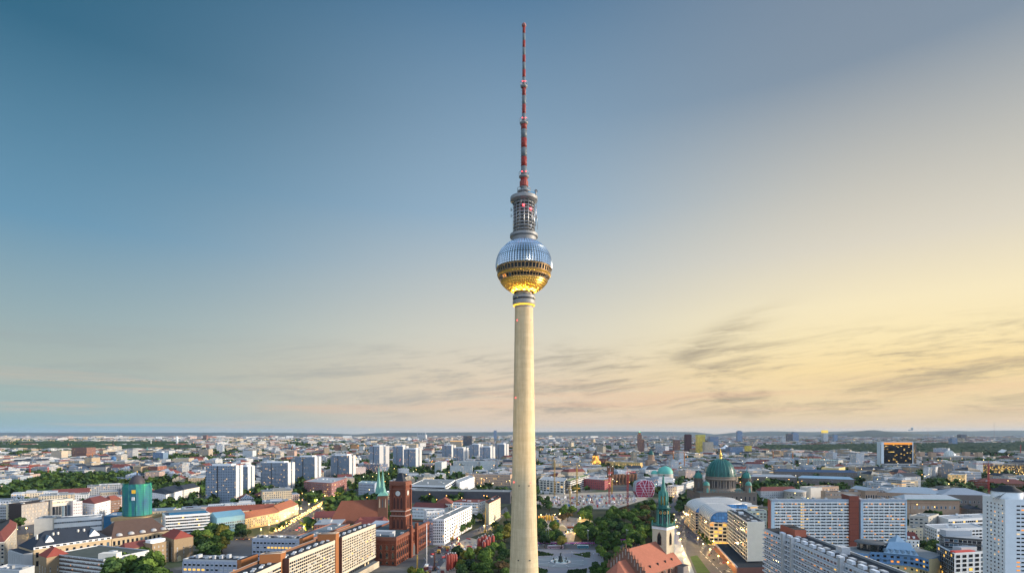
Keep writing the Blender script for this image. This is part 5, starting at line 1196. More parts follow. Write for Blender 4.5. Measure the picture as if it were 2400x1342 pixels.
    k = MB(); k.face([(T.x + .1, T.y, 98.5), (T.x - .8, T.y - 1, 97), (T.x - 1.5, T.y - .4, 94.5), (T.x - .6, T.y - .2, 95.5)], mat('red white flag', (.55, .2, .2), .8)); k.build('flag', root)
    for i in range(7): c = P[0] + u * (8 + i * 5) + v * (8 + (i * 13) % 20); partbox(root, 'rooftop_unit', (c.x, c.y, H - .6), (3 + i % 3, 2.4, 1.6 + (i % 2)), R.choice([ALU, GREYL]), atan2(u.y, u.x))
    c = P[0] + u * 14 + v * 22; partbox(root, 'roof_storey', (c.x, c.y, H - .6), (34, 8, 3.4), ALU, atan2(u.y, u.x))
    protect(868, 1006, 1090, 1330, 512); anchor(937, 1200, 560, 'the brick town hall'); anchor(975, 1290, 540, 'the brick town hall')
town_hall()
def passages():
    PAN = mat('cream slab panels', (.56, .495, .39), .8, var=.10, scale=.5); OR = mat('orange stair brick', (.30, .12, .045), .85, var=.15)
    def slab(label, pl, pr, H, depth, cols, rows, zlo):
        a, b = at(*pl, H), at(*pr, H); a.z = b.z = 0; t = (b - a).normalized(); n = Vector((t.y, -t.x, 0)); P = [a, b, b - n * depth, a - n * depth]; c = sum(P, Vector()) / 4
        r = thing('apartment_block', label, 'apartment block', (c.x, c.y, 0), 'stepped cream slabs before the town hall'); keep([(p.x, p.y) for p in P], 4)
        k = MB(); k.prism(P, zlo, H, PAN); k.build('wall', r); k = MB(); k.face([(p.x, p.y, H + .02) for p in P], ROOFD); k.build('roof', r)
        k = MB(); k.prism([a - n * .02 + t * .1, a - n * (depth - .1) + t * .1, a - n * (depth - .1) - t * .4, a - t * .4], zlo, H, mat('dark brick gable', (.10, .045, .035), .85), ROOFD); k.build('gable_wall', r)
        k = MB(); k.prism([P[3], P[2], P[2] + n * .9, P[3] + n * .9], H - .3, H + 1.7, BRICKB, mat('pale coping', (.5, .4, .32), .8)); k.build('parapet', r)
        k = MB(); k.prism([a + n * .06, b + n * .06, b - n * .5, a - n * .5], H - 1.3, H + .5, PAN, mat('pale coping', (.5, .4, .32), .8), True); k.build('cornice', r)
        L = (b - a).length
        win_row(r, a, b, zlo + 1.6, H - 2.2, cols, rows, 1.9, 1.5, dict(dark=.74, blue=.12, curtain=.11, lit=.015, gold=.015), FRAME_D)
        for i in range(int(L / 5)):
            q = a + t * (5 * i + 3) - n * (depth * (.36 + .12 * (i % 2))); partbox(r, 'skylight', (q.x, q.y, H + .02), (2.8, 2.1, .8), ALU if i % 3 else WHITE, atan2(t.y, t.x) + .3)
        # shop floors below the slab
        k = MB(); k.prism([a + n * 3.4, b + n * 3.4, b - n * depth, a - n * depth], 0, zlo - 3.6, mat('cream concrete base', (.50, .43, .33), .8), ROOFG); k.build('base', r)
        k = MB(); k.prism([a - n * .8, b - n * .8, b - n * depth, a - n * depth], zlo - 3.6, zlo, GREYD, None); k.build('recessed_storey', r)
        win_row(r, a - n * .7, b - n * .7, zlo - 3.5, zlo - .3, int(L / 3.2), 1, 2.4, 2.4, dict(dark=.7, gold=.15, pale=.15), FRAME_D)
        return r, P, t, n
    def stair(label, x0, x1, xg, yt, H, D, depth):
        a = atd(x0, D); b = atd(x1, D - 6); g = at(xg, yt + 12, H)
        t = (b - a).normalized()
        w = (b - a); P = [Vector((g.x, g.y, 0)), a, b, Vector((g.x, g.y, 0)) + w]
        c = sum(P, Vector()) / 4; r = thing('stair_tower', label, 'stair tower', (c.x, c.y, 0)); k = MB(); k.prism(P, 0, H, OR); k.build('wall', r)
        k = MB(); k.face([(p.x, p.y, H + .02) for p in (P if area(P) > 0 else P[::-1])], ROOFD); k.build('roof', r)
        k = MB(); Q = P if area(P) > 0 else P[::-1]
        for i in range(4): k.tube((Q[i].x, Q[i].y, H + .3), (Q[(i + 1) % 4].x, Q[(i + 1) % 4].y, H + .3), .35, mat('pale coping', (.5, .4, .32), .8), 4)
        k.build('coping', r)
    slab('tallest and farthest cream slab of the stepped row, right in front of the town hall', (802, 1259), (880.6, 1227.7), 39.5, 15, 20, 12, 9)
    slab('middle cream slab of the stepped row between two orange stair towers', (678, 1308.6), (788, 1265), 38, 15, 26, 11, 9)
    slab('nearest cream slab of the stepped row, cut by the lower picture edge', (560, 1362), (658.7, 1317), 36, 15, 22, 10, 9)
    for lab, x0, x1, xg, yt, yf, D, H in (('orange brick stair tower between the middle and tallest cream slabs', 787, 795, 744, 1249, 1250, 440, 43), ('orange brick stair tower between the nearest and middle cream slabs', 658, 670, 608, 1297, 1296, 375, 42)):
        H = zat(yf, D); a = atd(x0, D); b = atd(x1, D - 1.0); g = at(xg, yt + 2.0, H); P = [Vector((g.x, g.y, 0)), a, b, b + (Vector((g.x, g.y, 0)) - a)]; c = sum(P, Vector()) / 4
        q = [atd(x0, D), atd(x1, D + 5), None, None]; a, b = q[0], q[1]; back = Vector((g.x, g.y, 0)); P = [back, a, b, back + (b - a)]; c = sum(P, Vector()) / 4
        r = thing('stair_tower', lab, 'stair tower', (c.x, c.y, 0)); Q = P if area(P) > 0 else P[::-1]
        k = MB(); k.prism(Q, 0, H, OR); k.build('wall', r); k = MB(); k.face([(p.x, p.y, H + .02) for p in Q], ROOFD); k.build('roof', r)
        k = MB()
        for i in range(4): k.tube((Q[i].x, Q[i].y, H + .25), (Q[(i + 1) % 4].x, Q[(i + 1) % 4].y, H + .25), .3, mat('pale coping', (.5, .4, .32), .8), 4)
        k.build('coping', r)
    GB = mat('blue grey slab panels', (.34, .38, .47), .8, var=.1)
    def grey(label, pl, pr, H, depth, cols, rows, litrow, zb, brick):
        r, P = blk('apartment_block', label, 'apartment block', H, [pl, pr], GB, ROOFD, depth, nu=9, z0=0, rim=ALU, prot=True)
        win_row(r, P[0], P[1], zb, H - 1.6, cols, rows, 2.5, 1.7, lambda i, j: ('gold' if litrow[0] <= i <= litrow[1] and j == rows - 1 - litrow[2] else pick(dict(dark=.6, blue=.18, curtain=.19, lit=.03))), FRAME_W)
        L = (P[1] - P[0]).length
        for i in range(cols + 1): q = P[0] + (P[1] - P[0]) * (i / cols); k = MB(); k.box((q.x, q.y - .2, 0), (.5, .4, H - 1), GB); k.build('pilaster', r)
        t = (P[1] - P[0]).normalized(); q = P[1] + t * 1.2; k = MB(); (x0, y0), (x1, y1) = brick
        A = P[1]; B = at(x1, y1, H); B.z = 0; nn = (B - A); k.prism([A, A + Vector((3.0, .4, 0)), B + Vector((3.0, 5, 0)), B + Vector((0, 5, 0))][::1], 0, H + .8, OR, ROOFD); k.build('brick_wing', r)
    grey('blue grey block with one row of bright yellow windows behind the nearest orange stair tower', (592, 1261), (701, 1263), 37, 13, 13, 9, (4, 10, 1), 2, ((701, 1263), (722, 1254)))
    grey('blue grey block with yellow windows at the lower picture edge beside the big tree', (429, 1311), (555, 1314), 34, 13, 12, 9, (0, 4, 1), 2, ((557, 1314), (588, 1303)))
    protect(427, 882, 1200, 1342, 370); anchor(760, 1290, 430, 'the stepped cream slabs'); anchor(640, 1280, 440, 'the yellow windowed block')
    # low wing behind the tallest slab
    blk('low_building', 'long low roof with grey vents and red coping behind the tallest cream slab', 'building', 22, [(726, 1264), (820, 1228)], BRICKB, ROOFG, 22, [], nu=9, rim=mat('red coping', (.3, .13, .09), .8), prot=False)
    blk('low_building', 'grey barrel skylight roof between the cream slabs and the clock tower', 'building', 24, [(868, 1228), (918, 1230)], GREYL, ALU, 20, nu=0, hip=(3, ALU, 2), prot=False)
passages()
def spired_church():
    D = 690; c = atd(845, D + 20); root = thing('twin_spire_church', 'brick church with a big brown tiled roof and two green needle spires', 'church', (c.x, c.y, 0))
    BB = mat('old church brick', (.16, .075, .05), .85, var=.3); RT = mat('brown red roof tiles', (.165, .06, .036), .85, var=.2, scale=.5)
    t = Vector((.98, .2, 0)).normalized(); n = Vector((t.y, -t.x, 0)); W0 = atd(886, D + 18); E0 = atd(800, D + 2); E0.z = W0.z = 0
    rz = zat(1170, D + 14); ez = 12; hw = 17
    P = [E0 + n * hw, W0 + n * hw, W0 - n * hw, E0 - n * hw]; k = MB(); k.prism(P, 0, ez, BB); k.build('nave_wall', root); keep([(p.x, p.y) for p in P], 5)
    V = lambda p, z: (p.x, p.y, z); k = MB(); o = 1
    for s in (1, -1):
        q = [V(E0 + n * s * (hw + o) - t * 14, ez - .5), V(W0 + n * s * (hw + o), ez - .5), V(W0, rz), V(E0, rz)]; k.face(q if s > 0 else q[::-1], RT)
    k.face([V(E0 - n * (hw + o) - t * 14, ez - .5), V(E0 + n * (hw + o) - t * 14, ez - .5), V(E0, rz)], RT); k.face([V(W0 + n * hw, ez), V(W0 - n * hw, ez), V(W0, rz)], BB); k.build('nave_roof', root)
    for i in range(3):
        cc = E0 + t * 22 + n * (hw + 1) + t * (i * 3.4 - 3.4); k = MB(); k.prism([cc - t * 1.5 + n * .1, cc + t * 1.5 + n * .1, cc + t * 1.5 - n * 4, cc - t * 1.5 - n * 4], 0, 15 + (3 if i == 1 else 0), BB, BB); k.face([V(cc - t * .5 + n * .16, 8), V(cc + t * .5 + n * .16, 8), V(cc + t * .5 + n * .16, 14), V(cc - t * .5 + n * .16, 14)], mat('chapel blind niche', (.45, .34, .25), .8)); k.build('chapel_gable', root)
    for i in range(7):
        cc = E0 + t * (34 + i * 2.6 - 20 + 14) + n * (hw + .02); k = MB(); pointed_win(k, V(cc, 2), t, 1.2, 8, GLASSD, BB); k.build('window', root)
    T = W0 + t * 4; w = 8.2; zt = zat(1159, D + 18)
    q = [T - t * w * .5 - n * 10, T - t * w * .5 + n * 10, T + t * w + n * 10, T + t * w - n * 10]; k = MB(); k.prism(q, 0, zt, BB, BB); k.build('tower_wall', root)
    for s in (-6.2, -2.6, 2.6, 6.2):
        pass
    f = q[1]; g = q[2]; L = (g - f).length; tt = (g - f) / L
    for s in (.2, .5, .8):
        cc = f + tt * L * s; k = MB(); pointed_win(k, (cc.x, cc.y, zt - 15), tt, 1.6, 12, mat('pale tower niche', (.42, .33, .24), .8) if s != .5 else GREYD, BB, .2); k.build('tower_window', root)
    k = MB(); Q = [p + (p - T).normalized() * 1.2 for p in q]; R0 = T + t * 2 + n * 5; R1 = T + t * 2 - n * 5
    VP = mat('spire verdigris', (.14, .34, .28), .6, var=.3, scale=.5)
    k.hip(Q, zt, 7.5, VP, 4, 0); k.build('spire_base_roof', root)
    for cc, tipx, tipy in ((R0, 897, 1099), (R1, 887.6, 1092)):
        tz = zat(tipy, cc.y); k = MB(); cc = Vector((atd(tipx, cc.y).x, cc.y, 0)); k.lathe([(4.8, zt + 1.5), (3.1, zt + 10), (1.9, zt + 19), (.15, tz), (.06, tz + 4)], VP, 8, (cc.x, cc.y, 0), False, pi / 8); k.build('spire', root)
        for i in range(4): a = i * pi / 2 + .6; k = MB(); p = (cc.x + 3.4 * cos(a), cc.y + 3.4 * sin(a), 0); k.lathe([(1.1, zt + 3), (.9, zt + 7), (0, zt + 10)], VP, 6, p); k.build('spire_gablet', root)
    protect(795, 910, 1085, 1225, 660); anchor(850, 1190, 690, 'the twin spired church')
spired_church()
def left_near():
    # court house: two roof sections along one line
    d = (at(395.7, 1242.8, 24) - at(78.5, 1288, 24)); d.z = 0; L = d.length; d = d / L; n = Vector((d.y, -d.x, 0)); O = at(78.5, 1288, 24); O.z = 0
    if n.y > 0: n = -n
    for lab, s0, s1, h, m, white in (('long court building with blue black slate roof and white attic strip', 0, .53, 13, SLATE, True), ('court wing with brown tiled roof and four eyebrow dormers', .535, 1.0, 14, mat('brown roof tiles', (.085, .055, .045), .85, var=.2), False)):
        a, b = O + d * L * s0, O + d * L * s1; P = [a, b, b - n * 34, a - n * 34]; c = sum(P, Vector()) / 4
        r = thing('court_house', lab, 'court building', (c.x, c.y, 0)); keep([(p.x, p.y) for p in P], 5); CR = mat('court sandstone', (.44, .35, .23), .85, var=.2)
        k = MB(); k.prism(P, 0, 24, CR); k.build('wall', r); k = MB(); k.hip(P, 24, h, m, 14 if white else 10, 1.2); k.build('roof', r)
        nn = 11 if white else 13; win_row(r, a, b, 16.5, 22.2, nn, 1, 2.0, 4.4, K_DRK, FRAME_D); win_row(r, a, b, 9, 15, nn, 1, 2.0, 4.4, K_DRK, FRAME_D)
        k = MB(); k.prism([a + n * .9, b + n * .9, b - n * .2, a - n * .2], 23.0, 24.2, CR, CR, True); k.build('cornice', r)
        if white:
            k = MB(); k.prism([a + n * .5, b + n * .5, b - n * .4, a - n * .4], 24.3, 26.2, WHITE, WHITE, True); k.build('attic_strip', r); win_row(r, a + n * .6, b + n * .6, 24.4, 26.1, 12, 1, 2.6, 1.2, K_DRK, FRAME_D)
            for s, w in ((.22, 6), (.80, 8)):
                p = a + (b - a) * s - n * 9; k = MB(); q = [p - d * w * .5 + n * 4, p + d * w * .5 + n * 4, p + d * w * .5 - n * 5, p - d * w * .5 - n * 5]; k.hip(q, 29, 5, mat('blue grey zinc', (.16, .22, .28), .5, .2), 0, .2, WHITE); k.prism(q, 26, 29, WHITE, None); k.build('dormer', r)
            for s in (.1, .3, .36, .62, .7): p = a + (b - a) * s - n * 12; partbox(r, 'chimney', (p.x, p.y, 31), (1.2, 1.2, 4.2), OFFW)
        else:
            for s in (.14, .34, .54, .74, .92):
                p = a + (b - a) * s - n * 2.5; k = MB(); k.lathe([(2.8, -1.4), (2.6, 0), (1.6, .9), (0, 1.3)], mat('pale dormer', (.4, .4, .4), .7), 12, (p.x, p.y, 27)); k.build('eyebrow_dormer', r)
    a = O; b = O - n * 34; t = (a - b).normalized()
    k2 = thing('court_house', 'short end wing of the court building with tall grey columns', 'court building', (a.x, a.y, 0)); P = [b - d * .5, a - d * .5, a - d * 7, b - d * 7]; k = MB(); k.prism(P, 0, 22, GREYL, SLATE); k.build('wall', k2)
    for i in range(8): q = P[3] + (P[2] - P[3]) * ((i + .5) / 8) - d * .4; k = MB(); k.lathe([(.9, 0), (.75, 20), (1, 21)], GREYL, 8, (q.x, q.y, 0)); k.build('column', k2)
    protect(60, 400, 1218, 1330, 460); anchor(230, 1260, 520, 'the slate roofed court building')
    BS = mat('brown stone brick', (.27, .20, .125), .85, var=.2, scale=.5)
    def pavil(label, pts, H, cols, prot=True):
        return blk('stone_block', label, 'building', H, pts, BS, ROOFD, None, [(1, cols, 5, .8, 1.8, dict(z=(2, 14), kinds=dict(dark=.5, curtain=.5))), (0, 3, 5, .8, 1.8, dict(kinds=K_DRK, z=(2, 14)))], hip=(6.5, mat('deep red roof tiles', (.22, .05, .038), .85, var=.2), 7), nu=0, prot=prot)
    r, P = pavil('square brown stone block with red pyramid roof left of the big dark tree', [(379, 1253.6), (407.8, 1263), (453, 1255.5)], 22, 3); anchor(420, 1285, 530, 'the red pyramid roof')
    q = P[1] + (P[2] - P[1]) * .27; k = MB(); pointed_win(k, (q.x, q.y, .2), (P[2] - P[1]).normalized(), 3, 5, mat('cream door', (.5, .42, .25), .8), CREAM, .3); k.build('door', r)
    pavil('brown stone block with red hipped roof beside the white ribbon window office', [(90.5, 1299), (109, 1306), (160, 1296)], 22, 3)
    r, P = blk('stone_wing', 'brown stone connecting wing with red roof between the two red roofed blocks', 'building', 17, [(294, 1287), (357, 1276)], BS, ROOFD, 14, [(0, 7, 4, .9, 1.8, dict(kinds=dict(dark=.3, curtain=.7)))], hip=(5, TILED, 3), nu=0)
    r, P = blk('stone_wing', 'brown stone wing with white roof terrace beside the square red roofed block', 'building', 19.5, [(357, 1275), (396, 1268)], BS, ROOFG, 14, [(0, 4, 4, .9, 1.8, dict(kinds=dict(dark=.3, curtain=.7)))], nu=1)
    c = sum(P, Vector()) / 4; partbox(r, 'roof_storey', (c.x, c.y - 1, 19.5), (14, 8, 3.4), WHITE, atan2(P[1].y - P[0].y, P[1].x - P[0].x))
    r, P = blk('stone_wing', 'tan plastered wing with flat roof in front of the court building', 'building', 17, [(240, 1292), (296, 1281)], mat('tan plaster', (.46, .35, .20), .85), ROOFG, 14, [(0, 6, 3, .9, 1.8, dict(kinds=K_DRK))], nu=2)
    # white ribbon window office in the corner
    RW = mat('grey white parapet panels', (.52, .55, .55), .8, var=.12)
    r, P = blk('office_building', 'low office with white parapet bands and brown ribbon windows beside the large tree', 'office building', 22, [(120.7, 1298), (243, 1312)], RW, mat('dark green grey roof', (.07, .085, .075), .9, var=.3), 38, nu=1, rim=ALU)
    a, b = P[0], P[1]; t = (b - a).normalized(); n2 = Vector((t.y, -t.x, 0))
    for j in range(6):
        z = 3.2 + j * 3.35; k = MB(); k.prism([a + n2 * .03, b + n2 * .03, b + n2 * .12, a + n2 * .12], z, z + 1.55, mat('ribbon window brown', (.075, .05, .042), .5), None, True); k.build('window_band', r)
    win_row(r, a + n2 * .1, b + n2 * .1, 3.2, 3.2 + 6 * 3.35 - 1.8 + 1.8, 30, 6, .9, 1.3, dict(dark=.66, curtain=.2, blue=.1, lit=.04), FRAME_W)
    c = at(258, 1301, 24); partbox(r, 'roof_house', (c.x, c.y, 22), (14, 7, 4.5), OFFW, .1)
    anchor(180, 1320, 450, 'the ribbon window office')
    blk('low_building', 'grey flat roof with vents in the lower picture corner', 'building', 20, [(-20, 1334), (45, 1338), (81, 1326)], GREYL, ROOFL, None, nu=5)
    # curved corner building
    r, P = blk('corner_building', 'beige corner building with red mansard roof at the picture edge', 'building', 24, [(-60, 1275), (10, 1270), (26, 1252), (38, 1238), (40, 1226)], mat('beige corner stone', (.38, .34, .27), .85), TILED, 22, [(1, 5, 6, 2.6, 2.2), (2, 4, 6, 2.6, 2.2), (3, 3, 6, 2, 2.2), (0, 8, 6, 2, 2.2)], par=.6, rim=OFFW, nu=0)
    k = MB(); c = sum(P, Vector()) / len(P); up = [p + (c - p) * .30 + Vector((0, 0, 32)) for p in P]; Q = [p + Vector((0, 0, 24.6)) for p in P]; nQ = len(P)
    for i in range(nQ): j = (i + 1) % nQ; k.face([Q[i], Q[j], up[j], up[i]], TILED)
    k.face(up, ROOFD); k.build('mansard_roof', r)
    # modern white blocks behind the court
    blk('office_building', 'white windowless block with roof plant behind the slate court roof', 'office building', 25, [(80, 1216), (123, 1214)], OFFW, ROOFG, 26, [], nu=3)
    blk('office_building', 'long white office strip with window band behind the slate court roof', 'office building', 23, [(123, 1217), (238, 1209)], WHITE, ROOFG, 20, [(0, 22, 3, 2.8, 1.9, dict(kinds=dict(dark=.4, blue=.6)))], nu=6)
    blk('glass_hall', 'blue glass hall with blue sheet roof beside the scaffolded tower', 'hall', 24, [(243, 1210), (289, 1208)], GLASSB, mat('blue sheet roof', (.12, .22, .33), .5, .2), 34, nu=4)
    # scaffolded round tower
    D = 650; c = atd(321.5, D); root = thing('scaffolded_tower', 'round tower wrapped in green scaffold netting with a dark dome', 'tower', (c.x, c.y, 0))
    zb, zt = zat(1205, D), zat(1132, D); k = MB(); w = 17.5; z1 = zb - 1
    k.box((c.x, c.y, 0), (w * 2, w * 2, z1 - 4), OFFW); k.box((c.x, c.y, z1 - 3.95), (w * 2 + 1.5, w * 2 + 1.5, 3.9), mat('ochre scaffold deck', (.40, .28, .14), .85)); k.build('base', root)
    k = MB(); k.box((c.x, c.y, 0), (w * 2 - 1, w * 2 - 1, 1), OFFW)
    m = bpy.data.materials.new('green netting'); m.use_nodes = True; MATS['green netting'] = m; q = NT(m.node_tree); b = q.n['Principled BSDF']; b.inputs['Roughness'].default_value = .7
    p = q.new('ShaderNodeNewGeometry').outputs['Position']; x, y, z = q.sep(p)
    col = q.ramp(q.noise(q.comb(q.m('MULTIPLY', x, .22), q.m('MULTIPLY', y, .02), q.m('MULTIPLY', z, .03)), 1.0, 3), [(.32, (.008, .07, .17)), (.48, (.010, .17, .17)), (.66, (.02, .33, .16))])
    ln = q.m('LESS_THAN', q.m('FRACT', q.m('DIVIDE', z, 2.2)), .1); col = q.mix(q.m('MULTIPLY', ln, .75), col, (.02, .07, .08)); q.l.new(col, b.inputs['Base Color'])
    k = MB(); k.lathe([(14.6, zb), (14.6, zt - 3), (14.2, zt - 2.8), (14.2, zt), (13.4, zt)], m, 12, (c.x, c.y, 0), False); k.build('scaffold_netting', root)
    for i in range(12):
        a2 = 2 * pi * i / 12; k = MB(); k.tube((c.x + 14.75 * cos(a2), c.y + 14.75 * sin(a2), zb), (c.x + 14.75 * cos(a2), c.y + 14.75 * sin(a2), zt + 1), .12, mat('scaffold pole', (.05, .22, .2), .6), 4); k.build('scaffold_pole', root)
    for dx, z, w2, m2 in ((5.5, .72, 4, glow('yellow site sign', (.75, .45, .03), .5)), (5.0, .5, 3.2, WHITE)):
        k = MB(); k.box((c.x + dx, c.y - 14.2, zb + (zt - zb) * z), (w2, .5, 4), m2, .1); k.build('netting_banner', root)
    k = MB(); k.lathe([(8.2, zt - 2)] + dome_prof(8, 10, 10, zt) + [(.8, zt + 10.6), (.5, zt + 13)], mat('dark slate dome', (.05, .045, .055), .6, var=.3), 28, (c.x, c.y, 0)); k.build('dome', root)
    k = MB(); k.lathe([(.3, zt + 13), (.5, zt + 14), (0, zt + 15)], GOLD, 8, (c.x, c.y, 0)); k.build('finial', root)
    keep([(c.x - 20, c.y - 20), (c.x + 20, c.y - 20), (c.x + 20, c.y + 20), (c.x - 20, c.y + 20)]); protect(284, 358, 1104, 1232, 630); anchor(321, 1170, 640, 'the green netted tower')
    # white office with attic, long red roof, tan fronts, blue zinc hall
    r, P = blk('office_building', 'white eight storey office with roof terrace beside the long red roof', 'office building', 27, [(380, 1202), (388, 1209), (492, 1202)], WHITE, ROOFG, None, [(1, 22, 7, 2.2, 2.0, dict(kinds=dict(dark=.7, blue=.25, gold=.05))), (0, 3, 7, 2, 2)], nu=2, phrase='the white terrace office')
    c = sum(P, Vector()) / 4; k = MB(); k.prism([p + (c - p) * .16 for p in P], 27, 30.6, GLASSB, ROOFG); k.build('roof_storey', r)
    blk('long_building', 'long low building with straight red tiled roof behind the tan fronts', 'building', 17, [(478, 1201), (648, 1192)], CREAM, ROOFD, 17, [(0, 40, 4, 1.2, 1.8, dict(kinds=dict(dark=.85, gold=.15)))], hip=(7, TILE, 4), nu=0)
    YT = mat('tan yellow stucco', (.44, .345, .19), .85, var=.12)
    blk('long_building', 'tan yellow front with red tiled roof and pediment facing the boulevard', 'building', 15, [(575, 1214), (656, 1199)], YT, ROOFD, 18, [(0, 19, 4, 1.5, 2.4, dict(kinds=dict(dark=.7, curtain=.1, gold=.2)))], hip=(7, TILEO, 3), nu=0, phrase='the tan yellow front')
    blk('long_building', 'pale stone front with taller orange tiled roof facing the boulevard', 'building', 15, [(656, 1197), (699, 1181)], mat('pale front stone', (.50, .44, .34), .85), ROOFD, 20, [(0, 15, 4, 1.4, 2.2, dict(kinds=dict(dark=.85, curtain=.15)))], hip=(8, TILEO, 5), nu=0)
    ZB = mat('blue zinc cladding', (.14, .29, .39), .45, .2, var=.1)
    r, P = blk('zinc_hall', 'angular blue zinc clad building with strip windows beside the tan front', 'building', 20, [(508, 1213), (574, 1205)], ZB, ZB, 22, [(0, 16, 3, 1.5, 2.4, dict(kinds=K_DRK, z=(4, 14)))], hip=(6, ZB, 0), nu=0)
left_near()
def tower_blocks():
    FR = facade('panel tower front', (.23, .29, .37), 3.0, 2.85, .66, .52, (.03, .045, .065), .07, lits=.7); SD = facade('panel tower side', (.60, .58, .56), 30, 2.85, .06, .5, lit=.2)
    def tb(label, xl, xc, xr, yt, yb, dxr=1.0, back=None):
        D = F * EYE / (yb - HZ); H = zat(yt, D); a, b = atd(xl, D + 2), atd(xc, D); c = atd(xr, D + 17); P = [a, b, c, a + (c - b)]; m = sum(P, Vector()) / 4
        r = thing('apartment_tower', label, 'apartment tower', (m.x, m.y, 0), 'panel built apartment towers'); keep([(p.x, p.y) for p in P], 6)
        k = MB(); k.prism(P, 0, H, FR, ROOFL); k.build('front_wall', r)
        t = (c - b).normalized(); w = (c - b).length; nn = Vector((t.y, -t.x, 0))
        for s0, s1 in ((0, .40), (.62, 1)):
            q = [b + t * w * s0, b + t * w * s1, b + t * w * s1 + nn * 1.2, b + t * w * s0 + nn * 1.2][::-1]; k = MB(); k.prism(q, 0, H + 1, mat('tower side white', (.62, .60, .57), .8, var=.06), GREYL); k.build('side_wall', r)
        u = (b - a).normalized(); L = (b - a).length
        q = a + u * L * .38; k = MB(); k.prism([q, q + u * 1.6, q + u * 1.6 + Vector((u.y, -u.x, 0)) * .5, q + Vector((u.y, -u.x, 0)) * .5][::-1], 0, H, mat('dark joint strip', (.05, .055, .065), .8), GREYD); k.build('joint_strip', r)
        units(r, P, H, 3, int(xl)); k = MB(); k.prism([p + (m - p) * .35 for p in P], H, H + 3.5, WHITE, ROOFL); k.build('lift_house', r)
        protect(xl, xr, yt - 3, yb - 4, D)
    T = [('broad tower beside the scaffolded green tower, nearest of its kind', 482, 552, 568, 1091, 1181), ('slim tower just behind the nearest broad one', 556, 580, 596, 1093, 1158),
         ('second broad tower along the wooded square', 611, 674, 690, 1084, 1154), ('third broad tower with dark centre joint', 692, 737, 752, 1070, 1136), ('fourth broad tower left of the twin spires', 775, 818, 833, 1067, 1127),
         ('tall tower rising behind the twin spires', 866, 889, 912, 1045, 1108), ('tower behind the clock tower roof, left of a pair', 921, 944, 957, 1045, 1098), ('front tower of the pair right of the clock tower', 946, 974, 988, 1052, 1104),
         ('leftmost of the five hazy towers behind the white blocks', 1036, 1058, 1068, 1043, 1080), ('second of the five hazy towers', 1062, 1086, 1098, 1049, 1084), ('middle of the five hazy towers', 1101, 1122, 1132, 1041, 1078), ('fourth of the five hazy towers, broadest', 1124, 1149, 1160, 1047, 1084), ('last hazy tower half hidden by the television tower', 1160, 1182, 1192, 1040, 1077)]
    for t in T: tb('panel built ' + t[0], *t[1:])
    anchor(525, 1130, 950, 'the nearest broad tower'); anchor(650, 1120, 1130, 'the second broad tower'); anchor(800, 1100, 1400, 'the fourth broad tower'); anchor(1100, 1065, 2200, 'the hazy tower blocks')
tower_blocks()
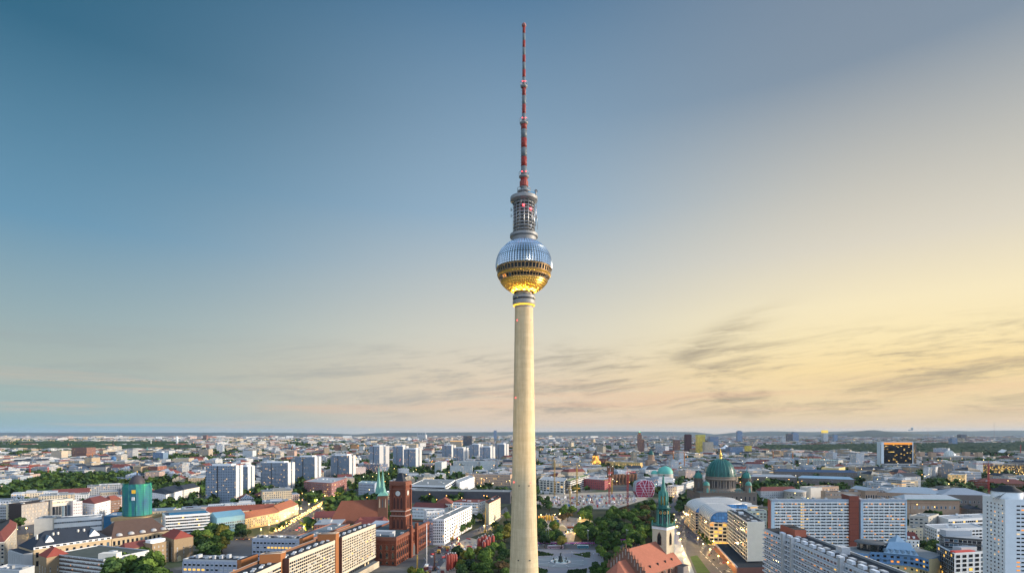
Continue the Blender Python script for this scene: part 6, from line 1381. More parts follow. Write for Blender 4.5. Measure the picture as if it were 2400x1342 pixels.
def left_mid():
    k1 = dict(kinds=K_RES)
    blk('office_building', 'grey office with dark ribbon windows at the picture edge above the corner building', 'office building', 26, [(-30, 1185), (18, 1184)], GREYL, ROOFG, 20, [(0, 10, 6, 4, 1.7, dict(kinds=K_DRK))], nu=2)
    r, P = blk('apartment_house', 'cream apartment house with rounded balconies beside the finned office', 'apartment house', 27, [(18, 1183), (52, 1180)], CREAM, ROOFG, 18, [(0, 6, 6, 1.6, 1.9, k1)], nu=1)
    for j in range(5):
        for s in (.2, .8): q = P[0] + (P[1] - P[0]) * s; partbox(r, 'balcony', (q.x, q.y - .8, 4.5 + j * 4), (3.6, 1.5, 1.1), mat('balcony brown', (.2, .13, .08), .8))
    r, P = blk('office_building', 'dark office with pale vertical fins and some yellow lit floors', 'office building', 29, [(52, 1181), (121, 1172)], mat('dark brown glass', (.05, .04, .04), .3), ROOFD, 20, [(0, 24, 6, 1.6, 2.4, dict(kinds=dict(dark=.86, gold=.14)))], nu=2, phrase='the finned office')
    for i in range(34): q = P[0] + (P[1] - P[0]) * (i / 33); k = MB(); k.box((q.x, q.y - .5, 0), (.45, .8, 28.5), mat('pale fin', (.46, .43, .40), .7)); k.build('fin', r)
    blk('office_building', 'white framed office with seven tall window bays', 'office building', 29, [(123, 1173), (171, 1168)], mat('ivory frame', (.58, .54, .46), .8), ROOFG, 20, [(0, 7, 1, 5.0, 16, dict(kinds=K_DRK, z=(4, 22))), (0, 14, 1, 1.6, 1.6, dict(z=(24, 28), kinds=dict(dark=.5, gold=.5)))], nu=1)
    blk('apartment_house', 'pinkish white house between the framed office and the mansard block', 'apartment house', 25, [(171, 1176), (193, 1174)], mat('pinkish render', (.58, .53, .54), .8), ROOFG, 16, [(0, 4, 5, 1.5, 1.6)], nu=1)
    blk('apartment_house', 'white corner block with dark red mansard roof and dormers', 'apartment house', 21, [(184, 1176), (222, 1180), (259, 1171)], WHITE, ROOFD, None, [(0, 9, 5, 1.6, 1.8, k1), (1, 9, 5, 2.2, 1.9, k1)], hip=(7, TILED, 8), nu=0, phrase='the red mansard block')
    blk('apartment_house', 'brown brick house with lit ground floor right of the mansard block', 'apartment house', 21, [(259, 1171), (284, 1168)], BRICKB, ROOFD, 16, [(0, 6, 5, 1.7, 1.8, k1)], hip=(6, TILE, 4), nu=0)
    blk('apartment_house', 'pale terrace with dark slate roof right of the green netted tower', 'apartment house', 19, [(352, 1152), (390, 1158), (432, 1147)], WHITE, ROOFD, None, [(0, 9, 4, 1.5, 2, k1), (1, 10, 4, 1.5, 2, k1)], hip=(8, SLATE, 7), nu=0)
    blk('apartment_house', 'white house row with black roof ending in a small turret before the nearest broad tower', 'apartment house', 20, [(432, 1147), (468, 1140)], OFFW, ROOFD, 18, [(0, 14, 4, 1.4, 1.9, k1)], hip=(8, SLATE, 5), nu=0)
    blk('office_building', 'brick red office with long lit window rows before the third broad tower', 'office building', 28, [(712, 1128), (777, 1132), (813, 1120)], mat('brick red panels', (.26, .12, .11), .8), ROOFL, None, [(0, 18, 6, 2.4, 1.8, dict(kinds=dict(dark=.8, blue=.1, gold=.1))), (1, 10, 6, 4.4, 1.7, k1)], nu=5)
    blk('apartment_house', 'white and red balcony block behind the twin spired church', 'apartment house', 34, [(832, 1095), (857, 1094)], facade('white red balconies', (.58, .48, .46), 3.2, 3, .6, .5, lit=.1), ROOFL, 22, nu=2)
    blk('office_building', 'long blue office with evenly spaced lit roof lamps behind the church spires', 'office building', 34, [(852, 1086), (890, 1088)], facade('blue grid office', (.16, .21, .32), 2.6, 3.4, .6, .6, lit=.25), ROOFG, 30, nu=4)
    blk('office_building', 'pale teal roofed office left of the twin spires', 'office building', 24, [(840, 1131), (878, 1133), (885, 1128)], BLUEG, mat('teal grey roof', (.22, .32, .34), .6), None, [(0, 12, 4, 2, 2.2, dict(kinds=K_DRK))], nu=2)
    # right of the clock tower
    r, P = blk('office_building', 'long white office with two black ribbon windows right of the clock tower', 'office building', 24, [(962, 1136), (1044, 1138), (1067, 1124)], WHITE, ROOFG, None, nu=4)
    for j in range(4):
        for e in (0, 1):
            t = (P[e + 1] - P[e]).normalized(); n2 = Vector((t.y, -t.x, 0)); k = MB(); z = 3 + j * 5.3; k.prism([P[e] + n2 * .03 + t * 1.5, P[e + 1] + n2 * .03 - t * 1.5, P[e + 1] + n2 * .15 - t * 1.5, P[e] + n2 * .15 + t * 1.5], z, z + 2.3, GLASSD, None, True); k.build('window_band', r)
    blk('office_building', 'white office wing with balconied front beside the black ribbon office', 'office building', 23, [(1067, 1125), (1078, 1130), (1112, 1117)], WHITE, ROOFL, None, [(1, 14, 4, 2.6, 2, k1)], nu=2)
    blk('ministry', 'very long stone ministry with blue grey roof behind the white offices', 'ministry', 26, [(1090, 1110), (1196, 1112)], SAND, mat('blue grey roof', (.16, .21, .27), .7), 26, [(0, 34, 4, 1.7, 2.4, dict(kinds=dict(dark=.92, gold=.08)))], nu=6, phrase='the long stone ministry')
    r, P = blk('wrapped_building', 'long dark netted building shell below the white ribbon office', 'building', 20, [(962, 1150), (1196, 1153)], mat('dark netting', (.075, .075, .085), .8, var=.35, scale=.12), ROOFG, 40, nu=5)
    blk('long_building', 'white house row with red mansard roof and dormers right of the clock tower', 'house row', 17, [(966, 1187), (1040, 1190)], WHITE, ROOFD, 16, [(0, 22, 3, 1.3, 1.7, k1)], hip=(6, TILED, 3), nu=0)
    blk('apartment_house', 'stone house with red mansard roof in the middle of the old quarter', 'apartment house', 20, [(1022, 1178), (1060, 1180), (1063, 1174)], OFFW, ROOFD, None, [(0, 9, 4, 1.5, 1.9, k1)], hip=(7, TILE, 5), nu=0)
    blk('apartment_block', 'white corner block with dark red attic near the street bend', 'apartment block', 27, [(1062, 1175), (1120, 1176), (1140, 1170)], WHITE, TILED, None, [(0, 14, 6, 2.2, 1.7, k1), (1, 5, 6, 2.2, 1.7, k1)], nu=3, rim=TILED)
    blk('apartment_block', 'cream block with regular loggias at the end of the tree lined street', 'apartment block', 29, [(1137, 1174), (1146, 1179), (1173, 1165)], CREAM, ROOFD, None, [(1, 7, 7, 2.6, 1.9, k1)], nu=1, rim=TILED)
    r, P = blk('apartment_block', 'long white apartment block with shaded loggias along the tree lined street', 'apartment block', 28, [(1015, 1217), (1041, 1217), (1106, 1186)], WHITE, ROOFG, None, [(0, 6, 8, 1.4, 2.0, k1), (1, 13, 7, 4.4, 2.0, dict(kinds=K_DRK))], nu=5, phrase='the long loggia block')
    blk('apartment_block', 'grey violet block with a few lit windows joined to the long loggia block', 'apartment block', 26, [(992, 1221), (1018, 1221)], mat('violet grey render', (.34, .34, .42), .8), ROOFG, 16, [(0, 7, 8, 1.3, 1.7, k1)], nu=2)
    blk('apartment_block', 'white courtyard block with small dark windows behind the town hall front', 'apartment block', 24, [(1000, 1198), (1042, 1196)], WHITE, ROOFG, 18, [(0, 7, 5, 1.4, 1.6, k1)], nu=3)
    blk('apartment_block', 'bluish white panel block with green edge before the hazy towers', 'apartment block', 34, [(1019, 1082), (1035, 1083), (1047, 1080)], facade('pale panel grid', (.58, .62, .62), 3, 2.9, .55, .5, lit=.06), ROOFL, None, nu=1)
    for lab, x0, x1, y in (('long low panel block in front of the hazy towers', 1055, 1107, 1091), ('white panel block beside the television tower shaft', 1122, 1160, 1080), ('row of pale panel blocks below the middle hazy tower', 1062, 1124, 1080)):
        blk('apartment_block', lab, 'apartment block', 30, [(x0, y), (x1, y)], facade('pale panel grid', (.58, .62, .62), 3, 2.9, .55, .5, lit=.06), ROOFL, 14, nu=3)
left_mid()
# ------------------------------------------------------------------ landmarks far out over the city
def far_tower(name, label, cat, x0, x1, yt, D, mt, roof=ROOFD, cap=None, depth=None, group=None):
    a, b = atd(x0, D), atd(x1, D); w = b.x - a.x; H = zat(yt, D); c = (a + b) / 2; r = thing(name, label, cat, (c.x, c.y, 0), group)
    k = MB(); k.box((c.x, c.y + w * .4, 0), (w, depth or w * .8, H), mt, 0, roof); k.build('wall', r)
    if cap: k = MB(); k.box((c.x, c.y + w * .4, H + .05), (w * cap[0], w * cap[0] * .8, cap[1]), cap[2], 0, roof); k.build('crown_storey', r)
    keep([(a.x - 5, a.y - 5), (b.x + 5, a.y - 5), (b.x + 5, a.y + w + 5), (a.x - 5, a.y + w + 5)]); protect(x0, x1, yt, HZ + F * EYE / D - 12, D - 40)
    return r, c, H
def far():
    ft = far_tower; TW = facade('hazy white tower', (.55, .58, .60), 4, 3.2, .5, .5, lit=.04); TB = facade('hazy beige tower', (.50, .42, .32), 4, 3.2, .5, .5, lit=.05); TD = facade('hazy dark tower', (.05, .055, .07), 3, 3.5, .8, .6, (.03, .04, .06), .04); TBR = facade('hazy brown tower', (.20, .10, .075), 3, 3.5, .5, .6, (.05, .04, .05), .06); TBL = facade('hazy blue tower', (.16, .24, .36), 3, 3.4, .8, .55, (.06, .10, .16), .04)
    ft('high_rise', 'white and blue striped high rise alone among dark trees, far left', 'high-rise', 358, 382, 1060, 2300, TBL, cap=(.5, 4, WHITE))
    ft('high_rise', 'beige pair of joined slabs standing in trees beyond the broad towers', 'high-rise', 466, 489, 1052, 2600, TB)
    ft('high_rise', 'pale blue slab pair between the nearest and second broad towers', 'high-rise', 569, 592, 1055, 2400, TW)
    ft('high_rise', 'pink beige tower peeking over the second broad tower', 'high-rise', 672, 690, 1056, 2500, facade('hazy pink tower', (.48, .33, .26), 4, 3.2, .5, .5, lit=.04))
    for i, (x0, x1, y) in enumerate([(120, 144, 1056), (168, 203, 1048), (45, 72, 1066), (212, 226, 1062), (276, 290, 1063), (146, 166, 1068)]):
        ft('high_rise', ['stepped beige tower at the end of the wooded quarter', 'brownish slab with glowing stair windows among far towers', 'low stepped cream block among the far left roofs', 'small orange block beside the brownish slab', 'clean white block beside a blue ball roof', 'grey white block between the stepped tower and the brownish slab'][i], 'high-rise', x0, x1, y, 2350 + 90 * i, [TB, TBR, TB, TBR, TW, TW][i])
    for i, (x0, x1) in enumerate([(782, 797), (799, 812), (822, 838), (841, 852)]): ft('high_rise', ['first', 'second', 'third and brightest', 'fourth'][i] + ' orange slab of the far housing row over the fourth broad tower', 'high-rise', x0, x1, 1042 + (i % 2) * 3, 3300, [TBR, TB, facade('hazy orange tower', (.52, .26, .10), 4, 3.2, .5, .5, lit=.06), TW][i])
    ft('office_building', 'wide office with yellow glowing roof edge far behind the clock tower', 'office', 943, 976, 1040, 3500, TB, glow('yellow lit roof', (1, .6, .12), .4))
    ft('office_building', 'far office with orange lit top left of the dark glass tower', 'office', 1055, 1082, 1034, 4200, TB, cap=(1, 8, glow('orange lit roof edge', (1, .55, .2), .5)))
    ft('high_rise', 'dark glass tower against the far city left of the television tower', 'high-rise', 1086, 1106, 1021, 4600, TD)
    ft('high_rise', 'lone slim tower breaking the horizon left of the television tower', 'high-rise', 1157, 1164, 1008, 8500, TBL)
    ft('high_rise', 'dark cube tower far left near the horizon', 'high-rise', 475, 484, 1019, 9000, TBR)
    r, c, H = ft('power_station', 'distant power station with four slender chimneys on the horizon', 'power station', 978, 998, 1018, 9000, TW)
    for i in range(4): k = MB(); x = c.x - 60 + i * 42; k.tube((x, c.y - 20, 0), (x, c.y - 20, zat(1009, 9000)), 5, GREYL, 8, 3.5); k.build('chimney', r)
    q = atd(1571, 15000); r = thing('power_station', 'three thin chimneys on the horizon left of the dark brown tower', 'power station', (q.x, q.y, 0))
    for i in (-1, 0, 1): k = MB(); k.tube((q.x + i * 80, q.y, 0), (q.x + i * 80, q.y, zat(1010, 15000)), 9, GREYM, 8, 6); k.build('chimney', r)
    r, c, H = ft('high_rise', 'brick high rise with stepped top and green beacon', 'high-rise', 1495, 1504, 1018, 3100, TBR, cap=(.6, 12, BRICKO)); k = MB(); k.lathe([(0, -3), (3, 0), (0, 3)], glow('green beacon', (.1, .9, .35), 2), 8, (c.x, c.y, H + 16)); k.build('beacon', r)
    k = MB(); k.box((c.x + 20, c.y + 20, 0), (17, 18, H - 26), TBR); k.build('side_tower', r); k = MB(); k.box((c.x - 17, c.y + 6, 0), (13, 16, 40), TB); k.build('low_wing', r)
    ft('high_rise', 'brown block lit orange left of the dark brown tower', 'high-rise', 1580, 1594, 1030, 3150, TBR, cap=(.8, 5, GREYL))
    ft('high_rise', 'dark brown rounded tower beside the yellow glowing tower', 'high-rise', 1607, 1621, 1018, 3200, mat('dark brown tower', (.075, .035, .04), .7, var=.2), cap=(.8, 3, GREYD))
    YG = facade('yellow lit tower', (.30, .26, .04), 3, 3.6, .8, .6, (.16, .14, .02), .6, .4, litcol=(1, .8, .08), lits=.3)
    ft('high_rise', 'rounded tower glowing yellow with a pale crown', 'high-rise', 1635, 1653, 1022, 3000, YG, cap=(1.06, 10, mat('pale yellow crown', (.5, .46, .12), .5)))
    ft('office_building', 'pinkish slab in front of the yellow glowing tower', 'office', 1652, 1672, 1035, 2900, TB)
    ft('high_rise', 'blue glass tower right behind the yellow glowing tower', 'high-rise', 1664, 1684, 1022, 4200, TBL)
    q = atd(1697, 3300); r = thing('tent_roof', 'white swept tent roof beside the blue glass tower', 'tent roof', (q.x, q.y, 0)); k = MB(); k.lathe([(46, 30), (30, 32), (16, 38), (6, 47), (2, 52)], WHITE, 20, (q.x + 10, q.y, 0)); k.build('canopy', r); k = MB(); k.lathe([(44, 0), (44, 30)], TBL, 20, (q.x + 10, q.y, 0), False); k.build('wall', r)
    ft('office_building', 'teal office with bright yellow corner left of the forest', 'office', 1710, 1741, 1047, 2750, TBL); ft('office_building', 'yellow lit office corner before the forest edge', 'office', 1749, 1762, 1044, 2800, YG)
    for i, (x0, x1, y, D, m) in enumerate([(1729, 1740, 1010, 6500, TBL), (1846, 1858, 1016, 6800, TD), (1859, 1872, 1013, 7000, TBL), (1930, 1941, 1014, 6600, TW), (1955, 1963, 1018, 6700, TBL), (2231, 2244, 1026, 5200, TBL), (2252, 2266, 1018, 7200, TD), (1832, 1842, 1026, 5600, TW)]):
        ft('high_rise', ['twin topped grey tower on the skyline over the cathedral dome', 'dark tower with a white lamp over the forest', 'blue grey tower right of the dark lamp topped tower', 'pale tower with yellow lit crown over the forest', 'small bluish tower right of the yellow crowned tower', 'blue office cube beyond the glass dome', 'dark far tower with an orange sign beyond the glass dome', 'small white tower block at the far forest edge'][i], 'high-rise', x0, x1, y, D, m, cap=(1, 34, glow('yellow lit crown', (1, .7, .1), .5)) if i == 3 else (.6, 8, GREYM))
    for x, y, D, lab in ((2175, 1000, 7000, 'red and white radio mast beside the wooded hill'), (1614, 1003, 12000, 'faint mast on the horizon over the brown tower'), (2330, 988, 11000, 'thin mast on the horizon near the picture edge'), (697, 1010, 14000, 'faint mast on the left horizon')):
        q = atd(x, D); r = thing('radio_mast', lab, 'mast', (q.x, q.y, 0)); k = MB(); k.tube((q.x, q.y, 0), (q.x, q.y, zat(y, D)), D / 3200, mat('mast steel', (.25, .16, .15), .7), 6, D / 9000); k.build('mast', r)
    q = atd(2138, 13900); r = thing('radar_station', 'white radar domes on top of the wooded hill', 'radar station', (q.x, q.y, 180)); k = MB(); k.lathe([(20, 178), (20, 215), (32, 222), (30, 245), (10, 256), (0, 258)], mat('faded white shell', (.4, .42, .42), .8), 14, (q.x, q.y, 0)); k.build('tower', r); k = MB(); k.box((q.x - 50, q.y, 175), (70, 40, 25), GREYL); k.build('hall', r)
    # radar towers on the meadow
    for x, yt, yb, lab, cap in ((415, 1022, 1043, 'white radar tower with drum top on the meadow edge', 1), (354, 1032, 1045, 'thin white mast with a flat top on the meadow edge', 0)):
        D = F * EYE / (yb - HZ); q = atd(x, D); H = zat(yt, D); r = thing('radar_tower', lab, 'tower', (q.x, q.y, 0)); k = MB()
        if cap:
            for s in (-6, 6): k.tube((q.x + s, q.y, 0), (q.x + s, q.y, H * .55), 3.5, WHITE, 8)
            k.box((q.x, q.y, 0), (11, 4, H * .5), OFFW); k.build('legs', r); k = MB(); k.lathe([(6, H * .5), (10.5, H * .62), (10.5, H * .92), (7, H), (0, H)], WHITE, 16, (q.x, q.y, 0)); k.build('drum', r)
        else: k.tube((q.x, q.y, 0), (q.x, q.y, H), 2.2, WHITE, 8); k.box((q.x, q.y, H), (14, 8, 5), WHITE); k.build('mast', r)
    # church spires
    for x, yt, D, m, lab, w in ((265.5, 1029, 3900, mat('dark spire', (.03, .03, .032), .8), 'dark pointed church spire before the meadow', 10), (345, 1046, 3000, COPPER, 'pale green needle spire left of the striped high rise', 8), (160, 1037, 4300, BRICKB, 'brown church tower with pointed roof at the far left', 11), (237, 1048, 3300, SLATE, 'small dark church tower left of the dark spire', 9), (685, 1041, 3400, BRICKB, 'dark brick church with broad roof above the second broad tower', 15)):
        q = atd(x, D); H = zat(yt, D); r = thing('church', lab, 'church', (q.x, q.y, 0)); k = MB(); k.box((q.x, q.y, 0), (w, w, H * .5), BRICKB); k.build('tower', r); k = MB(); k.lathe([(w * .62, H * .5), (w * .3, H * .75), (.2, H)], m, 8, (q.x, q.y, 0), False); k.build('spire', r)
        k = MB(); k.box((q.x - 26, q.y + 4, 0), (42, 20, 16), BRICKB); k.build('nave', r); k = MB(); k.hip([Vector((q.x - 47, q.y - 6, 0)), Vector((q.x - 5, q.y - 6, 0)), Vector((q.x - 5, q.y + 14, 0)), Vector((q.x - 47, q.y + 14, 0))], 16, 10, TILED if 'brick' in lab else SLATE, 0); k.build('roof', r)
    # twin domed towers on the old market square
    for x, yt, D, lit, lab in ((1396, 1052, 1880, 1, 'floodlit orange domed tower on the old market square'), (1526, 1050, 1900, 0, 'unlit stone domed tower with dark green dome behind the turquoise dome')):
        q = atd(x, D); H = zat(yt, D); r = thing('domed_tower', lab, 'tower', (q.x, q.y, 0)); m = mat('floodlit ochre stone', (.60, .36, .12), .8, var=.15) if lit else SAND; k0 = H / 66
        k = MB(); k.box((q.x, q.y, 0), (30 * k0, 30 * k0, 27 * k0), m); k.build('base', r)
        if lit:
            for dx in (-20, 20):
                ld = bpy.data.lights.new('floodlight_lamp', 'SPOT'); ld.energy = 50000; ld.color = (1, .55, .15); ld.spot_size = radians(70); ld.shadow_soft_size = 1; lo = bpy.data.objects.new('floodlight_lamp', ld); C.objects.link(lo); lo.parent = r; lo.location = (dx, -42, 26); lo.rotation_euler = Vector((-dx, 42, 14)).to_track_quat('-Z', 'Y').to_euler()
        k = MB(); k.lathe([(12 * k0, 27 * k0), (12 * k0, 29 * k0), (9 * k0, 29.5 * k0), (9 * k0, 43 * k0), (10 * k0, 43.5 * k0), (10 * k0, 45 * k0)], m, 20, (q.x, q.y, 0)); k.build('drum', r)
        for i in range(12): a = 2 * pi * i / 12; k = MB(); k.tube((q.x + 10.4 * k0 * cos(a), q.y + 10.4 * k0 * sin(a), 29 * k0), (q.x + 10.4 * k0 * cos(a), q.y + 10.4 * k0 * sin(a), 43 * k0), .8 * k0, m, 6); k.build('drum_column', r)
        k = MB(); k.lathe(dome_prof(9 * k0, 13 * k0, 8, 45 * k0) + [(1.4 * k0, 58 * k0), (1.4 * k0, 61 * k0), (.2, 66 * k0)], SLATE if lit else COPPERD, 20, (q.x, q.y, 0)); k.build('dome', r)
        keep([(q.x - 20, q.y - 20), (q.x + 20, q.y - 20), (q.x + 20, q.y + 20), (q.x - 20, q.y + 20)]); protect(x - 14, x + 14, yt, 1088, D - 20)
    q = atd(267, 2050); r = thing('dome_roof', 'blue ball shaped roof beside a clean white block', 'dome', (q.x, q.y, 0)); k = MB(); k.lathe([(6, 0), (6, 18)], GREYL, 12, (q.x, q.y, 0)); k.build('base', r); k = MB(); k.lathe([(5, 18), (8, 23), (8.4, 28), (6, 34), (0, 37)], mat('blue ball roof', (.05, .14, .3), .5), 16, (q.x, q.y, 0)); k.build('ball', r)
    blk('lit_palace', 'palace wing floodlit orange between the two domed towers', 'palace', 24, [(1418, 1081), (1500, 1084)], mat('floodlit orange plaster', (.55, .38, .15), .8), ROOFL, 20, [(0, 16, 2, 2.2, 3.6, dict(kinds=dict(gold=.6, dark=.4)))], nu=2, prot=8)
    blk('museum_hall', 'large hall with long teal roofs before the forest edge', 'hall', 24, [(1872, 1076), (1965, 1079)], facade('teal hall wall', (.5, .5, .48), 5, 6, .4, .5, lit=.08), mat('teal roof', (.20, .38, .38), .6), 60, nu=5, prot=8)
far()
# ------------------------------------------------------------------ the rest of the city
WL = [('white', facade('infill white', (.50, .53, .56), 3.3, 3.4, .46, .52, lit=.09)), ('cream', facade('infill cream', (.47, .41, .31), 3.2, 3.5, .42, .55, lit=.09)), ('grey', facade('infill grey', (.32, .34, .37), 3.4, 3.3, .5, .5, lit=.08)), ('pale blue', facade('infill blue', (.40, .47, .56), 3.2, 3.2, .6, .5, lit=.09)),
      ('tan', facade('infill tan', (.42, .33, .22), 3.2, 3.5, .42, .55, lit=.06)), ('brick red', facade('infill brick', (.24, .095, .065), 3.2, 3.6, .42, .55, lit=.09)), ('off-white banded', facade('infill banded', (.52, .50, .46), 12, 3.5, .96, .45, lit=.09)), ('pinkish', facade('infill pink', (.50, .38, .34), 3.2, 3.4, .42, .55, lit=.09))]
RFL = [('pale flat roof', ROOFL), ('grey flat roof', ROOFG), ('dark flat roof', ROOFD), ('red tiled roof', TILE), ('dark red roof', TILED), ('slate roof', SLATE), ('bluish metal roof', mat('bluish metal roof', (.18, .25, .32), .5, .15)), ('white roof terrace', mat('white roof sheet', (.40, .43, .46), .7, var=.2, scale=.15))]
def shape(Wm, Rm, Um, c, w, d, rz, H, wm, rk, court, r):
    ca, sa = cos(rz), sin(rz); T = lambda x, y: (c[0] + x * ca - y * sa, c[1] + x * sa + y * ca); name, rm = RFL[rk]; hx, hy = w / 2, d / 2
    O = [T(-hx, -hy), T(hx, -hy), T(hx, hy), T(-hx, hy)]; pitched = rk in (3, 4, 5)
    if court:
        t = min(13, w * .3, d * .32); I = [T(-hx + t, -hy + t), T(hx - t, -hy + t), T(hx - t, hy - t), T(-hx + t, hy - t)]; u = 0
        M = [T(-hx + t / 2, -hy + t / 2), T(hx - t / 2, -hy + t / 2), T(hx - t / 2, hy - t / 2), T(-hx + t / 2, hy - t / 2)]
        for i in range(4): u = Wm.wall(O[i], O[(i + 1) % 4], 0, H, wm, u)
        for i in range(4): u = Wm.wall(I[(i + 1) % 4], I[i], 0, H, wm, u)
        hh = 5.0 if pitched else .3
        for i in range(4):
            j = (i + 1) % 4
            Rm.face([(*O[i], H), (*O[j], H), (*M[j], H + hh), (*M[i], H + hh)], rm); Rm.face([(*I[j], H), (*I[i], H), (*M[i], H + hh), (*M[j], H + hh)], rm)
    else:
        Wm.prism(O, 0, H, wm)
        if pitched: Rm.hip([Vector((*p, 0)) for p in O], H, min(7, min(w, d) * .38), rm, None if r.random() < .6 else 0, .5, wm)
        else:
            Rm.prism(O, H, H + .5, rm, rm)
            if r.random() < .75:
                s = r.uniform(.3, .7); Um.box((*T(r.uniform(-.15, .15) * w, r.uniform(-.1, .1) * d), H + .5), (w * s, d * r.uniform(.25, .6), r.uniform(1.6, 3.4)), r.choice([ALU, wm, GREYL, ROOFG]), rz, rm)
    if r.random() < .8 and not court:
        for _ in range(r.randint(1, 4)): Um.box((*T(r.uniform(-.42, .42) * w, r.uniform(-.3, .3) * d), H + (.5 if not pitched else 1.5)), (r.uniform(1, 3), r.uniform(1, 2), r.uniform(1, 3)), r.choice([ALU, GREYL, WHITE, GREYM]), rz)
def green(x, y): return noise.noise(Vector((x * .0026, y * .0026, 3.3))) + .6 * noise.noise(Vector((x * .009, y * .009, 7.7)))
def forest(x, y):
    px = 1200 + x / y * F
    if 2850 < y < 6000 and px > 1760 + (y - 2850) * .01 and not (px < 1830 and y > 5200) and y < 4600 + (px - 1760) * 2.3:
        return y > 2850 + max(0, 2050 - px) * 2.2
    return (3600 < y < 4800 and px < 470) or (5000 < y < 6600 and 40 < px < 440)
def hidden_ok(P, H):
    xs, ys = [], []
    for p in P:
        for z in (0, H): a, b = pix((p[0], p[1], z)); xs.append(a); ys.append(b)
    x0, x1, y0, y1 = min(xs), max(xs), min(ys), max(ys); D = min(p[1] for p in P)
    if x1 < -420 or x0 > 2820: return None
    if x1 < -20 or x0 > 2420: return 0, (x0 + x1) / 2, y0, D
    for a, b, c, d, DD in PROT:
        if DD > D and x0 < b and x1 > a and y0 < d - .28 * (d - c) and y1 > c: return None
    return (x1 - x0) * max(1, y1 - y0), (x0 + x1) / 2, y0, D
def infill():
    r = random.Random(5); cand = []; D = 560.0
    while D < 15500:
        s = max(44, D * .027); x = -1.24 * D + r.uniform(-40, 0)
        while x < 1.24 * D:
            g = 1 + D / 5200; w = (r.uniform(18, 54) if D < 1200 else r.uniform(13, 40)) * g; d = r.uniform(.52, .74) * s * min(g, 1.5); d = min(d, s * .85)
            jt = .08 if D < 2600 else .42; cx, cy = x + w / 2, D + r.uniform(-jt, jt) * s; x += w + r.uniform(7, 17) * g
            rz = noise.noise(Vector((cx * .0011, cy * .0011, .5))) * 1.1
            gr = green(cx, cy); px = 1200 + cx / cy * F
            lim = .34 if px > 1200 else .18
            if D > 3600: lim -= .12
            if px < 480 and 1150 < D < 1900: lim -= .0
            if gr > lim or forest(cx, cy) or (px < 440 and 5000 < D < 6500): continue
            if D > 4200 and px < 900 and r.random() < .4: continue
            ca, sa = cos(rz), sin(rz); P = [(cx + a * w / 2 * ca - b * d / 2 * sa, cy + a * w / 2 * sa + b * d / 2 * ca) for a, b in ((-1, -1), (1, -1), (1, 1), (-1, 1))]
            H = r.choice([12, 15, 18, 20, 22, 22, 24, 28]) * r.uniform(.94, 1.06) * (1 if D > 900 else .95); q = r.random()
            if D > 1300 and q < .035: H = r.uniform(34, 56); w *= .5
            elif q < .14: H *= .55
            if not poly_ok(P): continue
            v = hidden_ok(P, H + 6)
            if v is None: continue
            if px < 700: wk = r.choices(range(8), [7, 4, 2, 3, 2, 1, 3, 2])[0]
            else: wk = r.choices(range(8), [6, 5, 3, 3, 3, 1.4, 3, 1.5])[0]
            rk = r.choices(range(8), [6, 4, 3, 1.3, 1.9, 3, 4, 5])[0]
            if H > 30: rk = r.choice([0, 1, 2])
            cand.append((v[0], v[1], v[2], v[3], cx, cy, w, d, rz, H, wk, rk, (w > 38 and d > 30 and H < 30 and r.random() < .55), r.random()))
        D += s
    cand.sort(key=lambda c: -c[0]); things = cand[:290]; rest = cand[290:]
    print('infill candidates', len(cand))
    m = MB(); mr = MB()
    for c in rest: shape(m, m, m, (c[4], c[5]), c[6], c[7], c[8], c[9], WL[c[10]][1], c[11], c[12], random.Random(int(c[13] * 1e6)))
    o = m.build('distant_city'); o['kind'] = 'stuff'
    STO = {1: 'one', 2: 'two', 3: 'three', 4: 'four', 5: 'five', 6: 'six', 7: 'seven', 8: 'eight'}; ORD = ['', 'second ', 'third ', 'fourth ', 'fifth ', 'sixth ', 'seventh ', 'eighth ', 'ninth ', 'tenth ', 'eleventh ', 'twelfth ']
    used = {}; things.sort(key=lambda c: c[3])
    for c in things:
        a = min(ANCH, key=lambda a: ((a[0] - c[1]) / 90) ** 2 + ((a[1] - c[2]) / 40) ** 2 + (0 if a[2] < c[3] else .3)); dx = c[1] - a[0]
        rel = ('beyond' if c[3] > a[2] else 'before') if abs(dx) < 45 else ('left of' if dx < 0 else 'right of')
        stor = 'high-rise' if c[9] > 30 else STO[max(1, round(c[9] / 3.5))] + '-storey'
        kind = ('courtyard block' if c[12] else ('long block' if c[6] > 50 else 'block')) if c[9] < 30 else 'tower'
        cat = 'building' if c[9] < 30 else 'high-rise'
        far_ = ''
        key = (WL[c[10]][0], stor, kind, RFL[c[11]][0], far_ + rel, a[3]); n = used[key] = used.get(key, -1) + 1
        lab = f"{ORD[min(n, 11)]}{key[0]} {stor} {kind} with {key[3]} {key[4]} {key[5]}"
        root = thing('city_building' if c[9] < 30 else 'city_tower', lab, cat, (c[4], c[5], 0), 'buildings of the middle city'); wm, rm, um = MB(), MB(), MB()
        shape(wm, rm, um, (c[4], c[5]), c[6], c[7], c[8], c[9], WL[c[10]][1], c[11], c[12], random.Random(int(c[13] * 1e6)))
        wm.build('wall', root); rm.build('roof', root)
        if um.f:   # every roof shed is a part of its own
            n8 = len(um.v); seen = {}
            comp = []
            par = list(range(n8))
            def fd(i):
                while par[i] != i: i = par[i]
                return i
            for f in um.f:
                for i in f[1:]: par[fd(i)] = fd(f[0])
            groups = {}
            for fi, f in enumerate(um.f): groups.setdefault(fd(f[0]), []).append(fi)
            for fs in groups.values():
                k = MB()
                for fi in fs: k.face([um.v[i] for i in um.f[fi]], um.mats[um.mi[fi]], [(um.v[i][0] + um.v[i][1], um.v[i][2]) for i in um.f[fi]])
                k.build('rooftop_unit', root)
